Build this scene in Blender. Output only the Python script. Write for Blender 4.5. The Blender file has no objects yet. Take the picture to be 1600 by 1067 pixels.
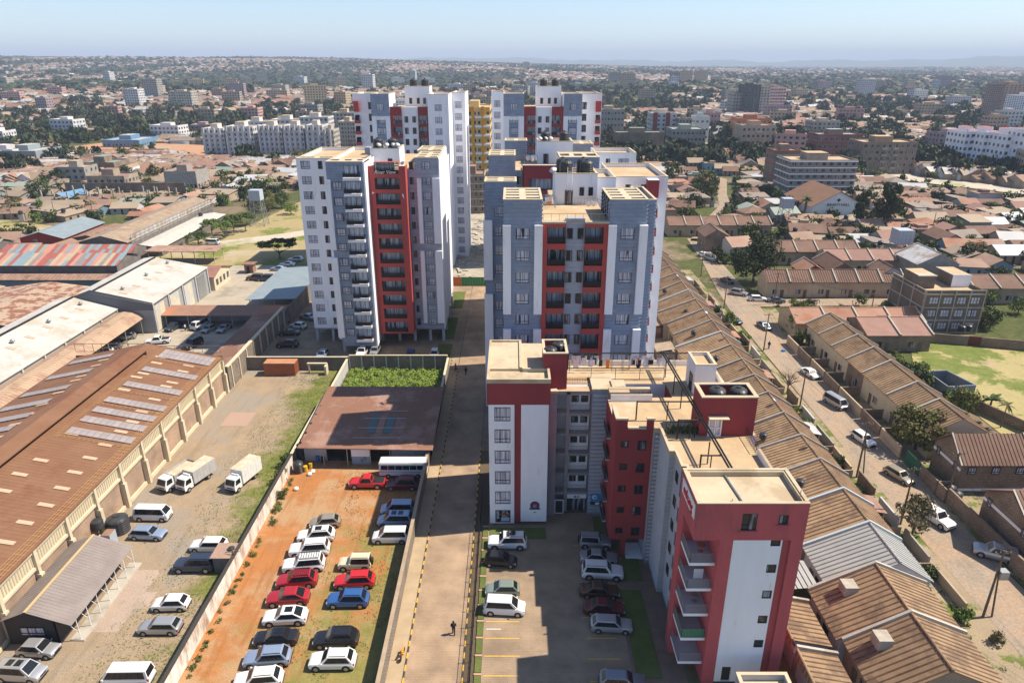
import bpy, math, random
from math import sin, cos, pi, radians, atan, atan2, sqrt
from mathutils import Vector, noise as mnoise
R = random.Random(7)
scene = bpy.context.scene
COL = scene.collection

# ------------------------------------------------------------ camera, sky, sun, exposure
F_, CX, CY, H = 1085.0, 800.0, 533.5, 57.0
PITCH = atan((CY - 100.0) / F_)
SP, CP = sin(PITCH), cos(PITCH)
cam = bpy.data.objects.new('camera', bpy.data.cameras.new('camera'))
COL.objects.link(cam); scene.camera = cam
cam.location = (0, 0, H)
cam.rotation_euler = (pi/2 - PITCH, 0, 0)
cam.data.sensor_width = 36.0
cam.data.lens = 36.0 * F_ / 1600.0
cam.data.clip_start = 1.0
cam.data.clip_end = 60000.0

SUN_EL, SUN_AZ = radians(53.0), radians(9.0)      # azimuth measured from +X towards +Y
sdir = Vector((cos(SUN_EL)*cos(SUN_AZ), cos(SUN_EL)*sin(SUN_AZ), sin(SUN_EL)))
world = bpy.data.worlds.new("World"); scene.world = world
world.use_nodes = True
wn = world.node_tree; wn.nodes.clear()
wo = wn.nodes.new('ShaderNodeOutputWorld'); wb = wn.nodes.new('ShaderNodeBackground')
sk = wn.nodes.new('ShaderNodeTexSky'); sk.sky_type = 'NISHITA'; sk.sun_disc = False
sk.sun_elevation = SUN_EL; sk.sun_rotation = pi/2 - SUN_AZ
sk.altitude = 1600; sk.air_density = 1.0; sk.dust_density = 1.2; sk.ozone_density = 2.0
wn.links.new(sk.outputs[0], wb.inputs[0]); wb.inputs[1].default_value = 0.082
wn.links.new(wb.outputs[0], wo.inputs[0])
sun = bpy.data.objects.new('sun', bpy.data.lights.new('sun', 'SUN'))
COL.objects.link(sun)
sun.data.energy = 3.9; sun.data.angle = radians(0.5); sun.data.color = (1.0, 0.885, 0.72)
sun.rotation_euler = sdir.to_track_quat('Z', 'Y').to_euler()
sun.location = (60, 40, 120)
scene.view_settings.view_transform = 'Standard'
scene.view_settings.look = 'None'
scene.view_settings.exposure = 1.08
scene.view_settings.gamma = 1
scene.view_settings.use_curve_mapping = False
cy = scene.cycles
cy.max_bounces = 6; cy.diffuse_bounces = 3; cy.glossy_bounces = 2; cy.transmission_bounces = 2
cy.transparent_max_bounces = 6; cy.volume_bounces = 0
cy.use_denoising = True
cy.caustics_reflective = False; cy.caustics_refractive = False

# ------------------------------------------------------------ geometry helpers
def at(px, py, z=0.0):
    """the place at height z that the camera sees in pixel px, py of the 1600 px photograph"""
    a = (px - CX)/F_; v = -(py - CY)/F_
    dy = CP + v*SP; dz = -SP + v*CP
    t = (z - H)/dz
    return (a*t, dy*t, z)
def fx(px, Y, z):
    return (px - CX)/F_*(Y*CP - (z - H)*SP)
def zy(py, Y):
    v = -(py - CY)/F_
    return H + (-SP + v*CP)*Y/(CP + v*SP)

class M:
    def __init__(s): s.v = []; s.f = []; s.m = []; s.sm = False
    def poly(s, pts, mi=0):
        n = len(s.v); s.v.extend(pts); s.f.append(tuple(range(n, n+len(pts)))); s.m.append(mi); return s
    def box(s, x0, x1, y0, y1, z0, z1, mi=0, top=None, skip=''):
        if x0 > x1: x0, x1 = x1, x0
        if y0 > y1: y0, y1 = y1, y0
        n = len(s.v)
        s.v.extend([(x0,y0,z0),(x1,y0,z0),(x1,y1,z0),(x0,y1,z0),(x0,y0,z1),(x1,y0,z1),(x1,y1,z1),(x0,y1,z1)])
        for k, q in (('b',(0,3,2,1)),('t',(4,5,6,7)),('f',(0,1,5,4)),('r',(1,2,6,5)),('k',(2,3,7,6)),('l',(3,0,4,7))):
            if k in skip: continue
            s.f.append(tuple(n+i for i in q)); s.m.append(top if (k == 't' and top is not None) else mi)
        return s
    def obox(s, c, u, w, n_, hu, hw, z0, z1, mi=0):
        """box with centre c (x, y), unit dir u (x, y), half sizes hu along u and hw across"""
        px, py = -u[1], u[0]; k = len(s.v)
        for z in (z0, z1):
            for a, b in ((-1,-1),(1,-1),(1,1),(-1,1)):
                s.v.append((c[0]+u[0]*hu*a+px*hw*b, c[1]+u[1]*hu*a+py*hw*b, z))
        for q in ((0,3,2,1),(4,5,6,7),(0,1,5,4),(1,2,6,5),(2,3,7,6),(3,0,4,7)):
            s.f.append(tuple(k+i for i in q)); s.m.append(mi)
        return s
    def prism(s, pts, z0, z1, mi=0, top=None):
        n = len(s.v); k = len(pts)
        s.v.extend([(x, y, z0) for x, y in pts]); s.v.extend([(x, y, z1) for x, y in pts])
        s.f.append(tuple(range(n+k, n+2*k))); s.m.append(mi if top is None else top)
        s.f.append(tuple(reversed(range(n, n+k)))); s.m.append(mi)
        for i in range(k):
            j = (i+1) % k; s.f.append((n+i, n+j, n+k+j, n+k+i)); s.m.append(mi)
        return s
    def bar(s, a, b, r=0.05, n=6, mi=0, r2=None):
        a = Vector(a); b = Vector(b); d = b - a
        if d.length < 1e-6: return s
        q = d.to_track_quat('Z', 'Y'); k = len(s.v); r2 = r if r2 is None else r2
        for c, rr in ((a, r), (b, r2)):
            for i in range(n):
                t = 2*pi*i/n + pi/n
                p = c + q @ Vector((rr*cos(t), rr*sin(t), 0)); s.v.append(tuple(p))
        for i in range(n):
            j = (i+1) % n; s.f.append((k+i, k+j, k+n+j, k+n+i)); s.m.append(mi)
        s.f.append(tuple(range(k+n, k+2*n))); s.m.append(mi)
        s.f.append(tuple(reversed(range(k, k+n)))); s.m.append(mi)
        return s
    def lathe(s, c, prof, n=14, mi=0, ax='z'):
        k = len(s.v)
        for r, h in prof:
            for i in range(n):
                t = 2*pi*i/n
                if ax == 'z': s.v.append((c[0]+r*cos(t), c[1]+r*sin(t), c[2]+h))
                elif ax == 'y': s.v.append((c[0]+r*cos(t), c[1]+h, c[2]+r*sin(t)))
        for q in range(len(prof)-1):
            for i in range(n):
                j = (i+1) % n
                s.f.append((k+q*n+i, k+q*n+j, k+(q+1)*n+j, k+(q+1)*n+i)); s.m.append(mi)
        s.f.append(tuple(k+(len(prof)-1)*n+i for i in range(n))); s.m.append(mi)
        s.f.append(tuple(k+i for i in reversed(range(n)))); s.m.append(mi)
        return s
    def gable(s, x0, x1, y0, y1, ze, zr, axis='y', roof=0, wall=1, ov=0.4, th=0.14, ridge=0.5, walls=True, z0=0.0):
        """gable roof (ridge along axis) with thickness, and the walls below it"""
        if walls: s.box(x0, x1, y0, y1, z0, ze, wall)
        if axis == 'y':
            xr = x0 + (x1-x0)*ridge; A = lambda u, v, z: (u, v, z); a0, a1, b0, b1 = x0, x1, y0, y1
        else:
            xr = y0 + (y1-y0)*ridge; A = lambda u, v, z: (v, u, z); a0, a1, b0, b1 = y0, y1, x0, x1
        sl = (zr-ze)/max(.1, (xr-a0)); sr = (zr-ze)/max(.1, (a1-xr))
        if walls:
            for b in (b0, b1): s.poly([A(a0,b,ze), A(a1,b,ze), A(xr,b,zr)], wall)
        L, Rr = (a0-ov, ze-ov*sl), (a1+ov, ze-ov*sr)
        for (e, ez) in (L, Rr):
            p = [A(e,b0-ov,ez), A(e,b1+ov,ez), A(xr,b1+ov,zr), A(xr,b0-ov,zr)]
            q = [(v[0],v[1],v[2]+th) for v in p]
            s.poly(q, roof); s.poly(list(reversed(p)), roof)
            for i in range(4):
                j = (i+1) % 4; s.poly([p[i], p[j], q[j], q[i]], roof)
        return s
    def hip(s, x0, x1, y0, y1, ze, zr, mi=0, ov=0.4):
        x0 -= ov; x1 += ov; y0 -= ov; y1 += ov
        w, d = x1-x0, y1-y0
        if w > d: a, b = (x0+d/2, (y0+y1)/2, zr), (x1-d/2, (y0+y1)/2, zr)
        else: a, b = ((x0+x1)/2, y0+w/2, zr), ((x0+x1)/2, y1-w/2, zr)
        c = [(x0,y0,ze),(x1,y0,ze),(x1,y1,ze),(x0,y1,ze)]
        if w > d:
            s.poly([c[0],c[1],b,a],mi); s.poly([c[1],c[2],b],mi); s.poly([c[2],c[3],a,b],mi); s.poly([c[3],c[0],a],mi)
        else:
            s.poly([c[0],c[1],a],mi); s.poly([c[1],c[2],b,a],mi); s.poly([c[2],c[3],b],mi); s.poly([c[3],c[0],a,b],mi)
        s.poly(list(reversed(c)), mi)
        return s
    def mesh(s, name, mats, off=(0,0,0)):
        me = bpy.data.meshes.new(name)
        vs = s.v if off == (0,0,0) else [(a-off[0], b-off[1], c-off[2]) for a, b, c in s.v]
        me.from_pydata(vs, [], s.f)
        for m_ in (mats if isinstance(mats, (list, tuple)) else [mats]): me.materials.append(m_)
        if any(s.m): me.polygons.foreach_set('material_index', s.m)
        if s.sm: me.polygons.foreach_set('use_smooth', [True]*len(s.f))
        me.update(); return me
    def obj(s, name, mats, parent=None, world=True, kind=None, label=None):
        off = tuple(parent['_o']) if (parent is not None and world and '_o' in parent) else (0,0,0)
        return link(name, s.mesh(name, mats, off), parent, kind=kind, label=label)

def link(name, me, parent=None, loc=(0,0,0), rz=0.0, kind=None, label=None):
    o = bpy.data.objects.new(name, me); COL.objects.link(o)
    o.location = loc
    if rz: o.rotation_euler = (0, 0, rz)
    if parent is not None: o.parent = parent
    if kind: o['kind'] = kind
    if label: o['label'] = label
    return o
THINGS = []
def thing(name, label, cat, loc=(0,0,0), group=None, rz=0.0, me=None):
    o = bpy.data.objects.new(name, me); COL.objects.link(o)
    o.location = loc; o.rotation_euler = (0, 0, rz)
    o['label'] = label; o['category'] = cat; o['_o'] = tuple(float(c) for c in loc)
    if group: o['group'] = group
    THINGS.append(o)
    return o
def sub(parent, name, me, wloc, rz=0.0, label=None, kind=None):
    """link a shared mesh as a child, at a world place, of a thing that has no rotation"""
    p = tuple(parent['_o']) if '_o' in parent else (0,0,0)
    return link(name, me, parent, (wloc[0]-p[0], wloc[1]-p[1], wloc[2]-p[2]), rz, kind, label)
def clone(t, loc, rz=0.0, label=None, group=None, swap=None):
    r = t.copy(); COL.objects.link(r); r.location = loc; r.rotation_euler = (0, 0, rz)
    if label: r['label'] = label
    if group: r['group'] = group
    for ch in t.children:
        c = ch.copy(); COL.objects.link(c); c.parent = r
        for g in ch.children:
            d = g.copy(); COL.objects.link(d); d.parent = c
    return r

# ------------------------------------------------------------ materials
MATS = {}
def mat(name, c1, c2=None, rough=0.8, scale=1.0, metal=0.0, bump=0.0, kind='noise', c3=None, s3=0.15, obrand=0.0,
        stretch=(1,1,1), lo=0.35, hi=0.65, spec=0.3, wscale=3.0, detail=4.0, lo3=0.5, hi3=0.62, bands=None, coat=0.0):
    if name in MATS: return MATS[name]
    m = bpy.data.materials.new(name); m.use_nodes = True
    nt = m.node_tree; nd = nt.nodes; lk = nt.links
    b = nd['Principled BSDF']; b.inputs['Roughness'].default_value = rough
    b.inputs['Metallic'].default_value = metal
    b.inputs['Specular IOR Level'].default_value = spec
    if coat: b.inputs['Coat Weight'].default_value = coat; b.inputs['Coat Roughness'].default_value = 0.08
    c1 = tuple(c1) + (1,)
    if c2 is None and not obrand:
        b.inputs['Base Color'].default_value = c1
        MATS[name] = m; return m
    c2 = tuple(c2 if c2 is not None else c1[:3]) + (1,)
    tc = nd.new('ShaderNodeTexCoord'); mp = nd.new('ShaderNodeMapping'); mp.inputs['Scale'].default_value = stretch
    g = nd.new('ShaderNodeNewGeometry')
    if kind == 'world': lk.new(g.outputs['Position'], mp.inputs[0])
    else: lk.new(tc.outputs['Object'], mp.inputs[0])
    no = nd.new('ShaderNodeTexNoise'); no.inputs['Scale'].default_value = scale; no.inputs['Detail'].default_value = detail
    no.inputs['Roughness'].default_value = 0.65
    lk.new(mp.outputs[0], no.inputs['Vector'])
    mr = nd.new('ShaderNodeMapRange'); mr.inputs[1].default_value = lo; mr.inputs[2].default_value = hi
    lk.new(no.outputs[0], mr.inputs[0])
    mx = nd.new('ShaderNodeMix'); mx.data_type = 'RGBA'
    mx.inputs[6].default_value = c1; mx.inputs[7].default_value = c2
    lk.new(mr.outputs[0], mx.inputs[0]); out = mx.outputs[2]
    if c3 is not None:
        n3 = nd.new('ShaderNodeTexNoise'); n3.inputs['Scale'].default_value = s3; n3.inputs['Detail'].default_value = 5
        n3.inputs['Roughness'].default_value = 0.7
        lk.new(mp.outputs[0], n3.inputs['Vector'])
        m3 = nd.new('ShaderNodeMapRange'); m3.inputs[1].default_value = lo3; m3.inputs[2].default_value = hi3
        lk.new(n3.outputs[0], m3.inputs[0])
        x3 = nd.new('ShaderNodeMix'); x3.data_type = 'RGBA'; x3.inputs[7].default_value = tuple(c3) + (1,)
        lk.new(m3.outputs[0], x3.inputs[0]); lk.new(out, x3.inputs[6]); out = x3.outputs[2]
    if bands:                                   # (scale, axis, colour, strength): fine printed or woven lines of the stuff itself
        wv = nd.new('ShaderNodeTexWave'); wv.wave_type = 'BANDS'; wv.bands_direction = bands[1]
        wv.inputs['Scale'].default_value = bands[0]; wv.inputs['Distortion'].default_value = 0.3
        lk.new(mp.outputs[0], wv.inputs['Vector'])
        mm = nd.new('ShaderNodeMath'); mm.operation = 'MULTIPLY'; mm.inputs[1].default_value = bands[3]
        lk.new(wv.outputs[0], mm.inputs[0])
        x4 = nd.new('ShaderNodeMix'); x4.data_type = 'RGBA'; x4.inputs[7].default_value = tuple(bands[2]) + (1,)
        lk.new(mm.outputs[0], x4.inputs[0]); lk.new(out, x4.inputs[6]); out = x4.outputs[2]
    if obrand:
        oi = nd.new('ShaderNodeObjectInfo'); hs = nd.new('ShaderNodeHueSaturation')
        r1 = nd.new('ShaderNodeMapRange'); r1.inputs[3].default_value = 1-obrand; r1.inputs[4].default_value = 1+obrand
        lk.new(oi.outputs['Random'], r1.inputs[0]); lk.new(r1.outputs[0], hs.inputs['Value'])
        lk.new(out, hs.inputs['Color']); out = hs.outputs[0]
    lk.new(out, b.inputs['Base Color'])
    if bump:
        bp = nd.new('ShaderNodeBump'); bp.inputs['Strength'].default_value = bump; bp.inputs['Distance'].default_value = 0.05
        nb = nd.new('ShaderNodeTexNoise'); nb.inputs['Scale'].default_value = scale*6; nb.inputs['Detail'].default_value = 3
        lk.new(mp.outputs[0], nb.inputs['Vector'])
        lk.new(nb.outputs[0], bp.inputs['Height']); lk.new(bp.outputs[0], b.inputs['Normal'])
    MATS[name] = m; return m
def brickmat(name, c1, c2, mortar, bw=0.4, bh=0.2, rough=0.9, ax='xz', ms=0.02):
    m = bpy.data.materials.new(name); m.use_nodes = True
    nt = m.node_tree; nd = nt.nodes; lk = nt.links; b = nd['Principled BSDF']; b.inputs['Roughness'].default_value = rough
    g = nd.new('ShaderNodeNewGeometry'); sx = nd.new('ShaderNodeSeparateXYZ'); cb = nd.new('ShaderNodeCombineXYZ')
    lk.new(g.outputs['Position'], sx.inputs[0])
    if ax == 'xy':
        lk.new(sx.outputs[0], cb.inputs[0]); lk.new(sx.outputs[1], cb.inputs[1])
    else:
        ad = nd.new('ShaderNodeMath'); ad.operation = 'ADD'
        lk.new(sx.outputs[0], ad.inputs[0]); lk.new(sx.outputs[1], ad.inputs[1])
        lk.new(ad.outputs[0], cb.inputs[0]); lk.new(sx.outputs[2], cb.inputs[1])
    br = nd.new('ShaderNodeTexBrick'); br.inputs['Scale'].default_value = 1.0
    br.inputs['Brick Width'].default_value = bw; br.inputs['Row Height'].default_value = bh
    br.inputs['Mortar Size'].default_value = ms
    br.inputs['Color1'].default_value = tuple(c1)+(1,); br.inputs['Color2'].default_value = tuple(c2)+(1,)
    br.inputs['Mortar'].default_value = tuple(mortar)+(1,)
    lk.new(cb.outputs[0], br.inputs['Vector'])
    no = nd.new('ShaderNodeTexNoise'); no.inputs['Scale'].default_value = 0.35; no.inputs['Detail'].default_value = 6
    lk.new(g.outputs['Position'], no.inputs['Vector'])
    mr = nd.new('ShaderNodeMapRange'); mr.inputs[1].default_value = .3; mr.inputs[2].default_value = .7
    mr.inputs[3].default_value = .72; mr.inputs[4].default_value = 1.22
    lk.new(no.outputs[0], mr.inputs[0])
    hs = nd.new('ShaderNodeHueSaturation'); lk.new(br.outputs[0], hs.inputs['Color']); lk.new(mr.outputs[0], hs.inputs['Value'])
    n2 = nd.new('ShaderNodeTexNoise'); n2.inputs['Scale'].default_value = 0.8; n2.inputs['Detail'].default_value = 7; n2.inputs['Roughness'].default_value = .75
    lk.new(g.outputs['Position'], n2.inputs['Vector'])
    m2 = nd.new('ShaderNodeMapRange'); m2.inputs[1].default_value = .55; m2.inputs[2].default_value = .72; m2.inputs[4].default_value = .55; lk.new(n2.outputs[0], m2.inputs[0])
    x2 = nd.new('ShaderNodeMix'); x2.data_type = 'RGBA'; x2.inputs[7].default_value = tuple(c*.45 for c in c1)+(1,); lk.new(m2.outputs[0], x2.inputs[0]); lk.new(hs.outputs[0], x2.inputs[6])
    lk.new(x2.outputs[2], b.inputs['Base Color']); MATS[name] = m; return m

WHITE = mat('white_plaster', (.84,.85,.90), (.78,.78,.82), .85, 0.5, stretch=(1,1,.25), c3=(.58,.55,.50), s3=.7, lo3=.58, hi3=.8)
CREAM = mat('cream_coping', (.54,.46,.33), (.46,.39,.28), .9, .8)
MAUVE = mat('mauve_grey_plaster', (.27,.25,.28), (.23,.22,.25), .85, .6)
LGREY = mat('pale_grey_plaster', (.46,.46,.48), (.40,.40,.42), .85, .6)
LOUV = mat('blue_grey_cladding', (.27,.32,.42), (.215,.26,.35), .6, .8, c3=(.30,.31,.34), s3=.25, lo3=.5, hi3=.8)
LOUVW = mat('weathered_grey_cladding', (.37,.40,.47), (.26,.295,.365), .7, .7, stretch=(.5,.5,2), c3=(.36,.33,.33), s3=.35, lo3=.5, hi3=.8)
RED = mat('wine_red_plaster', (.29,.045,.048), (.25,.038,.042), .8, .5, stretch=(1,1,.3), c3=(.22,.05,.05), s3=.6, lo3=.5, hi3=.75)
REDB = mat('brick_red_plaster', (.44,.070,.062), (.37,.060,.055), .8, .5, stretch=(1,1,.3), c3=(.33,.085,.075), s3=.5, lo3=.5, hi3=.75)
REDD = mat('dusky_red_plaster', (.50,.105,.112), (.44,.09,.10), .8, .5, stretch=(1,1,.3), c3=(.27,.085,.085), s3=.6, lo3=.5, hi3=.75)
ROOFC = mat('tan_roof_screed', (.47,.345,.205), (.38,.275,.165), .95, .5, c3=(.50,.40,.28), s3=.25)
ROOFW = mat('pale_roof_screed', (.52,.435,.31), (.45,.37,.26), .95, .35, c3=(.38,.30,.20), s3=.2)
DARK = mat('dark_void', (.015,.015,.018), rough=.6)
FRAME = mat('bronze_window_frame', (.035,.028,.026), rough=.5)
RAIL = mat('black_railing', (.02,.02,.022), rough=.4, metal=.3)
STEEL = mat('galvanised_steel', (.38,.39,.40), (.30,.31,.32), .45, 2, metal=.6)
TANKM = mat('black_tank_plastic', (.03,.032,.036), (.05,.052,.056), .38, 1.5)
CONC = mat('grey_concrete', (.34,.32,.29), (.26,.245,.22), .9, .6, bump=.2)
CONCL = mat('light_concrete', (.46,.43,.37), (.38,.35,.30), .9, .5, c3=(.30,.27,.22), s3=.2)
YEL = mat('yellow_road_paint', (.70,.42,.03), (.50,.33,.08), .7, 3, c3=(.3,.26,.2), s3=2.5, lo3=.55, hi3=.7)
WPAINT = mat('white_road_paint', (.62,.60,.56), rough=.7)
BLACKP = mat('black_kerb_paint', (.05,.05,.05), rough=.7)
RUST = mat('rusty_sheet', (.25,.15,.11), (.33,.225,.165), .75, .7, c3=(.20,.10,.065), s3=.25, obrand=.16, stretch=(1,1,1))
WOOD = mat('weathered_wood', (.16,.12,.085), (.11,.08,.06), .9, 2)
GREENP = mat('green_paint', (.03,.20,.07), rough=.6)
BLUEP = mat('blue_paint', (.03,.18,.45), (.05,.25,.5), .6, 1)

def glassmat(name, dark, curtain, amt, cloth=(.55,.57,.66)):
    m = bpy.data.materials.new(name); m.use_nodes = True
    nt = m.node_tree; nd = nt.nodes; lk = nt.links; b = nd['Principled BSDF']
    b.inputs['Roughness'].default_value = 0.12; b.inputs['Specular IOR Level'].default_value = 0.6
    tc = nd.new('ShaderNodeTexCoord'); oi = nd.new('ShaderNodeObjectInfo')
    ad = nd.new('ShaderNodeVectorMath'); ad.operation = 'ADD'
    mu = nd.new('ShaderNodeMath'); mu.operation = 'MULTIPLY'; mu.inputs[1].default_value = 57.0
    lk.new(oi.outputs['Random'], mu.inputs[0])
    cb = nd.new('ShaderNodeCombineXYZ'); lk.new(mu.outputs[0], cb.inputs[0]); lk.new(mu.outputs[0], cb.inputs[1])
    lk.new(tc.outputs['Object'], ad.inputs[0]); lk.new(cb.outputs[0], ad.inputs[1])
    mp = nd.new('ShaderNodeMapping'); mp.inputs['Scale'].default_value = (1.6, 1.6, .12); lk.new(ad.outputs[0], mp.inputs[0])
    no = nd.new('ShaderNodeTexNoise'); no.inputs['Scale'].default_value = 1.0; no.inputs['Detail'].default_value = 1; lk.new(mp.outputs[0], no.inputs[0])
    st = nd.new('ShaderNodeMapRange'); st.inputs[1].default_value = .56-amt*.25; st.inputs[2].default_value = .60-amt*.25
    lk.new(no.outputs[0], st.inputs[0])
    mp2 = nd.new('ShaderNodeMapping'); mp2.inputs['Scale'].default_value = (9, 9, .3); lk.new(ad.outputs[0], mp2.inputs[0])
    n2 = nd.new('ShaderNodeTexNoise'); n2.inputs['Scale'].default_value = 1.0; n2.inputs['Detail'].default_value = 1; lk.new(mp2.outputs[0], n2.inputs[0])
    cx = nd.new('ShaderNodeMix'); cx.data_type = 'RGBA'
    cx.inputs[6].default_value = tuple(c*.45 for c in cloth)+(1,); cx.inputs[7].default_value = tuple(cloth)+(1,)
    m2 = nd.new('ShaderNodeMapRange'); m2.inputs[1].default_value = .35; m2.inputs[2].default_value = .6
    lk.new(n2.outputs[0], m2.inputs[0]); lk.new(m2.outputs[0], cx.inputs[0])
    mx = nd.new('ShaderNodeMix'); mx.data_type = 'RGBA'; mx.inputs[6].default_value = tuple(dark)+(1,)
    ml = nd.new('ShaderNodeMath'); ml.operation = 'MULTIPLY'; ml.inputs[1].default_value = curtain
    lk.new(st.outputs[0], ml.inputs[0]); lk.new(ml.outputs[0], mx.inputs[0]); lk.new(cx.outputs[2], mx.inputs[7])
    lk.new(mx.outputs[2], b.inputs['Base Color'])
    MATS[name] = m; return m
GLASS = glassmat('window_glass', (.03,.035,.045), .9, 1.0, (.66,.69,.82))
GLASSD = glassmat('dark_window_glass', (.02,.024,.03), .5, .1)
GLASSB = glassmat('door_glass', (.025,.05,.06), .9, .95, (.58,.66,.78))
CARGLASS = mat('car_glass', (.012,.014,.017), rough=.1, spec=.5)

# ------------------------------------------------------------ wall sheets with real openings, cladding, windows
def P3(face, u, v, d, c):
    """face f: front, normal -Y, u = x, plane y = c; l: normal -X, u = y, plane x = c; r: normal +X. d = outward distance"""
    if face == 'f': return (u, c-d, v)
    if face == 'k': return (u, c+d, v)
    if face == 'l': return (c-d, u, v)
    return (c+d, u, v)
def sheet(m, face, c, u0, u1, v0, v1, holes=(), depth=.18, mi=0, rmi=None):
    us = sorted({u0, u1, *[a for h in holes for a in (h[0], h[1]) if u0 < a < u1]})
    vs = sorted({v0, v1, *[a for h in holes for a in (h[2], h[3]) if v0 < a < v1]})
    for i in range(len(us)-1):
        run = None
        for j in range(len(vs)-1):
            uc, vc = (us[i]+us[i+1])/2, (vs[j]+vs[j+1])/2
            if any(h[0] < uc < h[1] and h[2] < vc < h[3] for h in holes):
                if run is not None:
                    m.poly([P3(face,us[i],run,0,c), P3(face,us[i+1],run,0,c), P3(face,us[i+1],vs[j],0,c), P3(face,us[i],vs[j],0,c)], mi); run = None
            elif run is None: run = vs[j]
        if run is not None:
            m.poly([P3(face,us[i],run,0,c), P3(face,us[i+1],run,0,c), P3(face,us[i+1],v1,0,c), P3(face,us[i],v1,0,c)], mi)
    r = mi if rmi is None else rmi
    for h in holes:
        a, b, e, f = h[:4]; dd = h[4] if len(h) > 4 else depth
        for (p, q) in (((a,e),(b,e)), ((b,e),(b,f)), ((b,f),(a,f)), ((a,f),(a,e))):
            m.poly([P3(face,p[0],p[1],0,c), P3(face,q[0],q[1],0,c), P3(face,q[0],q[1],-dd,c), P3(face,p[0],p[1],-dd,c)], r)
def slats(m, face, c, u0, u1, v0, v1, holes=(), pitch=.5, hgt=.3, d=.07, mi=0):
    v = v0 + .02
    while v + hgt < v1:
        segs = [(u0, u1)]
        for h in holes:
            if h[2] < v + hgt and h[3] > v:
                ns = []
                for a, b in segs:
                    if h[0] >= b or h[1] <= a: ns.append((a, b)); continue
                    if h[0] > a: ns.append((a, h[0]))
                    if h[1] < b: ns.append((h[1], b))
                segs = ns
        for a, b in segs:
            if b - a < .05: continue
            lo, hi = v, v + hgt
            p = [P3(face,a,lo,0,c), P3(face,b,lo,0,c), P3(face,b,lo+.06,d,c), P3(face,a,lo+.06,d,c)]
            q = [P3(face,a,hi-.06,d,c), P3(face,b,hi-.06,d,c), P3(face,b,hi,0,c), P3(face,a,hi,0,c)]
            m.poly(p, mi); m.poly([p[3], p[2], q[1], q[0]], mi); m.poly(q, mi)
        v += pitch
WCACHE = {}
def winmesh(w, h, style):
    k = (round(w, 1), round(h, 1), style)
    if k in WCACHE: return WCACHE[k]
    w, h = k[0]+.001, k[1]+.001
    f = M(); t = .07; d = .10
    f.box(-w/2, w/2, -d, .02, 0, t); f.box(-w/2, w/2, -d, .02, h-t, h)
    f.box(-w/2, -w/2+t, -d, .02, t, h-t); f.box(w/2-t, w/2, -d, .02, t, h-t)
    if style == 'std':
        f.box(-w/6-.03, -w/6+.03, -d, .02, t, h-t); f.box(-w/2+t, -w/6-.03, -d, .015, h*.28, h*.28+.06); f.box(-w/6+.03, w/2-t, -d, .015, h*.28, h*.28+.06)
        f.box(w/6-.02, w/6+.02, -d+.01, .015, h*.28+.06, h-t)
    elif style == 'nar':
        f.box(-.03, .03, -d, .02, t, h-t); f.box(-w/2+t, -.03, -d, .015, h*.28, h*.28+.06)
    elif style == 'door':
        n = max(2, int(w/.75))
        for i in range(1, n): f.box(-w/2+w*i/n-.03, -w/2+w*i/n+.03, -d, .02, t, h-t)
    elif style == 'grid':
        for i in (1, 2): f.box(-w/2+w*i/3-.025, -w/2+w*i/3+.025, -d, .02, t, h-t)
        f.box(-w/2+t, w/2-t, -d, .015, h*.5-.02, h*.5+.02)
    p = M(); p.box(-w/2+.02, w/2-.02, -.04, .01, .02, h-.02)
    WCACHE[k] = (f.mesh('window', FRAME), p.mesh('pane', {'std': GLASS, 'nar': GLASSD, 'door': GLASSB, 'grid': GLASS, 'dark': GLASSD}[style]))
    return WCACHE[k]
RZ = {'f': 0.0, 'k': pi, 'l': -pi/2, 'r': pi/2}
def window(T, face, c, u, v0, w, h, style='std', inset=.14, name='window'):
    f, p = winmesh(w, h, style)
    wl = P3(face, u, v0, -inset, c)
    o = sub(T, name, f, wl, RZ[face])
    link('pane', p, o)
    return o
def railing(m, pts, z, h=1.0, step=.35, r=.02, mi=0):
    for (a, b) in zip(pts[:-1], pts[1:]):
        L = math.dist(a, b); n = max(1, int(L/step))
        m.bar((a[0],a[1],z+h), (b[0],b[1],z+h), r*1.4, 4, mi)
        m.bar((a[0],a[1],z+.1), (b[0],b[1],z+.1), r, 4, mi)
        for i in range(n+1):
            t = i/n; x, y = a[0]+(b[0]-a[0])*t, a[1]+(b[1]-a[1])*t
            m.bar((x,y,z), (x,y,z+h), r, 4, mi)

# ============================================================ THE TOWER BLOCKS
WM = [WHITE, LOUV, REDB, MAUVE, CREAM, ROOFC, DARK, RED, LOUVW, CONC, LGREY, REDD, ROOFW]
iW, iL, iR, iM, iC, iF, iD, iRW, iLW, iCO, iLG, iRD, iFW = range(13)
def rect_sheet_mass(W, x0, x1, y0, y1, z0, z1, mi, top=iF, skip='f', rim=True, deck=.7):
    """walls of a mass; the skipped sides are filled by window bays; a roof deck sits behind a parapet"""
    W.box(x0, x1, y0, y1, z0, z1-deck if rim else z1, mi, top=top, skip=skip)
    if rim:
        for q in 'frkl':
            if q == 'f': b = (x0, x1, y0, y0+.25)
            elif q == 'k': b = (x0, x1, y1-.25, y1)
            elif q == 'l': b = (x0, x0+.25, y0+.25, y1-.25)
            else: b = (x1-.25, x1, y0+.25, y1-.25)
            W.box(*b, z1-deck, z1-.08, mi, skip='f' if (q == 'f' and 'f' in skip) else '')
        W.box(x0-.05, x1+.05, y0-.05, y0+.3, z1-.078, z1+.05, iC); W.box(x0-.05, x1+.05, y1-.3, y1+.05, z1-.078, z1+.05, iC)
        W.box(x0-.05, x0+.3, y0+.3, y1-.3, z1-.078, z1+.05, iC); W.box(x1-.3, x1+.05, y0+.3, y1-.3, z1-.078, z1+.05, iC)
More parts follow.
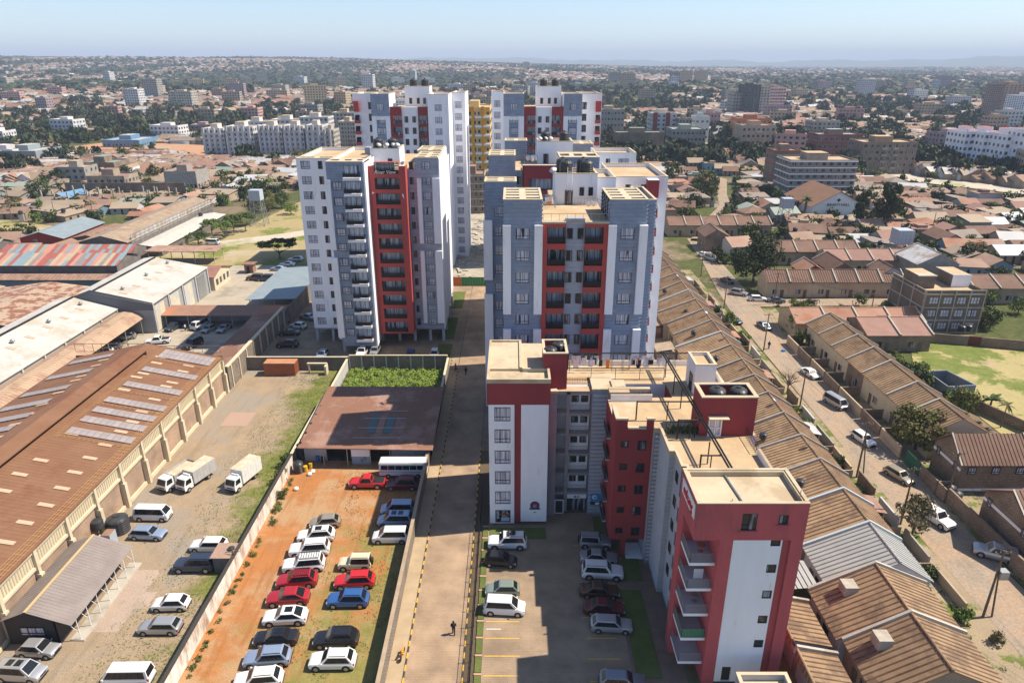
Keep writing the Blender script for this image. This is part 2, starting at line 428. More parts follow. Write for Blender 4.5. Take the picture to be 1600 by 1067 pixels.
def slots(T, x0, x1, y0, y1, z, nx=2, ny=3):
    P = M()
    """open cream slab of bars over a parapet"""
    bw = (x1-x0)/nx; n = 0
    for i in range(nx+1):
        c = x0+bw*i; w = .45 if 0 < i < nx else .3
        P.box(max(x0, c-w), min(x1, c+w), y0+.3, y1-.3, z-.3, z-.02)
    dy = (y1-y0-.6)/ny
    for j in range(ny+1):
        yy = y0+.3+dy*j; ww = dy*.28
        P.box(x0+.3, x1-.3, max(y0+.3, yy-ww), min(y1-.3, yy+ww), z-.296, z-.024)
    P.obj('roof_pergola', CREAM, T)
def bay(T, W, S, face, c, u0, u1, z0, z1, mi, cols, rows, clad=None, pitch=.5, hgt=.3, d=.07, depth=.18):
    hs = []
    for (uc, w, h, dz, st) in cols:
        for z in rows:
            hs.append((uc-w/2, uc+w/2, z+dz, z+dz+h))
            window(T, face, c, uc, z+dz, w, h, st)
    sheet(W, face, c, u0, u1, z0, z1, hs, depth, mi)
    if clad is not None:
        slats(S, face, c, u0, u1, z0, z1, [(a-.08, b+.08, e-.08, f+.08) for a, b, e, f in hs], pitch, hgt, d, clad)
def balcony(T, x0, x1, yf, yw, z, slab=WHITE, rail=RAIL, h=1.0, name='balcony', below=.55, mesh=True):
    b = M(); b.box(x0, x1, yf, yw, z-below, z)
    o = b.obj(name, slab, T)
    r = M()
    pts = [(x0+.05, yw), (x0+.05, yf+.05), (x1-.05, yf+.05), (x1-.05, yw)]
    railing(r, pts, z, h, .22, .02)
    r.box(x0+.1, x1-.1, yf+.08, yf+.1, z+.1, z+h*.8)
    rr = M(); rr.v = [(a-T['_o'][0], b_-T['_o'][1], c-T['_o'][2]) for a, b_, c in r.v]; rr.f = r.f; rr.m = r.m
    link('railing', rr.mesh('railing', rail), o)
    return o
def tank(label, x, y, z, r=1.0, h=1.9, group='black water tanks on the roofs', small=False):
    me = MATS.get('_tank%.1f%.1f' % (r, h))
    if me is None:
        m = M(); pr = [(r*.97, 0)]
        n = 6
        for i in range(n):
            pr += [(r, h*.8*(i+.15)/n), (r, h*.8*(i+.8)/n), (r*.965, h*.8*(i+.9)/n)]
        pr += [(r*.97, h*.82), (r*.75, h*.9), (r*.3, h*.97), (r*.3, h), ]
        m.lathe((0,0,0), pr, 18); me = m.mesh('water_tank', TANKM)
        for i in range(6): 
            a = i*pi/3
        l = M(); l.lathe((0,0,h*.97), [(r*.27, 0), (r*.27, h*.05), (r*.05, h*.07)], 12)
        for i in range(6):
            a = i*pi/3; l.bar((r*.3*cos(a), r*.3*sin(a), h*.96), (r*.92*cos(a), r*.92*sin(a), h*.845), .05, 4)
        me = (me, l.mesh('lid', TANKM)); MATS['_tank%.1f%.1f' % (r, h)] = me
    t = thing('water_tank', label, 'water tank', (x, y, z), group, R.random()*.5, me[0])
    link('lid', me[1], t)
    return t

# ---------------------------------------------------- left tower, red frame facing us
T = thing('apartment_tower', 'twelve storey tower with a single red balcony frame and white left wing', 'apartment building', (-28, 150, 0), 'tower blocks of the estate')
W, S = M(), M()
zr = [3.75 + 3.03*k for k in range(12)]               # sill heights
L0 = 3.1
xa = lambda px, Y=142.9, z=36: fx(px, Y, z)
# white left wing
rect_sheet_mass(W, -43.4, -35.8, 142.9, 163, L0, 39.4, iW)
bay(T, W, S, 'f', 142.9, -43.4, -35.8, L0, 39.4, iW, [(-41.6, 1.9, 1.6, .2, 'std'), (-38.6, .95, 1.6, .2, 'nar')], zr)
# clad block with projecting balconies
rect_sheet_mass(W, -35.8, -28.72, 136.3, 162, L0, 39.6, iW, skip='f')
hb = -30.9
bay(T, W, S, 'f', 136.3, -35.8, -28.7, L0-1.6, 39.6, iL, [(hb, 2.9, 2.25, -.35, 'door')], zr, clad=iL, pitch=.52, hgt=.34)
for z in zr[:-1]: window(T, 'f', 136.22, -33.9, z+.2, 1.7, 1.5, 'std', inset=.02)
W.box(-28.7, -28.4, 136.28, 141.8, L0-1.6, 39.6, iW)
for k, z in enumerate(zr):
    balcony(T, -32.5, -29.2, 135.2, 136.2, z-.38)
for (a, b) in ((3.2, 20.8), (22.0, 36.2)): W.box(-35.9 if a > 10 else -36.4, -35.1, 135.75, 136.3, a+.4, b, iW)
W.box(-36.35, -35.8, 136.3, 142.9, L0, 22, iW)
# red frame
hs = [(-27.2, -22.3, z-.25, z+2.0, 1.3) for z in zr]
sheet(W, 'f', 139.5, -28.2, -21.2, L0, 38.3, hs, 1.3, iR)
W.box(-28.2, -21.2, 139.5, 141.4, 38.29, 38.35, iC)
W.box(-28.38, -21.2, 140.9, 160, L0+.02, 36.9, iM, top=iF, skip='')
W.box(-21.2, -21.05, 139.5, 142.5, L0, 38.3, iR); W.box(-28.35, -28.2, 139.5, 140.9, L0, 38.3, iR); W.box(-28.2, -21.2, 139.6, 140.9, L0-.05, L0, iR)
for z in zr:
    window(T, 'f', 140.84, -25.2, z-.2, 3.7, 2.05, 'door', inset=.02)
    r = M(); railing(r, [(-27.15, 139.6), (-22.35, 139.6)], z-.25, 1.0, .16, .022); r.box(-27.15, -22.35, 139.62, 139.64, z-.2, z+.55)
    r.obj('balcony_railing', RAIL, T)
# grey side: narrow windows, fins and the square block
rect_sheet_mass(W, -21.05, -19.5, 142.5, 160, L0, 37.2, iLW, skip='f', rim=False)
bay(T, W, S, 'f', 142.5, -21.05, -19.5, L0, 37.2, iLW, [(-20.3, .8, 1.5, .2, 'nar')], zr, clad=iLW, pitch=.5, hgt=.36, d=.04)
rect_sheet_mass(W, -19.5, -14.8, 142.5, 153, L0, 39.6, iLW, skip='f')
bay(T, W, S, 'f', 142.5, -19.5, -14.8, L0, 39.6, iLW, [(-17.3, 1.7, 1.5, .2, 'std')], zr, clad=iLW, pitch=.5, hgt=.36, d=.04)
W.box(-14.8, -14.6, 142.4, 153, L0, 39.4, iW)
for (a, b) in ((4.6, 20.6), (22.2, 35.6)):
    W.box(-19.2, -18.35, 142.0, 142.5, a, b, iW); W.box(-16.1, -14.6, 141.9, 142.5, a, b, iW)
rect_sheet_mass(W, -20.5, -15.2, 154.5, 164, L0, 39.6, iLW, skip='')
W.box(-15.2, -15.0, 154.5, 164, L0, 39.4, iW)
W.box(-19.5, -15.4, 153, 154.5, L0, 36.8, iLW, top=iF)
W.box(-36, -15.2, 160, 172, L0, 36.9, iW, top=iF)
# stair head, roof walls, pilotis
rect_sheet_mass(W, -29.0, -23.0, 146.0, 153.0, 36.9, 41.0, iW, skip='')
W.box(-28.38, -28.2, 141.8, 146, 36.9, 39.4, iW); W.box(-31.5, -29, 153, 156, 36.9, 40.4, iL)
window(T, 'f', 145.99, -25.0, 36.95, .9, 2.0, 'nar', 0.0, 'door')
for x in (-43, -39.5, -35.6, -32, -28.6, -24.8, -21.4, -18, -15.1):
    for y in (143.4 if x > -30 or x < -38 else 137, 150, 158, 166):
        W.box(x-.3, x+.3, y-.3, y+.3, 0, L0, iLG)
W.box(-43.3, -15, 143, 163, L0-.35, L0-.02, iCO)
slots(T, -19.5, -14.8, 142.5, 153, 39.6); slots(T, -20.5, -15.2, 154.5, 164, 39.6); slots(T, -35.8, -28.4, 136.3, 141.9, 39.6, 3, 1); slots(T, -43.4, -36, 142.9, 147, 39.4, 2, 1)
W.obj('walls', WM, T); S.obj('cladding_slats', WM, T, kind='stuff')
def letters(txt, size, loc, rot, m_, parent, name='lettering', ext=.03, sx=1.0, shear=0):
    c = bpy.data.curves.new(name, 'FONT'); c.body = txt; c.size = size; c.extrude = ext; c.align_x = 'CENTER'; c.align_y = 'CENTER'
    c.shear = shear; c.materials.append(m_)
    tmp = bpy.data.objects.new(name, c); COL.objects.link(tmp); bpy.context.view_layer.update()
    me = bpy.data.meshes.new_from_object(tmp.evaluated_get(bpy.context.evaluated_depsgraph_get())); bpy.data.objects.remove(tmp); me.name = name
    o = bpy.data.objects.new(name, me); COL.objects.link(o); o.parent = parent
    p = tuple(parent['_o']) if '_o' in parent else (0,0,0)
    o.location = (loc[0]-p[0], loc[1]-p[1], loc[2]-p[2]); o.rotation_euler = rot; o.scale = (sx, 1, 1)
    return o
SIGNW = mat('sign_white', (.75,.77,.74), rough=.6)
letters('River View', .95, (-25.1, 139.45, 37.15), (pi/2, 0, 0), SIGNW, T, shear=.3)
n_ = M(); n_.poly([(-27.9,139.44,32.9),(-27.4,139.44,33.1),(-27.8,139.44,33.4)]); n_.poly([(-21.9,139.44,32.6),(-21.55,139.44,31.9),(-21.6,139.44,32.8),(-21.9,139.44,33)])
n_.obj('banner_scraps', SIGNW, T)
for i, (x, y) in enumerate(((-27.6, 148), (-24.6, 148))):
    tank('pair of black tanks on the stair head of the left tower, %s one' % ('left' if i == 0 else 'right'), x, y, 41.06-.75, 1.05, 2.6)

def laundry(label, x0, x1, y, z, n, seed, group='laundry lines on the roofs', dark=.15, lines=1, dy=1.2):
    rr = random.Random(seed)
    t = thing('laundry_line', label, 'laundry', ((x0+x1)/2, y, z), group)
    p = M()
    for j in range(lines):
        yy = y + j*dy
        for x in (x0, x1): p.bar((x, yy, z), (x, yy, z+1.9), .035, 5)
        p.bar((x0, yy, z+1.85), (x1, yy, z+1.85), .015, 4)
    p.obj('line_posts', STEEL, t)
    cols = [mat('cloth_white', (.78,.78,.80), rough=.9), mat('cloth_lilac', (.60,.58,.72), rough=.9), mat('cloth_dark', (.03,.03,.045), rough=.9),
            mat('cloth_orange', (.75,.22,.03), rough=.9), mat('cloth_green', (.25,.60,.06), rough=.9), mat('cloth_blue', (.05,.16,.42), rough=.9), mat('cloth_pink', (.62,.30,.36), rough=.9)]
    for i in range(n):
        yy = y + (i % lines)*dy
        x = x0 + .4 + (x1-x0-.8)*rr.random(); w = rr.uniform(.25, .8); h = rr.uniform(.5, 1.2)
        g = M(); k = 5
        for a in range(k):
            u0, u1 = x + w*(a/k-.5), x + w*((a+1)/k-.5)
            d0, d1 = .05*sin(a*2.1+i), .05*sin((a+1)*2.1+i)
            zb0 = z+1.84-h-.05*rr.random()
            g.poly([(u0, yy+d0*.3, z+1.86), (u1, yy+d1*.3, z+1.86), (u1, yy+d1, zb0), (u0, yy+d0, zb0)])
        c = rr.random(); ci = 0 if c < .6 else (1 if c < .72 else (2 if c < .72+dark else rr.choice((3,4,5,6))))
        g.obj('garment', cols[ci], t)
    return t
laundry('white clothes drying on the roof of the left tower behind the red frame', -26.5, -21.6, 142.4, 36.9, 14, 3, lines=2, dy=1.0)
def dish(label, x, y, z, s=.5, az=0.0, group='satellite dishes on the roofs'):
    me = MATS.get('_dish')
    if me is None:
        m = M(); m.sm = True; n = 14
        prof = [(0.02, 0), (.5, .06), (.85, .2), (1.0, .3)]
        m.lathe((0,0,0), prof, n); me = m.mesh('satellite_dish', mat('dish_grey', (.62,.63,.64), rough=.5)); MATS['_dish'] = me
        a = M(); a.bar((0,0,.0), (0,0,.9), .03, 4); a.bar((0,0,-.1), (0,-.5,-1.0), .06, 5); MATS['_dishm'] = a.mesh('feed_arm', STEEL)
    t = thing('satellite_dish', label, 'satellite dish', (x, y, z+s), group, 0, me)
    t.scale = (s, s, s); t.rotation_euler = (radians(40), 0, az)
    link('feed_arm', MATS['_dishm'], t)
    return t
for i, x in enumerate((-27.2, -25.6, -24.2, -23.4)):
    dish('%s of four dishes along the stair head edge of the left tower' % ('leftmost', 'second', 'third', 'rightmost')[i], x, 146.4, 41.0, .55, R.random())

# ---------------------------------------------------- right near tower
T = thing('apartment_tower', 'near right tower with two red balcony frames between grey clad blocks and white fins', 'apartment building', (9, 105, 0), 'tower blocks of the estate')
W, S = M(), M()
zt = [33.45 - 3.2*k for k in range(11)][::-1]         # balcony floors
Y1 = 96.3
DZ = 37.0
for (a, b, nm) in ((-1.2, 4.2, 0), (13.6, 18.9, 1)):
    rect_sheet_mass(W, a, b, Y1, 106.0, 0, 39.6, iL)
    uc = (a+b)/2
    bay(T, W, S, 'f', Y1, a, b, 0, 39.6, iL, [(uc, 1.95, 1.55, .55, 'std')], zt, clad=iL, pitch=.55, hgt=.33, d=.08)
    slats(S, 'l', a, Y1+.01, 106, 0 if nm == 0 else 37, 39.5, (), .55, .33, .08, iL); slats(S, 'r', b, Y1+.01, 106, 0, 39.5, (), .55, .33, .08, iL)
    for (z0, z1) in ((1, 20.6), (23.0, 36.1)):
        W.box(a-.1, a+1.05, Y1-.6, Y1-.01, z0, z1, iW); W.box(b-1.05, b+.1, Y1-.6, Y1-.01, z0, z1, iW)
    W.box(a+1.05, b-1.05, Y1-.42, Y1-.1, 0, 0, iW) if False else None
# centre: terrace, red frames, grey pier of small windows
W.box(4.2, 13.6, Y1+1.5, 112, 0, 36.4, iLW, top=iF, skip='f')
sheet(W, 'f', Y1+1.5, 4.2, 13.6, 0, 36.4, [], .1, iLG)
W.box(4.2, 13.6, Y1+.2, Y1+1.5, 36.3, 36.45, iF)
cx0, cx1 = 7.55, 10.25
sheet(W, 'f', Y1+.25, cx0, cx1, 0, 36.9, [], .1, iLW)
W.box(cx0, cx1, Y1+.26, Y1+1.5, 36.3, 36.9, iLW, skip='f'); W.box(cx0, cx0+.1, Y1+.26, Y1+1.5, 0, 36.3, iLW); W.box(cx1-.1, cx1, Y1+.26, Y1+1.5, 0, 36.3, iLW)
slats(S, 'f', Y1+.25, cx0, cx1, 0, 36.8, [(u-.5, u+.5, z+.55, z+2.2) for u in (8.15, 9.65) for z in zt], .5, .34, .05, iLW)
for z in zt:
    for u in (8.15, 9.65): window(T, 'f', Y1+.22, u, z+.6, .85, 1.5, 'nar', .02)
for (a, b, inn) in ((4.2, 7.55, 'r'), (10.25, 13.6, 'l')):
    oa, ob = (a+.75, b) if inn == 'r' else (a, b-.75)
    hs = [(oa, ob, z, z+2.35) for z in zt]
    fr = M()
    sheet(fr, 'f', Y1-.25, a, b, 1, 36.3, hs, .5, 0)
    fr.box(a, b, Y1-.25, Y1+.8, 36.3, 36.55, 1)
    ox = a if inn == 'r' else b-.75
    fr.box(ox, ox+.75, Y1-.24, Y1+1.5, 1, 36.3, 0)
    for z in zt: fr.box(oa, ob, Y1-.24, Y1+1.5, z-.85, z, 0)
    fr.obj('red_balcony_frame', [REDB, CREAM], T)
    for z in zt:
        window(T, 'f', Y1+1.49, (oa+ob)/2+(.25 if inn == 'r' else -.0)*0, z+.02, 2.3, 2.2, 'door', .0)
        r = M(); railing(r, [(oa, Y1-.1), (ob, Y1-.1)], z, 1.0, .14, .022); r.box(oa, ob, Y1-.09, Y1-.07, z+.05, z+.8); r.obj('balcony_railing', RAIL, T)
# left rear block, right rear louvres and white wing
rect_sheet_mass(W, -4.4, .7, 112, 117, 0, 39.6, iL)
W.box(-4.4, 3.9, 117, 124, 0, 11.5, iW, top=iF)
bay(T, W, S, 'f', 112, -4.4, .7, 0, 39.6, iL, [(-1.95, 1.7, 1.55, .55, 'std')], [z for z in zt], clad=iL, pitch=.55, hgt=.33, d=.08)
slats(S, 'l', -4.4, 112, 117, 0, 39.5, (), .55, .33, .08, iL)
for (z0, z1) in ((0, 21), (23.5, 33.5)): W.box(-4.65, -3.2, 111.4, 111.99, z0, z1, iW)
W.box(-1.1, 4.2, 106, 112, 0, 18, iL, top=iF)
rect_sheet_mass(W, 18.9, 20.9, 100.6, 112, 0, 38.8, iL, skip='')
slats(S, 'f', 100.6, 18.9, 20.9, 0, 38.7, (), .5, .32, .09, iL)
rect_sheet_mass(W, 16.8, 26.0, 117.4, 134, 0, 39.6, iW)
bay(T, W, S, 'f', 117.4, 16.8, 26.0, 0, 39.6, iW, [(19.4, .9, 1.5, .6, 'nar'), (22.0, .9, 1.5, .6, 'nar')], [36.2] + zt[:-1], depth=.2)
W.box(16.8, 20.9, 112, 117.39, 0, 36.8, iW, top=iF)
for i, z in enumerate(zt[2:]):        # red fronted balconies on the outer wing
    b = M(); b.box(22.6, 24.3, 115.6, 117.39, z-.35, z-.25, 1); b.box(22.6, 24.3, 115.55, 115.65, z-.35, z+.6, 0); b.box(22.6, 22.7, 115.65, 117.39, z-.35, z+.6, 1)
    b.poly([(24.3,115.6,z-.3),(24.3,117.38,z-.3),(24.3,117.38,z+2.2),(24.3,115.6,z+1.2)], 1); b.obj('balcony', [REDB, WHITE], T)
    r = M(); railing(r, [(22.65, 115.6), (24.3, 115.6)], z+.6, .5, .2, .02); r.box(22.7, 24.2, 115.62, 115.64, z+.6, z+1.05); r.obj('balcony_railing', RAIL, T)
    window(T, 'f', 117.36, 23.4, z-.2, 1.3, 2.2, 'door', .0)
W.box(22.4, 24.2, 115.5, 117.38, 36.4, 39.3, iRW, top=iW)
# stair head with door, ladder and windows
rect_sheet_mass(W, 6.7, 13.3, 109.6, 116, 36.4, 41.2, iW, skip='')
W.box(6.2, 16.8, 112.01, 122, 0, 36.6, iW, top=iF)
window(T, 'f', 109.6, 8.9, 36.45, 1.2, 2.2, 'nar', 0.0, 'door')
for u in (10.9, 12.3): window(T, 'f', 109.6, u, 37.8, .7, 1.3, 'nar', 0.0)
lad = M()
for x in (8.6, 9.3): lad.bar((x, 109.35, 38.5), (x, 109.35, 42.2), .04, 5)
for i in range(8): lad.bar((8.6, 109.35, 38.7+.4*i), (9.3, 109.35, 38.7+.4*i), .03, 4)
lad.obj('roof_ladder', WHITE, T)
rect_sheet_mass(W, 13.3, 16.6, 112.5, 122, 36.6, 40.2, iW, skip='')
for pts_, st_ in (([(4.4, Y1+.5), (13.4, Y1+.5)], 1.05), ([(4.3, 108.9), (7.0, 108.9)], .5), ([(9.8, 108.9), (13.3, 108.9)], .5)):
    r = M(); railing(r, pts_, 36.45, 1.1, st_, .03); r.obj('terrace_railing', STEEL, T)
W.box(4.2, 6.7, 109, 109.15, 36.4, 37.0, iW); 
for i in range(4): W.box(13.45, 13.6, 98+i*2, 98.5+i*2, 36.5, 39.3, iD)
slots(T, -1.2, 4.2, Y1, 106, 39.6, 2, 4); slots(T, 13.6, 18.9, Y1, 106, 39.6, 2, 4); slots(T, -4.4, .7, 112, 117, 39.6, 2, 3)
W.obj('walls', WM, T); S.obj('cladding_slats', WM, T, kind='stuff')
k = 0
for (x, y) in ((8.5, 111.2), (11.7, 111.2), (8.1, 113.8), (11.4, 113.8)):
    tank(('front left', 'front right', 'rear left', 'rear right')[k] + ' black tank of four on the stair head of the near right tower', x, y, 41.2-.65, 1.08, 2.6); k += 1
laundry('pink and white clothes left of the stair head on the near right tower', 4.4, 6.6, 106.0, 36.4, 16, 5, lines=3, dy=.9)
dish('lone satellite dish at the left of the stair head on the near right tower', 6.4, 109.8, 41.0, .6, -.5)
bk = thing('bicycle_rack', 'small white railing clutter standing by the stair head door of the near right tower', 'rack', (12.4, 108.2, 36.4))
q = M(); [q.lathe((11.9+i*.8, 108.2, 36.75), [(.32,-.02),(.36,0),(.32,.02)], 12, 0, 'y') for i in range(2)]; q.bar((11.9,108.2,36.8),(12.5,108.2,37.2),.04,5); q.bar((12.7,108.2,36.8),(12.3,108.2,37.3),.04,5); q.obj('frame_and_wheels', WHITE, bk)

# ---------------------------------------------------- tower behind the near right one
T = thing('apartment_tower', 'clad tower half hidden behind the near right tower, white wing on its right', 'apartment building', (10, 148, 0), 'tower blocks of the estate')
W, S = M(), M()
zf = [33.3 - 3.05*k for k in range(10)]
rect_sheet_mass(W, -4.8, .7, 146.1, 156, 0, 39.6, iL, skip='')
slats(S, 'f', 146.1, -4.8, .7, 18, 39.5, (), .5, .32, .08, iL); slats(S, 'l', -4.8, 146.1, 156, 0, 39.5, (), .5, .32, .08, iL)
rect_sheet_mass(W, -1.6, 3.4, 161, 167, 0, 41.0, iL, skip=''); W.box(-4, .5, 135.5, 146, 0, 33, iW, top=iF); slats(S, 'f', 161, -1.6, 3.4, 30, 40.9, (), .5, .32, .08, iL)
W.box(-1.6, 9.5, 156, 166.9, 0, 36.6, iW, top=iF)
W.box(.7, 2.1, 146.3, 156, 0, 36.6, iL, top=iF)
hs = [(3.4, 8.6, z, z+2.3, 1.2) for z in zf]
sheet(W, 'f', 141.3, 2.1, 9.3, 0, 38.2, hs, 1.2, iRW)
W.box(2.1, 9.3, 142.6, 150, 0, 37, iM, top=iF); W.box(2.1, 2.3, 141.3, 142.6, 0, 38.2, iRW); W.box(9.1, 9.3, 141.3, 142.6, 0, 38.2, iRW); W.box(2.1, 9.3, 141.35, 142.6, 38.1, 38.25, iC)
for z in zf[:4]: window(T, 'f', 142.6, 6, z+.05, 4.2, 2.2, 'door', .0)
for z in zf[:3]: window(T, 'f', 146.3, 1.4, z+.5, .9, 1.5, 'nar', .0)
rect_sheet_mass(W, 9.6, 17.6, 143.0, 152, 0, 39.6, iW); bay(T, W, S, 'f', 143, 9.6, 17.6, 0, 39.6, iL, [(13, 2.2, 1.6, .5, 'std')], zf + [36.4], clad=iL)
rect_sheet_mass(W, 17.6, 26.2, 150.5, 160, 0, 39.6, iW); bay(T, W, S, 'f', 150.5, 17.6, 26.2, 0, 39.6, iW, [(20.3, .95, 1.7, .4, 'nar'), (23.6, 2.2, 1.7, .4, 'std')], zf + [36.3])
rect_sheet_mass(W, 14, 19, 168, 176, 0, 39.6, iL, skip=''); slats(S, 'f', 168, 14, 19, 34, 39.5, (), .5, .32, .08, iL)
W.box(9.5, 17.5, 152, 168, 0, 36.6, iW, top=iF)
rect_sheet_mass(W, 5.6, 13.2, 155.6, 163, 36.6, 41.4, iW, skip=''); window(T, 'f', 155.6, 7.4, 36.7, 1.1, 2.1, 'nar', 0, 'door')
slots(T, -4.8, .7, 146.1, 156, 39.6, 2, 3); slots(T, -1.6, 3.4, 161, 167, 41.0); slots(T, 9.6, 17.6, 143, 152, 39.6, 3, 1); slots(T, 14, 19, 168, 176, 39.6)
W.obj('walls', WM, T); S.obj('cladding_slats', WM, T, kind='stuff')
for i, x in enumerate((7.3, 11.4)): tank('%s tank on the stair head behind the near right tower' % ('black left', 'black right')[i], x, 158, 40.8, 1.15, 2.6)
for i, x in enumerate((6.1, 7.4, 8.4)): dish(('leftmost', 'middle', 'rightmost')[i] + ' of three dishes below the tanks behind the near right tower', x, 156.2, 41.4, .5, R.random())
laundry('white and dark clothes drying behind the red frame of the half hidden tower', 2.6, 5.4, 150.8, 37, 20, 8, dark=.25, lines=3)

# ---------------------------------------------------- the two far white towers
def fartower(lab, X, mirror, tl):
    T = thing('apartment_tower', lab, 'apartment building', (X, 215, 0), 'tower blocks of the estate')
    W, S = M(), M()
    s = -1 if mirror else 1
    ux = lambda a, b: (min(X+s*a, X+s*b), max(X+s*a, X+s*b))
    zz = [41.2 - 3.1*k for k in range(14)]
    # outer wing with the little red balconies, at local +8..+16
    a, b = ux(10.2, 16.4); rect_sheet_mass(W, a, b, 212, 228, 0, 49, iW)
    bay(T, W, S, 'f', 212, a, b, 0, 49, iW, [(X+s*11.4, 1.3, 2.0, .3, 'nar')], zz + [44.4])
    for z in zz[:12] + [44.4]:
        c0, c1 = ux(14.6, 16.1); bb = M(); bb.box(c0, c1, 210.8, 211.98, z-.3, z+.6 + (2.0 if z > 44 else 0)); bb.obj('balcony', REDB, T)
        bb = M(); bb.poly([(c0+.1,211.0,z+.6),(c1-.1,211.0,z+.6),(c1-.1,211.9,z+2),(c0+.1,211.9,z+2)]); bb.obj('balcony_screen', RAIL, T)
    # two clad blocks with a window strip
    for (p, q) in ((-6.2, -12.0), (5.0, 10.2)):
        a, b = ux(p, q); Yb = 206.5 if p > 0 or not mirror else 203
        rect_sheet_mass(W, a, b, Yb, 218, 0, 49.2, iW)
        uc = (a+b)/2
        if p < 0 and mirror: st = [(uc, 1.9, 1.7, .3, 'std')]; bay(T, W, S, 'f', Yb, a, b, 0, 49.2, iW, st, zz + [44.5])
        else:
            bay(T, W, S, 'f', Yb, a, b, 43.2, 49.2, iL, [(uc, 2.0, 1.8, 1.6, 'std')], [43.2], clad=iL, pitch=.75, hgt=.5)
            hs = [(uc-1.25, uc+1.25, z+.1, z+1.9) for z in zz]
            sheet(W, 'f', Yb, a, b, 0, 43.2, [(uc-1.3, uc+1.3, 3, 42.2)], .3, iW)
            W.box(uc-1.3, uc+1.3, Yb+.2, Yb+.3, 3, 42.2, iL)
            slats(S, 'f', Yb+.2, uc-1.3, uc+1.3, 3, 42.2, hs, .6, .4, .06, iL)
            for z in zz: window(T, 'f', Yb+.1, uc, z+.1, 2.4, 1.8, 'std', 0.0)
    # outer plain wing on the other side
    a, b = ux(-12.0, -15.8); Yo = 222 if not mirror else 216
    rect_sheet_mass(W, a, b, Yo, 232, 0, 49.2, iW); bay(T, W, S, 'f', Yo, a, b, 0, 49.2, iW, [((a+b)/2+ (-.2), 1.9, 1.9, .3, 'std')], zz + [44.5])
    # centre with two red frames and narrow windows
    a, b = ux(-6.2, 5.0)
    W.box(a, b, 208.5, 225, 0, 45.2, iW, top=iF, skip='')
    sheet(W, 'f', 207.2, a+3.3, b-3.3, 0, 45.6, [], .1, iW); W.box(a+3.3, b-3.3, 207.21, 208.5, 0, 45.6, iW, skip='f')
    for z in zz:
        for u in ((a+b)/2-1.1, (a+b)/2+1.1): window(T, 'f', 207.16, u, z+.2, 1.0, 1.7, 'nar', .02)
    for (p, q, o) in ((a, a+3.3, 0), (b-3.3, b, 1)):
        oa, ob = (p+.8, q) if o == 0 else (p, q-.8)
        fr = M(); sheet(fr, 'f', 206.7, p, q, 0, 45.7, [(oa, ob, z-.1, z+2.2) for z in zz], .4, 0)
        fr.box(p if o == 0 else q-.8, p+.8 if o == 0 else q, 206.71, 208.5, 0, 45.7, 0)
        for z in zz: fr.box(oa, ob, 206.71, 208.5, z-.9, z-.12, 0)
        fr.obj('red_balcony_frame', RED, T)
        for z in zz:
            window(T, 'f', 208.46, (oa+ob)/2, z-.1, 2.2, 2.2, 'door', .02); r = M(); r.box(oa, ob, 206.85, 206.88, z-.1, z+.75); r.obj('balcony_railing', GLASSD, T)
    rect_sheet_mass(W, (a+b)/2-2.0, (a+b)/2+5.2, 213, 220, 45.2, 51, iW, skip='')
    for u in (.2, 2.4, 4.2): window(T, 'f', 213, (a+b)/2+u-.6, 46.2, .8, 1.6, 'nar', 0)
    W.obj('walls', WM, T); S.obj('cladding_slats', WM, T, kind='stuff')
    for i in range(2): tank(tl % ('left', 'right')[i], (a+b)/2+.2+i*3.4, 216, 50.4, 1.15, 2.6)
fartower('tall white tower, back right of the estate, small red boxes on its right wing', 9.6, False, '%s black tank on the tall back right tower')
fartower('tall white tower, back left of the estate, plain white block on its right', -29.6, True, '%s black tank on the tall back left tower')

# ============================================================ THE RED AND WHITE BLOCK IN FRONT
T = thing('apartment_block', 'six storey U shaped red, white and grey block beside the paved parking lot', 'apartment building', (10, 70, 0))
W, S = M(), M()
# left block
W.box(-2.9, 4.6, 77, 89.7, 0.35, 17.9, iRW, top=iF, skip='f')
W.box(-3.1, 4.75, 76.8, 89.9, 17.9, 20.8, iRW, top=iFW)
for b in ((-3.1,-2.8,76.8,89.9),(4.45,4.75,76.8,85),(-2.8,4.45,76.8,77.1),(-2.8,1.3,89.6,89.9)): W.box(b[0],b[1],b[2],b[3],20.8,21.35,iFW)
W.box(.95, 1.3, 80.5, 89.6, 20.8, 21.3, iFW); W.box(1.3, 4.45, 80.2, 80.5, 20.8, 21.25, iFW); W.box(-2.8,.95,80.5,89.6,20.79,21.1,iFW)
rows = [16.6-1, 13.5-1, 10.45-1, 7.4-1, 4.35-1, .45]
hs = [(-2.2, -.2, z, z+1.95) for z in rows]
sheet(W, 'f', 76.82, -2.9, .3, .35, 17.88, hs, .2, iW); W.box(-2.9, .3, 76.83, 77, .3, .36, iW)
W.box(.3, 1.14, 76.98, 77.1, .2, 17.9, iRW)
W.box(1.14, 4.55, 76.8, 77.1, .6, 17.88, iW); W.box(-2.92, -2.9, 76.83, 77.1, .35, 17.88, iW); W.box(.29, .3, 76.83, 77.1, .35, 17.88, iW)
for i, z in enumerate(rows[:-1]):
    window(T, 'f', 76.82, -1.2, z, 2.0, 1.95, 'std', .12)
pw = M(); z = rows[-1]
for a, b, c, d in ((-2.2,-.2,z,z+.08),(-2.2,-.2,z+1.87,z+1.95),(-2.2,-2.1,z,z+1.95),(-.3,-.2,z,z+1.95),(-1.62,-1.5,z,z+1.95)): pw.box(a,b,76.84,76.95,c,d,0)
pw.box(-2.1,-.3,76.95,76.97,z,z+1.9,1); pw.box(-2.05,-1.7,76.93,76.95,z+.5,z+1.7,2); pw.box(-1.45,-.35,76.93,76.95,z+.1,z+.7,3)
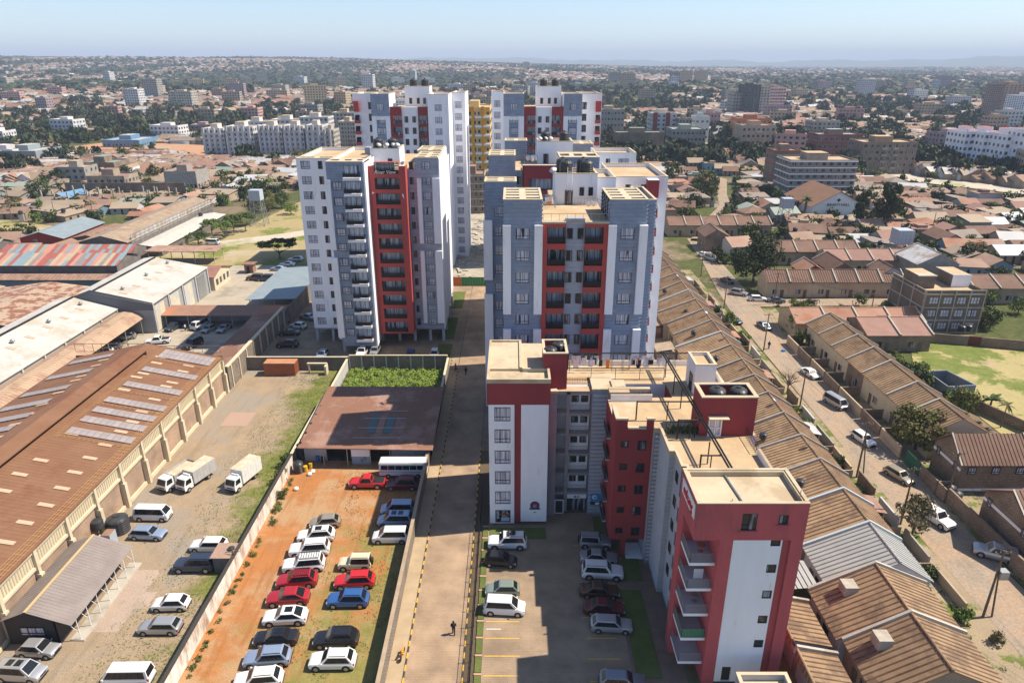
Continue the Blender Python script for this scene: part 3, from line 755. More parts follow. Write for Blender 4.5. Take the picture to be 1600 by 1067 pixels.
pw.obj('shop_window', [FRAME, GLASSD, mat('poster_pale', (.5,.55,.62), (.2,.18,.2), .5, 3), mat('poster_blue_white', (.45,.58,.72), rough=.5)], T)
fd = M(); 
for i in range(9): fd.lathe((-1.25+.13*i*.9, 76.935, z+1.15+.12*sin(i*2.3)), [(.16,-.01),(.16,.01)], 10, i % 2, 'y')
fd.obj('shop_window_food_picture', [mat('print_orange', (.62,.22,.08), (.7,.42,.2), .5, 6), mat('print_brown', (.35,.12,.05), rough=.5)], T)
em = M(); em.lathe((3.0, 76.78, 3.15), [(.62,-.03),(.62,.03)], 22, 0, 'y'); em.lathe((3.0, 76.74, 3.15), [(.44,-.03),(.44,.03)], 20, 1, 'y'); em.lathe((3.0, 76.70, 3.1), [(.22,-.03),(.22,.03)], 16, 2, 'y')
em.box(2.3,3.7,76.70,76.74,2.55,2.78,0); em.box(2.85,3.15,76.72,76.77,2.05,2.13,0)
em.obj('round_emblem', [mat('emblem_navy',(.03,.04,.09),rough=.5), mat('emblem_red',(.4,.03,.03),rough=.5), mat('emblem_blue',(.05,.3,.6),rough=.5)], T)
# red tank box on the roof
W.box(4.0, 7.0, 80.4, 80.6, 18.3, 23.2, iRW); W.box(4.0, 4.2, 80.6, 85, 20, 23.2, iRW); W.box(6.8, 7.0, 80.6, 85, 18.3, 23.2, iRW); W.box(4.2, 6.8, 84.8, 85, 20, 23.2, iRW)
W.box(4.2, 6.8, 80.6, 84.8, 21.9, 22.0, iCO)
for b in ((3.9,7.1,80.3,80.65),(3.9,4.25,80.65,84.75),(6.75,7.1,80.65,84.75),(3.9,7.1,84.75,85.1)): W.box(*b, 23.2, 23.35, iC)
# central courtyard face
Yc = 79.8
W.box(4.6, 5.75, 78.9, 82, 0, 18.5, iM, top=iFW); W.box(4.6,5.85,78.8,79.2,18.5,18.8,iFW)
W.box(5.75, 13.5, 81.2, 82, 0, 18.2, iLG)
W.box(5.75, 27.4, 82, 88.2, 0, 18.3, iW, top=iF)
W.box(7.0, 7.45, Yc, 80.2, 0, 18.2, iM)
W.box(5.75, 10.2, Yc, 81.2, 17.85, 18.3, iM, top=iF)
for k in range(5):
    z = 3.15 + 3.0*k
    W.box(5.75, 10.2, Yc+.05, 81.2, z-.35, z, iM)
    W.box(7.45, 10.1, 80.85, 81.19, z, z+2.65, iW)
    for u in (8.2, 9.4): window(T, 'f', 80.84, u, z+1.15, .95, .9, 'nar', .0)
    r = M(); railing(r, [(7.45, Yc+.1), (10.15, Yc+.1)], z, 1.1, .17, .025); railing(r, [(5.8, Yc+.1), (7.0, Yc+.1)], z, 1.1, .17, .025)
    r.obj('landing_railing', STEEL, T)
W.box(7.5, 10.1, Yc, 80.0, 2.2, 2.8, iW)
sg = M(); sg.box(7.55, 10.05, 79.7, 79.78, 2.25, 2.75, 0); sg.box(8.4, 8.75, 79.66, 79.7, 2.38, 2.65, 1); sg.box(8.85, 9.15, 79.66, 79.7, 2.4, 2.63, 2)
sg.obj('shop_sign', [SIGNW, BLUEP, mat('sign_orange', (.6,.15,.03), rough=.5)], T)
dk = M(); dk.box(7.5, 10.1, 80.3, 80.4, 0, 2.2); dk.obj('shop_front', GLASSD, T)
en = M(); en.box(5.9, 7.0, 79.4, 79.5, 0, .1, 1); en.box(5.8, 5.9, 79.38, 79.5, 0, 2.2, 1); en.box(6.9, 7.0, 79.38, 79.5, 0, 2.2, 1); en.box(5.9, 6.9, 79.38, 79.5, 2.1, 2.2, 1); en.box(5.9, 6.9, 79.45, 79.5, .1, 2.1, 0)
en.obj('entrance_door', [DARK, WHITE], T)
# corrugated stair pier and narrower one
W.box(10.2, 13.0, 79.2, 84, 0, 18.7, iM, top=iFW, skip='f'); sheet(W, 'f', 79.2, 10.2, 13.0, 0, 18.7, (), .1, iL)
slats(S, 'f', 79.2, 10.25, 12.95, 0.4, 18.6, (), .58, .30, .14, iLG)
W.box(12.2, 12.75, 77.6, 79.2, 0, 18.9, iM, top=iFW); W.box(12.75, 14.5, 78.2, 82, 0, 18.9, iM, top=iFW); slats(S, 'f', 78.2, 12.78, 14.4, .4, 18.8, (), .58, .30, .14, iLG)
W.box(10.1, 13.05, 79.05, 79.35, 18.7, 18.95, iFW); W.box(12.1, 14.6, 77.5, 78.4, 18.9, 19.25, iFW); W.box(12.1, 17.3, 78.4, 79.0, 18.9, 19.3, iFW)
bn = M(); bn.box(10.55, 12.95, 78.95, 79.0, 2.2, 3.5, 0); bn.box(10.55, 12.95, 78.93, 79.0, 1.75, 2.18, 1); bn.box(11.2, 11.75, 78.9, 78.93, 1.8, 2.12, 2); bn.box(11.8, 12.9, 78.9, 78.93, 1.8, 2.12, 3)
bn.lathe((11.1, 78.93, 2.95), [(.33,-.02),(.33,.02)], 16, 2, 'y'); bn.lathe((11.15, 78.9, 2.93), [(.18,-.02),(.18,.02)], 14, 4, 'y')
bn.obj('wall_banner', [mat('banner_blue', (.02,.17,.42), (.04,.25,.5), .6, 1.5), DARK, SIGNW, mat('banner_green',(.03,.2,.05),rough=.6), mat('banner_ring', (.03,.25,.5), rough=.6)], T)
# red bay on legs
W.box(11.9, 16.2, 70.0, 78.2, 3.0, 18.3, iRW, top=iF, skip='f')
rz_ = [16.0-3.0*k for k in range(5)]
bay(T, W, S, 'f', 70.0, 11.9, 16.2, 3.0, 18.3, iRW, [(13.0, .95, .85, .25, 'nar'), (15.0, 1.05, 1.25, -.1, 'nar')], [z-1.0+.6 for z in rz_])
W.box(11.9, 12.2, 70.0, 73.5, 18.3, 19.5, iRW); W.box(12.2, 13.2, 70.0, 70.3, 18.3, 19.4, iRW); W.box(15.4, 16.2, 70.0, 70.3, 18.3, 19.4, iRW)
for b in ((11.8,12.3,69.9,73.6),(12.3,13.25,69.9,70.4),(15.35,16.3,69.9,70.4)): W.box(*b, 19.45, 19.65, iFW)
W.box(13.25, 15.35, 69.85, 70.35, 18.3, 18.5, iFW)
for i in range(5):
    b = M(); z = 16.2-3*i; b.box(11.45, 11.9, 73.6, 76.6, z-1.3, z-1.15, 0); b.box(11.45, 11.5, 73.6, 76.6, z-1.15, z-.1, 1); b.obj('side_balcony', [LGREY, RAIL], T)
W.box(13.4, 14.0, 70.4, 71, 0, 3, iRW); W.box(15.2,15.7,74,74.6,0,3,iRW); W.box(12.0, 17, 78, 78.4, 0, 3, iLG)
pl = M(); pl.box(14.1, 16.3, 70.0, 73, 0.02, .16); pl.obj('entrance_plinth', WHITE, T)
# stepped grey walls down the wing
def step(x0, x1, y0, y1, ztop, sl=True, wall=iM, left=True):
    W.box(x0, x1, y0, y1, 0, ztop, wall, top=iF)
    if sl: slats(S, 'f', y0, x0+.05, x1, .5, ztop-.1, (), .55, .3, .12, iLG)
    if left: slats(S, 'l', x0, y0, y1, .5, ztop-.1, (), .28, .18, .04, iLG)
step(16.2, 20, 69.2, 78, 18.3); step(16.8, 20, 64.2, 69.2, 18.3, wall=iLG); step(17.4, 20, 61.2, 64.2, 18.3, wall=iM); step(17.9, 20, 57.0, 61.2, 18.3, wall=iLG, sl=False, left=False)
for b in ((16.1,16.7,69.1,69.5),(16.7,17.0,64.1,69.1),(17.0,17.5,64.1,64.5),(17.3,17.6,61.1,64.1),(17.6,18.1,61.1,61.5),(17.8,18.1,57.1,61.1)): W.box(*b, 18.3, 18.9, iFW)
for k in range(5):
    z = 3.1 + 3*k
    b = M(); b.box(17.0, 17.9, 58.5, 60.4, z-.2, z, 0); b.box(17.0, 17.05, 58.5, 60.4, z, z+1, 0)
    b.obj('side_balcony', [LGREY, RAIL], T)
    window(T, 'l', 17.9, 59.5, z+.1, 1.4, 2.0, 'door', 0); window(T, 'l', 17.4, 62.6, z+.9, 1.0, 1.2, 'nar', 0); window(T, 'l', 16.2, 70+2.0, z+.9, .1, .1, 'nar', 0) if False else None
W.box(20, 26.4, 57.0, 82, 0, 18.3, iRW, top=iF)
W.box(26.1, 26.4, 57, 64.3, 18.3, 19.1, iW, top=iFW); W.box(27.1, 27.4, 79.0, 88.2, 18.3, 18.9, iW, top=iFW); W.box(7.0, 27.1, 87.9, 88.2, 18.3, 19.0, iW, top=iFW)
W.box(12.2, 17.3, 76.9, 77.15, 18.3, 19.2, iW, top=iFW); W.box(26.4,27.4,68.5,79,0,18.3,iW,top=iF)
# white stair box, red tank box with glazed door
rect_sheet_mass(W, 22.8, 25.4, 78.8, 83, 18.3, 22.4, iW, skip='', deck=.4); window(T, 'l', 22.8, 80.3, 18.4, 1.3, 2.2, 'nar', 0, 'door')
W.box(20.9, 27.0, 68.4, 68.65, 18.3, 23.0, iRW); W.box(20.9, 21.15, 68.65, 72, 18.3, 23.0, iRW); W.box(26.75, 27.0, 68.65, 72, 0, 23, iRW); W.box(21.15, 26.75, 71.75, 72, 18.3, 23, iRW)
W.box(21.15, 26.75, 68.65, 71.75, 21.4, 21.5, iCO)
for b in ((20.8,27.1,68.3,68.75),(20.8,21.25,68.75,71.65),(26.65,27.1,68.75,71.65),(20.8,27.1,71.65,72.1)): W.box(*b, 23.0, 23.15, iFW)
gd = M(); gd.box(21.9, 23.3, 68.33, 68.38, 18.35, 20.5, 1); 
for a, b, c, d in ((21.85,21.97,18.3,20.55),(23.23,23.35,18.3,20.55),(22.54,22.66,18.3,20.55),(21.97,23.23,20.43,20.55),(21.97,23.23,18.3,18.5),(21.97,23.23,19.3,19.4)): gd.box(a,b,68.25,68.395,c,d,0)
gd.obj('glazed_door', [WHITE, GLASS], T)
cn = M(); cn.box(21.7, 23.9, 67.5, 68.39, 20.75, 20.83); cn.obj('door_canopy', CREAM, T)
# the sign tower at the front
X0, X1, Yf, Yb = 16.3, 26.2, 51.3, 57.0
tp = [(20.4, 21.75, 18.35, 20.15), (23.65, 24.5, 19.0, 20.0)]
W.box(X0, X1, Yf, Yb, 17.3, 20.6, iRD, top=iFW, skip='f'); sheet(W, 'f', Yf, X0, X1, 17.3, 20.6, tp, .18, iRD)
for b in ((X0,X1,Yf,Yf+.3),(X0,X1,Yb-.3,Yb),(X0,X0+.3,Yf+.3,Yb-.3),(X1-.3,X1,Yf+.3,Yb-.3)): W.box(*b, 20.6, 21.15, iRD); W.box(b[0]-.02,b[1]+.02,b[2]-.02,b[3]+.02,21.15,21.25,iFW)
W.box(X0+.3, X1-.3, Yf+.3, Yb-.3, 20.6, 20.64, iFW)
for b in ((X0+.3,X0+.5,Yf+.3,Yb-.3),(X0+.5,X1-.5,Yb-.5,Yb-.3),(X1-.5,X1-.3,Yf+.3,Yb-.3)): W.box(*b,20.64,21.14,iFW)
window(T, 'f', Yf, 21.07, 18.35, 1.35, 1.8, 'nar', .13); window(T, 'f', Yf, 24.07, 19.0, .85, 1.0, 'dark', .13)
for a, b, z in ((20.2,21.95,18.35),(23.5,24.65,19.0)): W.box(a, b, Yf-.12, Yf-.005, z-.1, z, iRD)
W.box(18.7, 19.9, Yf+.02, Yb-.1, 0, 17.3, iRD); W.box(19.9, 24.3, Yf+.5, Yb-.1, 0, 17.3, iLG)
zs = [17.05-.45-2.98*k for k in range(5)]
sheet(W, 'f', Yf+.06, 19.9, 24.35, .3, 17.3, [(23.3, 24.2, z, z+.95) for z in zs] + [(20.6, 21.5, .3, 2.2)], .2, iW)
for z in zs: window(T, 'f', Yf+.06, 23.75, z, .9, .95, 'dark', .13)
dd = M(); dd.box(20.6, 21.5, Yf+.25, Yf+.3, .3, 2.2); dd.obj('door', FRAME, T)
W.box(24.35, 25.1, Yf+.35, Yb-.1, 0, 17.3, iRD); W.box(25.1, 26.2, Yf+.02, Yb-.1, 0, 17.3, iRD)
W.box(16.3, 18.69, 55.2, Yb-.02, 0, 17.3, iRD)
for i, z in enumerate((14.3, 11.35, 8.35, 5.35, 2.35)):
    b = M(); b.box(16.35, 18.7, 51.9, 55.2, z-.32, z, 0, top=1)
    o = b.obj('corner_balcony', [WHITE, LGREY], T)
    r = M(); railing(r, [(18.65, 51.95), (16.4, 51.95), (16.4, 55.15)], z, 1.0, .13, .018)
    if i == 3: r.box(16.45, 18.6, 51.99, 52.0, z+.1, z+.9, 1); r.box(16.44, 16.45, 52.0, 55.1, z+.1, z+.9, 1)
    rr = M(); rr.v = [(a-10, b_-70, c) for a, b_, c in r.v]; rr.f = r.f; rr.m = r.m; link('railing', rr.mesh('railing', [STEEL, mat('green_netting', (.01,.28,.12), rough=.7)]), o)
hs_ = M(); hs_.box(17.3, 18.2, 53.2, 53.26, 11.4, 12.5); hs_.obj('hanging_sheet', MATS['cloth_white'], T)
for z in (14.3, 8.35): tb = M(); tb.lathe((17.8, 53.6, z), [(.28,0),(.05,.05),(.05,.65),(.42,.7),(.42,.75)], 12); tb.obj('balcony_table', mat('terracotta',(.42,.13,.07),rough=.7) if z > 10 else STEEL, T)
sb = M(); sb.box(16.2, 16.28, 51.7, 56.2, 19.25, 20.75); sb.obj('sign_board', SIGNW, T)
SIGNR = mat('sign_red', (.55,.02,.04), rough=.5)
letters('enkang', 1.42, (16.17, 53.95, 20.0), (pi/2, 0, -pi/2), SIGNR, T, sx=.84)
pp = M(); pp.bar((20.6,51.7,20.75),(20.2,56.6,20.75),.09,6); pp.bar((19.4,51.6,20.6),(19.4,51.6,21.5),.04,5); pp.bar((25.6,52.2,20.6),(25.6,52.2,22),.04,5); pp.obj('roof_pipe', STEEL, T)
W.obj('walls', WM, T); S.obj('cladding_slats', WM, T, kind='stuff')
for i, (x, y, h_) in enumerate(((4.9, 81.7, 22), (6.0, 83.4, 22))): tank(('nearer', 'farther')[i] + ' black tank in the small red box behind the white and red wing', x, y, h_, .85, 1.7)
for i, x in enumerate((23.0, 25.4)): tank(('left', 'right')[i] + ' black tank sitting low in the large red roof box above the glazed door', x, 70.2, 21.5, .95, 2.0)
# roof gantry of pipes
g = thing('pipe_gantry', 'long dark pipe gantry with posts and side arms running along the tan roof', 'pipework', (20.5, 70, 18.3))
q = M()
for dx in (0, .3): q.bar((20.2+dx, 86.8, 20.9), (20.9+dx, 57.2, 20.9), .1, 6)
q.obj('pipe_pair', RAIL, g)
for (xa_, xb_, y) in ((7.6, 24.3, 86.6), (14.5, 21.7, 72.1), (18.9, 21.0, 60.2), (18.3, 21.0, 67.6)):
    q = M(); q.bar((xa_, y, 20.7), (xb_, y, 20.7), .1, 6); q.bar((xa_, y, 18.3), (xa_, y, 20.8), .09, 6); q.bar(((xa_+xb_)/2, y, 18.3), ((xa_+xb_)/2, y, 20.7), .06, 6); q.obj('side_arm', RAIL, g)
for y in (84, 79, 75, 68, 62.5): q = M(); q.bar((20.35, y, 18.3), (20.35, y, 20.9), .07, 6); q.obj('post', RAIL, g)
g = thing('roof_frame', 'thin dark railing frame around the back of the tan roof', 'railing', (14, 84, 18.3)); q = M()
railing(q, [(7.2, 83.2), (20, 83.2)], 18.3, 1.7, 2.6, .045); railing(q, [(7.2, 82.2), (10.2, 82.2)], 18.3, .8, .3, .02); railing(q, [(13.3, 79.2), (17.2, 79.2), (17.2, 77.2)], 18.3, .9, .5, .03)
railing(q, [(17.0, 69.4), (20.8, 69.4)], 18.3, 1.2, .4, .03); railing(q, [(26.2, 64.5), (26.2, 68.3)], 18.3, 1.1, .4, .03)
q.obj('rails', RAIL, g)
laundry('long row of white sheets and dark clothes across the back of the tan roof', 7.8, 13.5, 85.6, 18.3, 24, 12, lines=3, dy=.7)
laundry('white sheets and bright shirts on the tan roof left of the white stair box', 15.0, 22.0, 85.6, 18.3, 32, 13, lines=3, dy=.7)
bx = thing('guard_room', 'small cream parapet roof at the foot of the sign tower, cut by the picture edge', 'building', (23.4, 48, 0))
q = M(); rect_sheet_mass(q, 21.1, 25.8, 45.5, 49.1, 0, 3.9, 0, top=1, skip=''); 
q.m = [min(k_, 1) if k_ < 2 else 1 for k_ in q.m]; q.obj('walls', [LGREY, CREAM], bx)

# ============================================================ GROUND AND HARD SURFACES
def hgt(x, y):
    r = sqrt(x*x + y*y)
    if r < 480: return 0.0
    t = min(1, (r-480)/900); t = t*t*(3-2*t)
    k = min(1, max(0, (r-900)/3600)); k = k*k*(3-2*k)
    side = .5 - .5*max(-1, min(1, x/1500.0))            # 1 on the left, 0 on the right
    a = mnoise.noise((x/520, y/520, .3))*9 + mnoise.noise((x/1400, y/900, 2.1))*16
    return t*a*.9 + k*(18 + 62*side) + t*side*6
def ground():
    m = M(); rings = [0, 60, 120, 200, 300, 420, 480] + [480*1.07**i for i in range(1, 47)]
    n = 140; a0, a1 = radians(-60), radians(60)
    for r in rings:
        for j in range(n+1):
            a = a0+(a1-a0)*j/n; x, y = r*sin(a), r*cos(a) - 40
            m.v.append((x, y, hgt(x, y) - .06))
    for i in range(len(rings)-1):
        for j in range(n):
            k = i*(n+1)+j; m.f.append((k, k+1, k+n+2, k+n+1)); m.m.append(0)
    m.sm = True
    return m
def gmat(name, a, b, grass=None, gs=.12, bias=(0,0,0), rough=.95, sc=.35, fine=(.75, 1.2), third=None, ts=.06, tlo=.52, thi=.62, g2=None, sharp=.05, fs=6.0, streak=None):
    m = bpy.data.materials.new(name); m.use_nodes = True
    nt = m.node_tree; nd = nt.nodes; lk = nt.links; bs = nd['Principled BSDF']; bs.inputs['Roughness'].default_value = rough
    bs.inputs['Specular IOR Level'].default_value = .15
    g = nd.new('ShaderNodeNewGeometry'); P_ = g.outputs['Position']
    def noise(s, det=6, ro=.65, off=0):
        n = nd.new('ShaderNodeTexNoise'); n.inputs['Scale'].default_value = s; n.inputs['Detail'].default_value = det; n.inputs['Roughness'].default_value = ro
        if off:
            ad = nd.new('ShaderNodeVectorMath'); ad.operation = 'ADD'; ad.inputs[1].default_value = (off, off*2, 0); lk.new(P_, ad.inputs[0]); lk.new(ad.outputs[0], n.inputs[0])
        else: lk.new(P_, n.inputs[0])
        return n.outputs[0]
    def ramp(o, lo, hi, t0=0, t1=1):
        r = nd.new('ShaderNodeMapRange'); r.inputs[1].default_value = lo; r.inputs[2].default_value = hi; r.inputs[3].default_value = t0; r.inputs[4].default_value = t1
        lk.new(o, r.inputs[0]); return r.outputs[0]
    def mix(f, c1, c2):
        x = nd.new('ShaderNodeMix'); x.data_type = 'RGBA'; lk.new(f, x.inputs[0])
        for i, c in ((6, c1), (7, c2)):
            if isinstance(c, tuple): x.inputs[i].default_value = c + (1,)
            else: lk.new(c, x.inputs[i])
        return x.outputs[2]
    out = mix(ramp(noise(sc), .36, .64), tuple(a), tuple(b))
    if third is not None: out = mix(ramp(noise(ts, 7, .7, 31), tlo, thi), out, tuple(third))
    if grass is not None:
        n = noise(gs, 8, .72, 11)
        sx = nd.new('ShaderNodeSeparateXYZ'); lk.new(P_, sx.inputs[0])
        def ma(op, p, q):
            k = nd.new('ShaderNodeMath'); k.operation = op
            for i, c in ((0, p), (1, q)):
                if isinstance(c, (int, float)): k.inputs[i].default_value = c
                else: lk.new(c, k.inputs[i])
            return k.outputs[0]
        s = ma('ADD', ma('ADD', n, ma('MULTIPLY', sx.outputs[0], bias[0])), ma('ADD', ma('MULTIPLY', sx.outputs[1], bias[1]), bias[2]))
        gc = mix(ramp(noise(.5, 5, .7, 5), .35, .65), tuple(grass), tuple(g2 or [c*1.5 for c in grass]))
        out = mix(ramp(s, .5, .5+sharp), out, gc)
    if streak:
        mp = nd.new('ShaderNodeMapping'); mp.inputs['Scale'].default_value = streak; lk.new(P_, mp.inputs[0])
        n = nd.new('ShaderNodeTexNoise'); n.inputs['Scale'].default_value = 1; n.inputs['Detail'].default_value = 5; n.inputs['Roughness'].default_value = .6; lk.new(mp.outputs[0], n.inputs[0])
        out = mix(ramp(n.outputs[0], .52, .68, 0, .6), out, tuple(c*.62 for c in a))
    f = ramp(noise(fs, 4, .7, 3), .3, .7, fine[0], fine[1])
    hs = nd.new('ShaderNodeHueSaturation'); lk.new(out, hs.inputs['Color']); lk.new(f, hs.inputs['Value'])
    lk.new(hs.outputs[0], bs.inputs['Base Color'])
    MATS[name] = m; return m
GRASS1, GRASS2 = (.085,.12,.022), (.15,.17,.04)
GROUND = gmat('town_earth', (.22,.165,.11), (.16,.125,.085), grass=(.05,.065,.02), gs=.03, bias=(0,0,.06), third=(.28,.23,.175), ts=.02, g2=(.10,.11,.035))
ground().obj('ground', GROUND, kind='structure')
def pad(name, x0, x1, y0, y1, z, m_, kind='structure', th=0.0):
    m = M()
    if th: m.box(x0, x1, y0, y1, z-th, z)
    else: m.poly([(x0,y0,z),(x1,y0,z),(x1,y1,z),(x0,y1,z)])
    return m.obj(name, m_, kind=kind)
PAVE = brickmat('block_paving', (.36,.255,.168), (.325,.23,.15), (.285,.20,.13), .42, .21, ax='xy', ms=.03)
PAVE2 = brickmat('lot_paving', (.31,.225,.15), (.285,.21,.14), (.24,.175,.12), .42, .21, ax='xy', ms=.03)
DRYG = gmat('dry_field', (.36,.29,.15), (.30,.25,.13), grass=(.13,.15,.035), gs=.05, bias=(0,0,-.02), third=(.40,.33,.23), ts=.04)
YARD = gmat('yard_earth', (.335,.255,.17), (.275,.21,.145), grass=GRASS1, g2=(.20,.19,.06), gs=.10, bias=(.040,.003,1.31), third=(.27,.235,.195), ts=.07, tlo=.48, thi=.6, sharp=.12, fine=(.7,1.25), streak=(.9,.09,1))
ODIRT = gmat('orange_earth', (.40,.165,.055), (.33,.15,.06), grass=(.17,.17,.045), g2=(.27,.22,.09), gs=.14, bias=(.019,-.007,.90), third=(.38,.24,.13), ts=.11, tlo=.47, thi=.57, sharp=.16, fine=(.75,1.2), streak=(1.1,.10,1))
pad('dirt_yard', -53.2, -33.4, 30, 127.4, 0, YARD)
pad('orange_dirt_yard', -33.2, -12.6, 30, 93.0, 0, ODIRT)
pad('driveway', -10.8, -4.95, 28, 184, .012, PAVE)
pad('verge', -12.6, -10.8, 28, 127.4, .004, mat('verge_dust', (.42,.32,.21), (.34,.26,.17), .95, .5, kind='world'))
pad('estate_paving', -53, -10.9, 127.6, 200, .006, PAVE2)
pad('estate_paving_right', -4.9, 40, 96, 190, .006, PAVE2)
pad('parking_lot', -3.1, 12.2, 30, 79.6, .012, PAVE2)
pad('garden_strip', -4.9, -3.1, 28, 96, .008, mat('garden_soil', (.12,.085,.055), (.09,.07,.045), .95, 1, kind='world'))
pad('side_path', 12.2, 17.5, 40, 79.6, .008, mat('path_dark_brick', (.22,.15,.11), (.17,.12,.09), .9, .7, kind='world'))
pad('building_site_ground', -24, -2, 184.5, 300, .01, gmat('site_ground', (.42,.37,.29), (.35,.31,.25), third=(.25,.22,.18), ts=.15))
pad('building_surround', 17.5, 30, 40, 90, .004, mat('weedy_soil', (.10,.11,.04), (.16,.13,.08), .95, 1, kind='world'))
# lawns as raised grass beds
LAWN = gmat('lawn', (.085,.12,.03), (.13,.15,.045), fine=(.6,1.3), fs=12)
for (a, b, c, d) in ((-15.6,-12.5,165,178.5),(-16.6,-13.0,144,158),(-16.0,-13.0,129,141)): pad('lawn', a, b, c, d, .1, LAWN, th=.1)
pad('lawn', 12.6, 15.0, 52, 64.5, .1, LAWN, th=.1); pad('lawn', 13.6, 15.6, 66.0, 71.0, .1, LAWN, th=.1); pad('lawn', -2.9, 4.4, 73.9, 76.2, .1, LAWN, th=.1); pad('lawn', 10.8, 12.1, 75, 78.6, .1, LAWN, th=.1)
# kerbs with yellow and black blocks
def kerb(x, y0, y1):
    a, b = M(), M(); y = y0; i = 0
    while y < y1:
        (a if i % 2 == 0 else b).box(x-.07, x+.07, y, y+.78, 0, .12); y += .8; i += 1
    m = M(); m.v = a.v + b.v; m.f = a.f + [tuple(q+len(a.v) for q in f) for f in b.f]; m.m = [0]*len(a.f) + [1]*len(b.f)
    m.obj('driveway_kerb', [YEL, BLACKP], kind='structure')
kerb(-10.85, 40, 128); kerb(-4.95, 40, 96); kerb(-12.4, 129, 178)
def lines(name, segs, m_=YEL, w=.12, z=.022):
    m = M()
    for (x0, y0, x1, y1) in segs:
        if abs(x1-x0) > abs(y1-y0): m.poly([(x0,y0-w/2,z),(x1,y1-w/2,z),(x1,y1+w/2,z),(x0,y0+w/2,z)])
        else: m.poly([(x0-w/2,y0,z),(x0+w/2,y0,z),(x1+w/2,y1,z),(x1-w/2,y1,z)])
    m.obj(name, m_, kind='structure')
lines('parking_lines', [(-2.9, y, .8, y-.02) for y in (68.0, 65.7, 59.6, 57.2, 54.8, 52.3)] + [(7.8, y, 11.2, y) for y in (72.6, 60.2, 57.2, 54.4, 51.6)])
lines('parking_line_white', [(-2.8, 58.5, -1.2, 58.5)], WPAINT)
lines('parking_lines', [(x, 128.5, x, 134) for x in (-31.5,-29,-26.5,-24,-21.5,-19,-16.5)] + [(-45, y, -40, y) for y in (131, 134, 137, 140)] + [(-33, 136.5, -14, 136.5)])
# flower squares beside the lot
HEDGE = mat('hedge_leaf', (.06,.12,.015), (.10,.17,.03), .8, 3)
for k in range(11):
    y = 50.2 + 2.4*k; pad('planting_bed', -3.8, -3.15, y, y+2.0, .14, LAWN, th=.14)
    pad('bed_kerb', -3.85, -3.1, y+2.05, y+2.3, .16, mat('pink_kerb', (.45,.27,.19), rough=.9), th=.16)
# driveway fence
g = thing('railing_fence', 'long black railing fence between driveway and parking lot', 'fence', (-4.2, 60, 0)); 
for k in range(23):
    y = 30 + 2.4*k; q = M(); q.bar((-4.2, y, 0), (-4.2, y, 1.9), .05, 5); q.obj('post', RAIL, g)
q = M()
for z in (.3, 1.0, 1.75): q.bar((-4.2, 30, z), (-4.2, 83, z), .03, 4)
for k in range(260): q.bar((-4.2, 30+.2*k, .1), (-4.2, 30+.2*k, 1.8), .014, 3)
q.obj('bars', RAIL, g, kind='stuff')

# ============================================================ VEHICLES
def paint(name, c, metal=.0, rough=.32):
    return mat('paint_'+name, c, rough=rough, metal=metal, spec=.5, coat=.6)
PAINT = dict(white=paint('white',(.72,.72,.72)), silver=paint('silver',(.42,.43,.45),.5), blue=paint('blue',(.035,.115,.33),.2), red=paint('red',(.33,.012,.02)),
    bred=paint('bright_red',(.5,.015,.02)), black=paint('black',(.012,.012,.015)), navy=paint('navy',(.035,.05,.085),.3), lblue=paint('light_blue',(.30,.38,.52),.4), grey=paint('grey',(.20,.22,.26),.5),
    cream=paint('cream',(.60,.55,.38)), maroon=paint('maroon',(.10,.008,.015)), green=paint('pale_green',(.27,.33,.28),.4), brown=paint('brown',(.085,.05,.03),.3), yellow=paint('yellow',(.6,.3,.02)), gold=paint('gold',(.36,.32,.25),.4))
TRIM = mat('dark_trim', (.02,.02,.022), rough=.6); TYRE = mat('tyre', (.018,.018,.018), rough=.85); RIM = mat('rim_alloy', (.40,.41,.43), rough=.35, metal=.6)
LAMP = mat('headlamp_glass', (.55,.58,.6), rough=.15); TAIL = mat('tail_lamp_red', (.35,.01,.01), rough=.25)
VT = {  # L, W, roof z, belt z, x of: windscreen base, roof start, roof end, rear base; hood z front, boot z, ground clearance, wheel r
 'suv':   (4.7,1.88,1.70,1.05, 1.25,1.95,3.95,4.50, .92,1.02,.24,.36),
 'bigsuv':(4.95,1.95,1.90,1.15, 1.35,1.95,4.50,4.82, 1.08,1.12,.28,.40),
 'wagon': (4.5,1.72,1.50,.95, 1.15,1.80,3.85,4.38, .86,.92,.2,.31),
 'hatch': (4.0,1.70,1.52,.95, .95,1.65,3.25,3.85, .86,.94,.2,.30),
 'sedan': (4.6,1.76,1.44,.93, 1.25,1.95,3.15,3.85, .84,.95,.2,.32),
 'coupe': (4.75,1.90,1.62,1.05, 1.3,2.05,3.4,4.45, .92,1.06,.24,.38),
 'minivan':(4.7,1.80,1.86,1.10, .75,1.55,4.25,4.58, .95,1.08,.2,.33),
 'van':   (4.75,1.72,1.98,1.12, .12,.72,4.50,4.70, .98,1.1,.22,.33),
 'box4':  (4.0,1.65,1.84,1.10, 1.30,1.55,3.82,3.95, 1.04,1.08,.3,.36),
 'pickup':(5.2,1.85,1.78,1.10, 1.45,2.05,3.15,3.45, 1.02,1.08,.32,.40),
}
CARC = {}
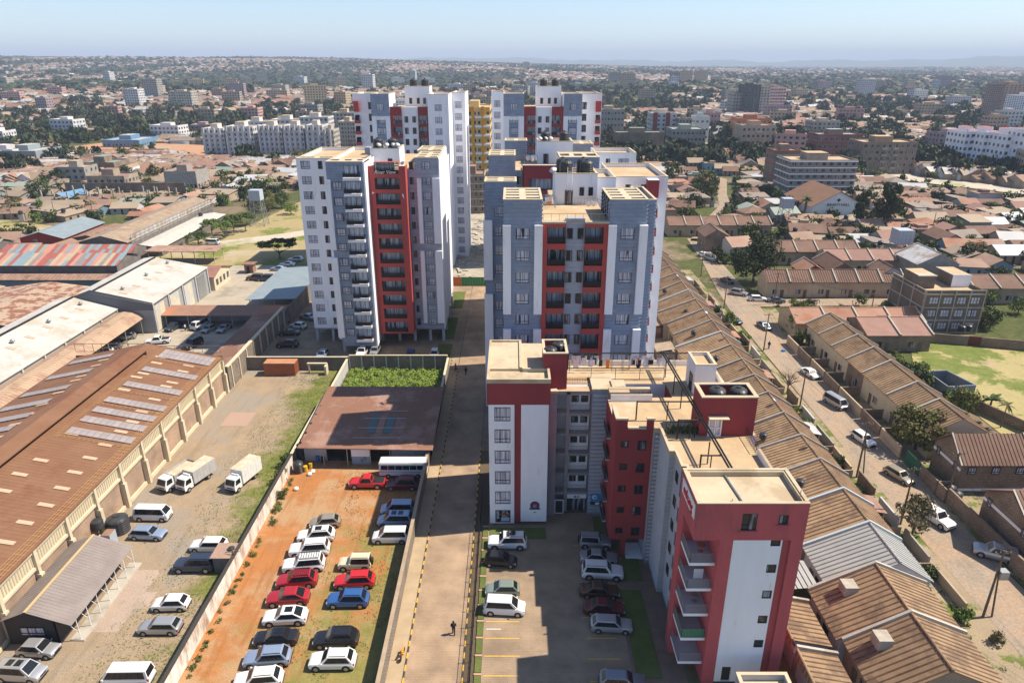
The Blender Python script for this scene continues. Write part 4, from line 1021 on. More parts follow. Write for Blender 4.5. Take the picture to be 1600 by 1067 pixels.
def carmesh(kind):
    if kind in CARC: return CARC[kind]
    L, W, zr, zb, xa_, xb_, xc_, xd_, zh, zt_, zc, wr = VT[kind]
    w = W/2; b = M(); b.sm = False
    st = [(0, zh-.20, .80, zc+.10), (.12, zh-.08, .93, zc), (.5, zh, 1, zc), (xa_, zb-.03, 1, zc), (xb_, zb, 1, zc), ((xb_+xc_)/2, zb, 1, zc), (xd_-.15, zb if kind != 'pickup' else zb, 1, zc), (L-.25, zt_, .98, zc), (L-.06, zt_-.12, .93, zc), (L, zt_-.3, .86, zc+.1)]
    ring = []
    for x, z, s, lo in st:
        ww = w*s
        ring.append([(x,-ww*.9,lo),(x,-ww,lo+.2),(x,-ww,z-.22),(x,-ww*.9,z-.02),(x,-ww*.45,z+.02),(x,ww*.45,z+.02),(x,ww*.9,z-.02),(x,ww,z-.22),(x,ww,lo+.2),(x,ww*.9,lo)])
    n = 10
    for r_ in ring: b.v.extend(r_)
    for i in range(len(ring)-1):
        for j in range(n):
            k = (j+1) % n; b.f.append((i*n+j, i*n+k, (i+1)*n+k, (i+1)*n+j)); b.m.append(1 if j in (9,) else 0)
    b.f.append(tuple(range(n))[::-1]); b.m.append(0); b.f.append(tuple(range((len(ring)-1)*n, len(ring)*n))); b.m.append(0)
    # greenhouse
    wb, wt = w*.93, w*.76
    A = [(xa_,-wb,zb-.05),(xa_,wb,zb-.05)]; D = [(xd_,-wb,zb-.03),(xd_,wb,zb-.03)]
    B = [(xb_,-wt,zr-.05),(xb_,wt,zr-.05)]; C_ = [(xc_,-wt,zr-.05),(xc_,wt,zr-.05)]
    B2 = [(xb_+.15,-wt*.8,zr),(xb_+.15,wt*.8,zr)]; C2 = [(xc_-.12,-wt*.8,zr),(xc_-.12,wt*.8,zr)]
    b.poly([A[1],A[0],B[0],B[1]]); b.poly([D[0],D[1],C_[1],C_[0]]); b.poly([A[0],D[0],C_[0],B[0]]); b.poly([D[1],A[1],B[1],C_[1]])
    b.poly([B[1],B[0],B2[0],B2[1]]); b.poly([B2[1],B2[0],C2[0],C2[1]]); b.poly([C2[1],C2[0],C_[0],C_[1]]); b.poly([B[0],C_[0],C2[0],B2[0]]); b.poly([C_[1],B[1],B2[1],C2[1]])
    def lp(p, q, t): return tuple(p[i]+(q[i]-p[i])*t for i in range(3))
    def quad(p00, p10, p11, p01, u0, u1, v0, v1, off):
        r_ = []
        for u, v in ((u0,v0),(u1,v0),(u1,v1),(u0,v1)):
            q = lp(lp(p00,p10,u), lp(p01,p11,u), v); r_.append((q[0]+off[0], q[1]+off[1], q[2]+off[2]))
        return r_
    parts = {}
    g = M(); g.poly(quad(A[1],A[0],B[0],B[1],.06,.94,.12,.93,(-.012,0,.012))); parts['windscreen'] = g
    g = M(); g.poly(quad(D[0],D[1],C_[1],C_[0],.08,.92,.22 if kind not in ('van','box4') else .1,.93,(.012,0,.012))); parts['rear_window'] = g
    for s in (0, 1):
        g = M(); off = (0, (.012 if s else -.012), .002)
        q = quad(A[s],D[s],C_[s],B[s],.09 if kind not in ('van',) else .05,.94,.07,.93,off)
        g.poly(q if s == 0 else q[::-1]); parts['side_window%d' % s] = g
        cuts = {'suv':(.40,.72),'bigsuv':(.36,.66),'wagon':(.38,.70),'hatch':(.45,.78),'sedan':(.48,),'coupe':(.45,),'minivan':(.30,.62),'van':(.26,.55,.8),'box4':(.38,.66),'pickup':(.5,)}[kind]
        for t in cuts:
            q = quad(A[s],D[s],C_[s],B[s],t-.012,t+.012,.12,.92,(0,(.022 if s else -.022),.004)); b.poly(q if s == 0 else q[::-1], 1)
    # wheel arches, bumpers, grille
    xw = (.17*L if kind != 'van' else .17*L, .815*L if kind != 'pickup' else .8*L)
    for x in xw:
        for s in (-1, 1):
            b.lathe((x, s*(w+.004)-.02*(s > 0), wr+.03), [(wr+.07,0),(wr+.07,.02)], 14, 1, 'y')
    b.box(-.03, .10, -w*.74, w*.74, zc+.08, zc+.26, 1); b.box(L-.1, L+.03, -w*.8, w*.8, zc+.08, zc+.24, 1); b.box(-.025, .05, -w*.42, w*.42, zh-.38, zh-.24, 1)
    for s in (-1, 1): b.box(xa_+.15, xa_+.3, s*(w+.02), s*(w+.18), zb, zb+.14, 0)
    if kind in ('suv','bigsuv','box4'):
        for s in (-1, 1): b.bar((xb_+.2, s*wt*.86, zr+.04), (xc_-.1, s*wt*.86, zr+.04), .03, 4, 1)
    if kind == 'box4': b.lathe((L+.02, 0, 1.0), [(.36,0),(.36,.01)], 4, 1, 'y') if False else b.box(L, L+.2, -.32, .32, .68, 1.32, 1)
    if kind == 'pickup':
        b.box(xd_+.1, L-.12, -w*.82, w*.82, zt_+.035, zt_+.05, 1)
        b.bar((xd_+.35,-w*.8,zt_), (xd_+.35,-w*.75,zt_+.45), .04, 5, 1); b.bar((xd_+.35,w*.8,zt_), (xd_+.35,w*.75,zt_+.45), .04, 5, 1); b.bar((xd_+.35,-w*.75,zt_+.45), (xd_+.35,w*.75,zt_+.45), .04, 5, 1)
    ox = -L/2
    def fin(m_, name, mats):
        m_.v = [(x+ox, y, z) for x, y, z in m_.v]; return m_.mesh(name, mats)
    wl = M(); wl.lathe((0,-.11,0), [(wr*.8,0),(wr,.03),(wr,.19),(wr*.8,.22)], 16, 0, 'y'); wl.lathe((0,-.118,0), [(wr*.62,0),(wr*.62,.236)], 12, 1, 'y')
    hl = M(); hl.box(-.02,.30,-.17,.17,-.09,.09); tl = M(); tl.box(-.14,-.01,-.09,.05,-.13,.13)
    bm_ = fin(b, 'body', [PAINT['white'], TRIM]); bm_.polygons.foreach_set('use_smooth', [True]*len(bm_.polygons)); bm_.set_sharp_from_angle(angle=radians(38))
    CARC[kind] = dict(body=bm_, glass=[(k, fin(g_, k.rstrip('01'), CARGLASS)) for k, g_ in parts.items()],
        wheel=wl.mesh('wheel', [TYRE, RIM]), hl=hl.mesh('headlight', LAMP), tl=tl.mesh('tail_light', TAIL),
        xw=[x+ox for x in xw], wr=wr, w=w, L=L, zh=zh, zt=zt_, zr=zr, wt=wt, xb=xb_+ox, xc=xc_+ox)
    return CARC[kind]
PBODY = {}
def vehicle(kind, col, px, py, head, label, group='parked cars', far=False, extra=None, name='parked_car', cat='car', xy=None):
    c = carmesh(kind)
    x, y = xy if xy else at(px, py, .7)[:2]
    if (kind, col) not in PBODY:
        me = c['body'].copy(); me.materials[0] = PAINT[col]; PBODY[(kind, col)] = me
    # local +x is the tail: the nose points to local -x
    rz = radians(head) + pi
    t = thing(name, label, cat, (x, y, .012), group, rz)
    link('body', PBODY[(kind, col)], t)
    for k, me in c['glass']:
        if far and k.startswith('rear'): continue
        link(me.name.split('.')[0], me, t)
    for xx in c['xw']:
        for s in (-1, 1): link('wheel', c['wheel'], t, (xx, s*(c['w']-.10), c['wr']))
    if not far:
        for s in (-1, 1):
            link('headlight', c['hl'], t, (-c['L']/2+.07, s*c['w']*.70, c['zh']-.22)); link('tail_light', c['tl'], t, (c['L']/2-.02, s*c['w']*.82, c['zt']-.22))
    if extra in ('sunroof', 'twinroof'):
        m = M()
        if extra == 'sunroof': m.box(c['xb']+.35, c['xb']+1.2, -.42, .42, c['zr']-.01, c['zr']+.012)
        else: m.box(c['xb']+.35, c['xb']+1.0, -.4, .4, c['zr']-.01, c['zr']+.012)
        m.obj('sunroof', CARGLASS, t, world=False)
        if extra == 'twinroof': m = M(); m.box(c['xb']+1.25, c['xb']+1.9, -.4, .4, c['zr']-.01, c['zr']+.012); m.obj('sunroof', CARGLASS, t, world=False)
    if extra == 'rack':
        m = M()
        for s in (-.6, .6): m.bar((c['xb']+.1, s, c['zr']+.13), (c['xc']-.1, s, c['zr']+.13), .03, 4)
        for i in range(9): xx = c['xb']+.1+(c['xc']-c['xb']-.2)*i/8; m.bar((xx,-.6,c['zr']+.13),(xx,.6,c['zr']+.13),.025,4); 
        for s in (-.6,.6):
            for xx in (c['xb']+.2, c['xc']-.3): m.bar((xx,s,c['zr']-.05),(xx,s,c['zr']+.13),.025,4)
        m.obj('roof_rack', TRIM, t, world=False)
    if extra == 'load':
        m = M(); m.lathe((c['xb']+1.2,0,c['zr']+.08), [(.2,0),(.36,.02),(.36,.2),(.2,.22)], 14); m.box(c['xb']+.5,c['xb']+.8,-.5,.5,c['zr']+.03,c['zr']+.2); m.obj('roof_load', TRIM, t, world=False)
    return t
LD, RT = 184, -2           # noses to the left (turned a little towards us) / to the right
G1, G2, G3 = 'cars on the orange yard', 'cars on the grey yard', 'cars in the paved lot'
for a in (
 ('hatch','gold',508,814,LD+3,'small beige silver hatchback at the top of the left column on the orange yard',G1),
 ('suv','white',494,835,LD+2,'white crossover with dark sunroof, second from top of the left column on orange dirt',G1,'sunroof'),
 ('bigsuv','white',484,857,LD+2,'plain roofed white four wheel drive, third in the left column on orange dirt',G1),
 ('bigsuv','white',475,881,LD+3,'white four wheel drive carrying a long dark roof rack on orange dirt',G1,'rack'),
 ('suv','red',464,905,LD+2,'dark red crossover with roof bars, the upper of two red ones in the left column',G1,'rack'),
 ('coupe','red',450,932,LD+1,'dark red crossover with a bare roof, just below another red one in the left column',G1),
 ('coupe','white',446,962,LD,'white sloping back crossover with dark sunroof below the two red ones',G1,'sunroof'),
 ('sedan','black',431,994,LD,'black saloon with sunroof between a white crossover and a blue grey one',G1,'sunroof'),
 ('suv','lblue',418,1026,LD+1,'blue grey estate style crossover second from the bottom of the left column',G1),
 ('suv','white',404,1060,LD+2,'white crossover at the bottom edge of the picture on the orange yard',G1),
 ('box4','cream',555,879,LD-3,'cream boxy old off road car with a spare wheel on its tail',G1),
 ('suv','bred',554,906,LD,'bright red crossover beside the cream boxy off road car',G1),
 ('suv','blue',544,935,LD-3,'vivid blue crossover with roof bars on the orange yard',G1),
 ('suv','black',525,996,LD-2,'black crossover above a white one in the middle column of the yard',G1),
 ('suv','white',520,1030,LD-3,'white crossover at the bottom of the middle column of the yard',G1),
 ('minivan','lblue',622,794,LD-4,'pale blue people carrier without roof windows beside the stone wall',G1),
 ('minivan','lblue',618,812,LD-4,'pale blue people carrier with two dark roof windows beside the stone wall',G1,'twinroof'),
 ('minivan','white',611,837,LD-3,'white people carrier, lowest of three parked beside the stone wall',G1),
 ('pickup','bred',574,753,LD-4,'bright red double cab pickup with an open bed near the brown roof',G1),
 ('suv','maroon',629,755,LD-4,'deep maroon crossover in shade between the red pickup and the wall',G1),
 ('van','white',239,803,RT,'white minibus parked nearest the black water tanks in the grey yard',G2),
 ('wagon','lblue',231,832,RT-2,'light blue estate car below the white minibus in the grey yard',G2),
 ('wagon','white',326,850,LD-4,'white estate car beside the small tin roofed kiosk',G2),
 ('bigsuv','navy',305,881,LD-3,'dark blue four wheel drive with a spare wheel beside the kiosk',G2),
 ('hatch','white',267,941,LD-2,'tall white hatchback on the edge of the grass',G2),
 ('wagon','silver',250,977,LD-4,'silver estate car just below the tall white hatchback',G2),
 ('hatch','silver',60,1012,RT-2,'silver hatchback parked in front of the black gable of the canteen',G2),
 ('minivan','silver',32,1049,RT-2,'silver people carrier with two dark roof windows at the left picture edge',G2,'twinroof'),
 ('van','white',201,1056,LD-3,'white minibus cut by the bottom edge of the picture',G2),
 ('bigsuv','white',793,846,LD-4,'white four wheel drive with a spare wheel on its roof in the paved lot',G3,'load'),
 ('hatch','black',782,873,RT-4,'small black hatchback below the white four wheel drive',G3),
 ('hatch','green',785,919,LD-4,'small grey green hatchback above the white people carrier',G3),
 ('minivan','white',788,947,RT-2,'white people carrier alone on the sunlit side of the paved lot',G3),
 ('box4','silver',930,846,RT-3,'silver boxy station car at the top of the shaded row',G3),
 ('sedan','silver',935,869,RT-4,'silver saloon, second from the top of the shaded row',G3),
 ('bigsuv','white',941,892,RT-2,'large white four wheel drive in the shaded row',G3),
 ('sedan','brown',937,921,RT-2,'brown saloon between the large white one and the dark red one',G3),
 ('sedan','maroon',944,947,RT-2,'dark red saloon in the deep shade of the paved lot',G3),
 ('wagon','silver',955,974,RT-2,'silver estate car at the end of the shaded row by the grass strip',G3),
 ('wagon','grey',972,1062,RT-2,'dark silver estate car at the bottom of the paved lot',G3)):
    vehicle(*a[:7], extra=a[7] if len(a) > 7 else None)
G4 = 'cars around the left tower and carport'
for a in (
 ('suv','black',449,537,180,'black crossover alone in the shade left of the tower legs'),('sedan','black',452,519,185,'black saloon behind the lone black crossover near the tower legs'),
 ('hatch','white',466,508,160,'white hatchback nearest the brick shed left of the tower'),('sedan','silver',481,494,150,'silver saloon farthest up beside the left tower'),
 ('hatch','lblue',504,553,262,'light blue hatchback nosing the boundary wall, left of the tower'),('suv','white',566,549,266,'white crossover under the tower overhang, left of its neighbour'),
 ('hatch','silver',586,547,268,'silver hatchback under the tower overhang beside the white pillar'),('hatch','blue',641,554,270,'bright blue hatchback nosing the wall in the sunlit bay'),
 ('hatch','white',679,552,270,'white hatchback in the last bay beside the driveway lawn'),
 ('suv','navy',272,510,250,'dark blue crossover at the left end under the long carport'),('van','white',312,508,252,'white minibus under the long carport'),
 ('hatch','silver',326,513,255,'silver hatchback right of the minibus under the long carport'),('sedan','silver',350,512,262,'silver saloon at the right end under the long carport'),
 ('bigsuv','black',301,537,250,'black four wheel drive out in the sun in front of the carport'),('pickup','white',246,532,195,'white pickup behind the brown warehouse roof'),
 ('hatch','silver',197,525,200,'silver hatchback half under the arched canopy, nearest its far end'),('hatch','white',161,549,200,'white hatchback peeping out from the arched canopy'),('hatch','grey',174,541,200,'grey hatchback next to the white one at the arched canopy'),
 ('bigsuv','brown',399,434,175,'brown four wheel drive in the yard, left of a dark one'),('bigsuv','navy',415,435,178,'dark blue four wheel drive beside the blue grey shed roof'),
 ('sedan','lblue',435,419,180,'light blue saloon nearest the shed under the spreading tree'),('sedan','white',449,412,180,'white saloon in the middle under the spreading tree'),('suv','silver',462,405,180,'silver crossover under the spreading tree, farthest up')):
    vehicle(*a, group=G4, far=a[2] < 500 and a[3] < 460)
vehicle('van','white',332,379,-4,'white minibus parked on dry grass below the row of acacia trees',group=G4)
G5 = 'cars in the street of terraced houses'
for a in (('sedan','white',1266,582,285,'white saloon driving up the street beside the bare tree'),('van','silver',1305,628,288,'silver minibus in the street beside walled yards'),
 ('wagon','white',1349,684,285,'white estate car in the dappled shade of the olive green tree'),('wagon','gold',1405,741,292,'beige estate car standing in the street near the green gate'),
 ('bigsuv','white',1462,807,290,'white four wheel drive behind the leafy street tree'),('bigsuv','silver',1557,864,150,'silver square bodied four wheel drive with dark roof panel at the right edge'),
 ('wagon','white',1184,466,355,'white estate car at the street corner under the big dark tree'),('sedan','grey',1213,468,355,'dark grey saloon just right of the white estate at the corner'),
 ('suv','silver',1154,457,330,'silver crossover in the shade below the big dark tree'),('hatch','navy',1148,500,300,'dark blue hatchback beside the round topiary bush'),
 ('sedan','grey',1194,508,280,'grey saloon halfway down the street beside the power pole'),('bigsuv','grey',1111,404,300,'dark grey four wheel drive left of the big tree in the upper street'),
 ('hatch','white',1100,398,300,'white hatchback farthest up the street left of the big tree'),('sedan','navy',1136,438,290,'navy saloon in the shade at the foot of the big dark tree')):
    vehicle(*a, group=G5)
for i, a in enumerate(((1424,309),(1439,308),(1456,306),(1471,309))):
    vehicle('suv' if i % 2 else 'hatch','white',a[0],a[1],180,('first','second','third','last')[i]+' from left of four white cars in the walled lot beyond the dark cypress',group='white cars in the far walled lot',far=True)
vehicle('sedan','white',1357,310,170,'white saloon alone beside the white tents and the brown roofed hall',group=G5,far=True)
vehicle('hatch','lblue',1320,390,200,'pale blue hatchback between garden shrubs in the houses on the right',group=G5,far=True)

def truck(px, py, head, label, boxh, boxc, open_=False):
    x, y = at(px, py, 1.3)[:2]
    t = thing('delivery_truck', label, 'truck', (x, y, .012), 'delivery trucks on the grey yard', radians(head)+pi)
    W_ = 1.0
    c = M(); c.v.extend([(-3.0,-.9,.5),(-3.0,.9,.5),(-1.45,.9,.5),(-1.45,-.9,.5),(-3.0,-.88,1.25),(-3.0,.88,1.25),(-1.45,.9,1.25),(-1.45,-.9,1.25),(-2.6,-.8,2.15),(-2.6,.8,2.15),(-1.45,.82,2.2),(-1.45,-.82,2.2)])
    for q in ((0,1,5,4),(1,2,6,5),(2,3,7,6),(3,0,4,7),(4,5,9,8),(5,6,10,9),(6,7,11,10),(7,4,8,11),(8,9,10,11)): c.f.append(q); c.m.append(0)
    c.box(-3.06,-2.98,-.85,.85,.42,.68,1); c.box(-3.03,-3.0,-.5,.5,.8,.98,1)
    c.obj('cab', [PAINT['white'], TRIM], t, world=False)
    g = M(); g.poly([(-2.985,.76,1.33),(-2.985,-.76,1.33),(-2.66,-.7,2.05),(-2.66,.7,2.05)]); g.obj('windscreen', CARGLASS, t, world=False)
    for s in (-1, 1):
        g = M(); q = [(-2.75,s*.91,1.32),(-1.7,s*.915,1.32),(-1.7,s*.85,2.02),(-2.5,s*.84,2.02)]; g.poly(q if s < 0 else q[::-1]); g.obj('side_window', CARGLASS, t, world=False)
        g = M(); g.box(-3.04,-2.98,s*.55,s*.85,.78,.98); g.obj('headlight', LAMP, t, world=False)
        for xx in (-2.3, 1.4): 
            g = M(); g.lathe((xx, s*.82-.13, .40), [(.28,0),(.40,.04),(.40,.22),(.28,.26)], 14, 0, 'y'); g.lathe((xx, s*.82-.14, .40), [(.2,0),(.2,.28)], 10, 1, 'y'); g.obj('wheel', [TYRE, RIM], t, world=False)
    b = M(); b.box(-1.3, 3.0, -.42, .42, .5, .75, 1)
    if open_:
        b.box(-1.3, 3.0, -W_, W_, .75, .85, 0)
        for q in ((-1.3,3.0,-W_,-W_+.05),(-1.3,3.0,W_-.05,W_),(-1.3,-1.25,-W_+.05,W_-.05),(2.95,3.0,-W_+.05,W_-.05)): b.box(*q, .85, boxh, 0)
        b.box(-1.2,2.9,-.9,.9,boxh-.35,boxh-.3,2)
    else:
        b.box(-1.3, 3.0, -W_, W_, .78, boxh, 0, top=2)
        for i in range(8): xx = -1.2+4.1*i/7; b.box(xx-.025, xx+.025, -W_-.015, -W_, .8, boxh-.05, 0); b.box(xx-.025, xx+.025, W_, W_+.015, .8, boxh-.05, 0)
    b.obj('cargo_box', [mat('truck_box_'+boxc, {'white':(.68,.67,.65),'grey':(.42,.42,.41)}[boxc], {'white':(.60,.58,.54),'grey':(.34,.34,.33)}[boxc], .5, 1, obrand=.05), TRIM, mat('dusty_tan_roof', (.50,.36,.24), (.62,.52,.42), .8, .8)], t, world=False)
    if not open_:
        g = M(); g.box(-1.62,-1.3,-.6,.6,2.0,2.45); g.obj('cooler', PAINT['white'], t, world=False)
truck(277,742,248,'short white truck with an open topped grey body, leftmost of three',2.2,'grey',True)
truck(306,742,248,'white truck with a grey box body and tan dusty top, in the middle of three',2.75,'grey')
truck(380,742,252,'white refrigerated truck standing apart from the other two',2.95,'white')
# bus
x, y = at(631, 731, 1.2)[:2]
t = thing('minibus_coach', 'long white bus parked in front of the brown metal roof', 'bus', (x, y, .012), None, pi+radians(2)*0)
b = M(); b.box(-3.5,3.5,-1.05,1.05,.4,1.5,0); b.box(-3.5,3.5,-1.0,1.0,1.5,2.5,0); b.box(-3.35,3.35,-.9,.9,2.5,2.62,0)
b.v = [(xx, yy*(1 if zz < 2.4 else .93), zz) for xx, yy, zz in b.v]; b.box(-3.52,3.52,-1.06,1.06,.4,.55,1); b.box(-3.51,3.51,-1.062,1.062,1.18,1.24,1)
b.obj('body', [PAINT['white'], TRIM], t, world=False)
for s in (-1, 1):
    for i in range(6):
        g = M(); xx = -3.2+1.06*i; g.box(xx, xx+.98, s*1.0-.03, s*1.0+.03, 1.5, 2.2); g.obj('side_window', CARGLASS, t, world=False)
    for xx in (-2.2, 2.2): g = M(); g.lathe((xx, s*.95-.13, .42), [(.3,0),(.42,.04),(.42,.22),(.3,.26)], 14, 0, 'y'); g.lathe((xx, s*.95-.14, .42), [(.2,0),(.2,.28)], 10, 1, 'y'); g.obj('wheel', [TYRE, RIM], t, world=False)
for xx in (-3.53, 3.5): g = M(); g.box(xx, xx+.03, -.9, .9, 1.4, 2.3); g.obj('windscreen', CARGLASS, t, world=False)
t.rotation_euler = (0,0,0)

# ============================================================ TREES
LEAF = {k: mat('leaf_'+k, a, b, .75, 1.2, spec=.2, obrand=.12) for k, a, b in (('dark', (.022,.034,.012), (.05,.068,.02)), ('mid', (.04,.065,.015), (.08,.11,.028)),
    ('olive', (.075,.078,.02), (.13,.125,.038)), ('light', (.085,.14,.022), (.15,.20,.045)), ('lime', (.16,.25,.035), (.24,.32,.06)), ('dry', (.14,.12,.065), (.10,.09,.045)), ('yellow', (.55,.45,.02), (.35,.38,.03)), ('red', (.42,.03,.02), (.3,.05,.03)))}
BARK = mat('bark', (.10,.075,.055), (.15,.12,.09), .95, 4)
CROWNS = {}
def crown(style, seed, n=900, leaf=.05):
    """unit crown: radius 1, height 0..1; many small leaf faces in uneven clumps"""
    k = (style, seed, n, leaf)
    if k in CROWNS: return CROWNS[k]
    rr = random.Random(seed*31+len(style)); m = M(); cl = []
    if style == 'flat':
        for i in range(16): a = rr.random()*6.28; r = .85*sqrt(rr.random()); cl.append((r*cos(a), r*sin(a), .55+.35*(1-r)+rr.uniform(-.12,.12), rr.uniform(.16,.30), .10))
    elif style == 'tall':
        for i in range(18): z = .12+.8*i/17; r = .55*(1-abs(z-.45)*.9)*rr.random(); a = rr.random()*6.28; cl.append((r*cos(a), r*sin(a), z, .42*(1.1-z*.75), .13))
    elif style == 'bare':
        for i in range(14): a = rr.random()*6.28; r = .8*sqrt(rr.random()); cl.append((r*cos(a), r*sin(a), .35+.5*rr.random(), .2, .2))
    else:
        for i in range(17):
            a = rr.random()*6.28; z = rr.uniform(.12, .86); r = sqrt(max(.05, 1-((z-.42)/.52)**2))*.68*sqrt(rr.random()); cl.append((r*cos(a), r*sin(a), z, rr.uniform(.24,.40), rr.uniform(.16,.26)))
    for i in range(n):
        c = cl[rr.randrange(len(cl))]
        u = Vector((rr.gauss(0,1), rr.gauss(0,1), rr.gauss(0,1))).normalized(); q = rr.uniform(.55, 1.08)
        p = Vector((c[0]+u.x*c[3]*q, c[1]+u.y*c[3]*q, c[2]+u.z*c[4]*q))
        nn = (u + Vector((rr.gauss(0,.6), rr.gauss(0,.6), rr.gauss(0,.6)+.5))).normalized(); t1 = nn.orthogonal().normalized(); t1.rotate(__import__('mathutils').Quaternion(nn, rr.random()*6.28)); t2 = nn.cross(t1)
        s = leaf*rr.uniform(.6, 1.5)
        m.poly([tuple(p-t1*s), tuple(p-t2*s*.6+nn*s*.2), tuple(p+t1*s), tuple(p+t2*s*.6-nn*s*.1)])
    me = m.mesh('crown', LEAF['mid']); CROWNS[k] = me
    return me
TRC = {}
def trunkmesh(style, seed):
    k = (style, seed)
    if k in TRC: return TRC[k]
    rr = random.Random(seed+5); m = M(); m.bar((0,0,-.05), (.02,.01,.35), .05, 7, r2=.035)
    for i in range(6 if style != 'bare' else 9):
        a = rr.random()*6.28; r = rr.uniform(.4,.75); z = rr.uniform(.55,.8); mid = (r*.4*cos(a), r*.4*sin(a), .5+.1*rr.random())
        m.bar((.02,.01,.33), mid, .03, 5, r2=.018); m.bar(mid, (r*cos(a), r*sin(a), z), .018, 4, r2=.006)
        if style == 'bare':
            for j in range(7):
                b_ = a+rr.uniform(-.9,.9); m.bar(mid, (mid[0]+.5*cos(b_)*rr.random(), mid[1]+.5*sin(b_)*rr.random(), mid[2]+rr.uniform(.05,.4)), .008, 3, r2=.003)
    TRC[k] = m.mesh('trunk', BARK); return TRC[k]
CMAT = {}
def tree(label, px, py, r, h, style='round', leaf='mid', group='trees', xy=None, name='tree', cat='tree', n=900, lf=.055, seed=None, th=None, z0=0.0):
    x, y = xy if xy else at(px, py, 0)[:2]
    seed = R.randrange(4) if seed is None else seed
    t = thing(name, label, cat, (x, y, z0), group, R.random()*6.28)
    key = (style, seed, n, lf, leaf)
    if key not in CMAT:
        me = crown(style, seed, n, lf).copy(); me.materials[0] = LEAF[leaf]; CMAT[key] = me
    if style != 'bare':
        c = link('crown', CMAT[key], t); th_ = .22*h if th is None else th; c.location = (0, 0, th_); c.scale = (r, r, h-th_)
    k = link('trunk', trunkmesh('bare' if style == 'bare' else 'n', seed), t); k.scale = (r, r, h*(.8 if style != 'bare' else 1.1))
    return t
def palm(label, px, py, h, r, thick=.3, n=16, leaf='mid', group='palms', banana=False, xy=None, cat='palm tree'):
    x, y = xy if xy else at(px, py, 0)[:2]; rr = random.Random(int(px*7+py))
    t = thing('banana_plant' if banana else 'palm_tree', label, 'plant' if banana else cat, (x, y, 0), group)
    m = M(); m.bar((0,0,-.05),(.1,.05,h), thick, 8, r2=thick*.6); m.obj('trunk', BARK, t, world=False)
    m = M()
    for i in range(n):
        a = i*2.4+rr.random()*.4; el = rr.uniform(-.1,1.0) if not banana else rr.uniform(.3,1.2); L = r*rr.uniform(.8,1.1); w = r*(.16 if not banana else .2); pts = []
        for k in range(5):
            s = k/4; d = L*s; z = h + sin(el)*d - .55*L*s*s*(1.2-el*.5); dd = cos(el*.7)*d; ww = w*(.4+1.2*s*(1-s)*2.2)*(1-.7*s**3)
            pts.append(((.1+cos(a)*dd, .05+sin(a)*dd, z), (-sin(a)*ww, cos(a)*ww)))
        for (p, q), (p2, q2) in zip(pts[:-1], pts[1:]):
            for s in (-1, 1): m.poly([p, p2, (p2[0]+s*q2[0], p2[1]+s*q2[1], p2[2]-abs(q2[0]+q2[1])*.25-.02), (p[0]+s*q[0], p[1]+s*q[1], p[2]-.04)])
    m.obj('crown', LEAF[leaf], t, world=False)
    return t
def shrub(label, px, py, r, h, leaf='mid', group='garden shrubs', n=350, xy=None, lf=.09, cat='shrub'):
    return tree(label, px, py, r, h, 'round', leaf, group, xy, 'shrub', cat, n, lf, th=.02*h)
def foliage_stuff(name, pts, leaf, size, seed=1, per=26, hgt_=1.0):
    rr = random.Random(seed); m = M()
    for (x, y) in pts:
        for i in range(per):
            u = Vector((rr.gauss(0,1), rr.gauss(0,1), rr.gauss(0,1))).normalized(); p = Vector((x+u.x*size, y+u.y*size, max(.03, hgt_*(.35+.5*u.z*rr.random()+.3*rr.random()))))
            nn = (u+Vector((0,0,1.0))).normalized(); t1 = nn.orthogonal().normalized(); t1.rotate(__import__('mathutils').Quaternion(nn, rr.random()*6.28)); t2 = nn.cross(t1); s = rr.uniform(.07,.2)
            m.poly([tuple(p-t1*s), tuple(p-t2*s*.6), tuple(p+t1*s), tuple(p+t2*s*.6)])
    o = m.obj(name, LEAF[leaf], kind='stuff'); return o
def pole(label, px, py, h, cross=True, group='power poles', double=False, xy=None):
    x, y = xy if xy else at(px, py, 0)[:2]
    t = thing('power_pole', label, 'pole', (x, y, 0), group)
    m = M(); m.bar((0,0,-.1),(.05,0,h),.15,7,r2=.10)
    if double: m.bar((1.0,0,-.1),(.15,0,h*.75),.11,6,r2=.09)
    m.obj('mast', WOOD, t, world=False)
    if cross:
        m = M(); m.bar((-.9,.0,h-.35),(.9,0,h-.35),.05,5); m.obj('crossarm', WOOD, t, world=False)
        for s in (-.8, -.3, .3, .8): m = M(); m.lathe((s,0,h-.3),[(.05,0),(.07,.1),(.03,.22)],6); m.obj('insulator', STEEL, t, world=False)
    return (x, y, h)
def wires(label, a, b, n=3, sag=.8, group='overhead wires', off=None):
    t = thing('overhead_wires', label, 'wires', (a[0], a[1], 0), group)
    for i in range(n):
        s = (-.8, .8, 0, .3)[i] if n > 1 else 0; m = M(); pr = None
        for k in range(9):
            u = k/8; p = (a[0]+(b[0]-a[0])*u+s, a[1]+(b[1]-a[1])*u, a[2]-.2+(b[2]-a[2])*u-sag*4*u*(1-u))
            if pr: m.bar(pr, p, .018, 3)
            pr = p
        m.obj('wire', TRIM, t)

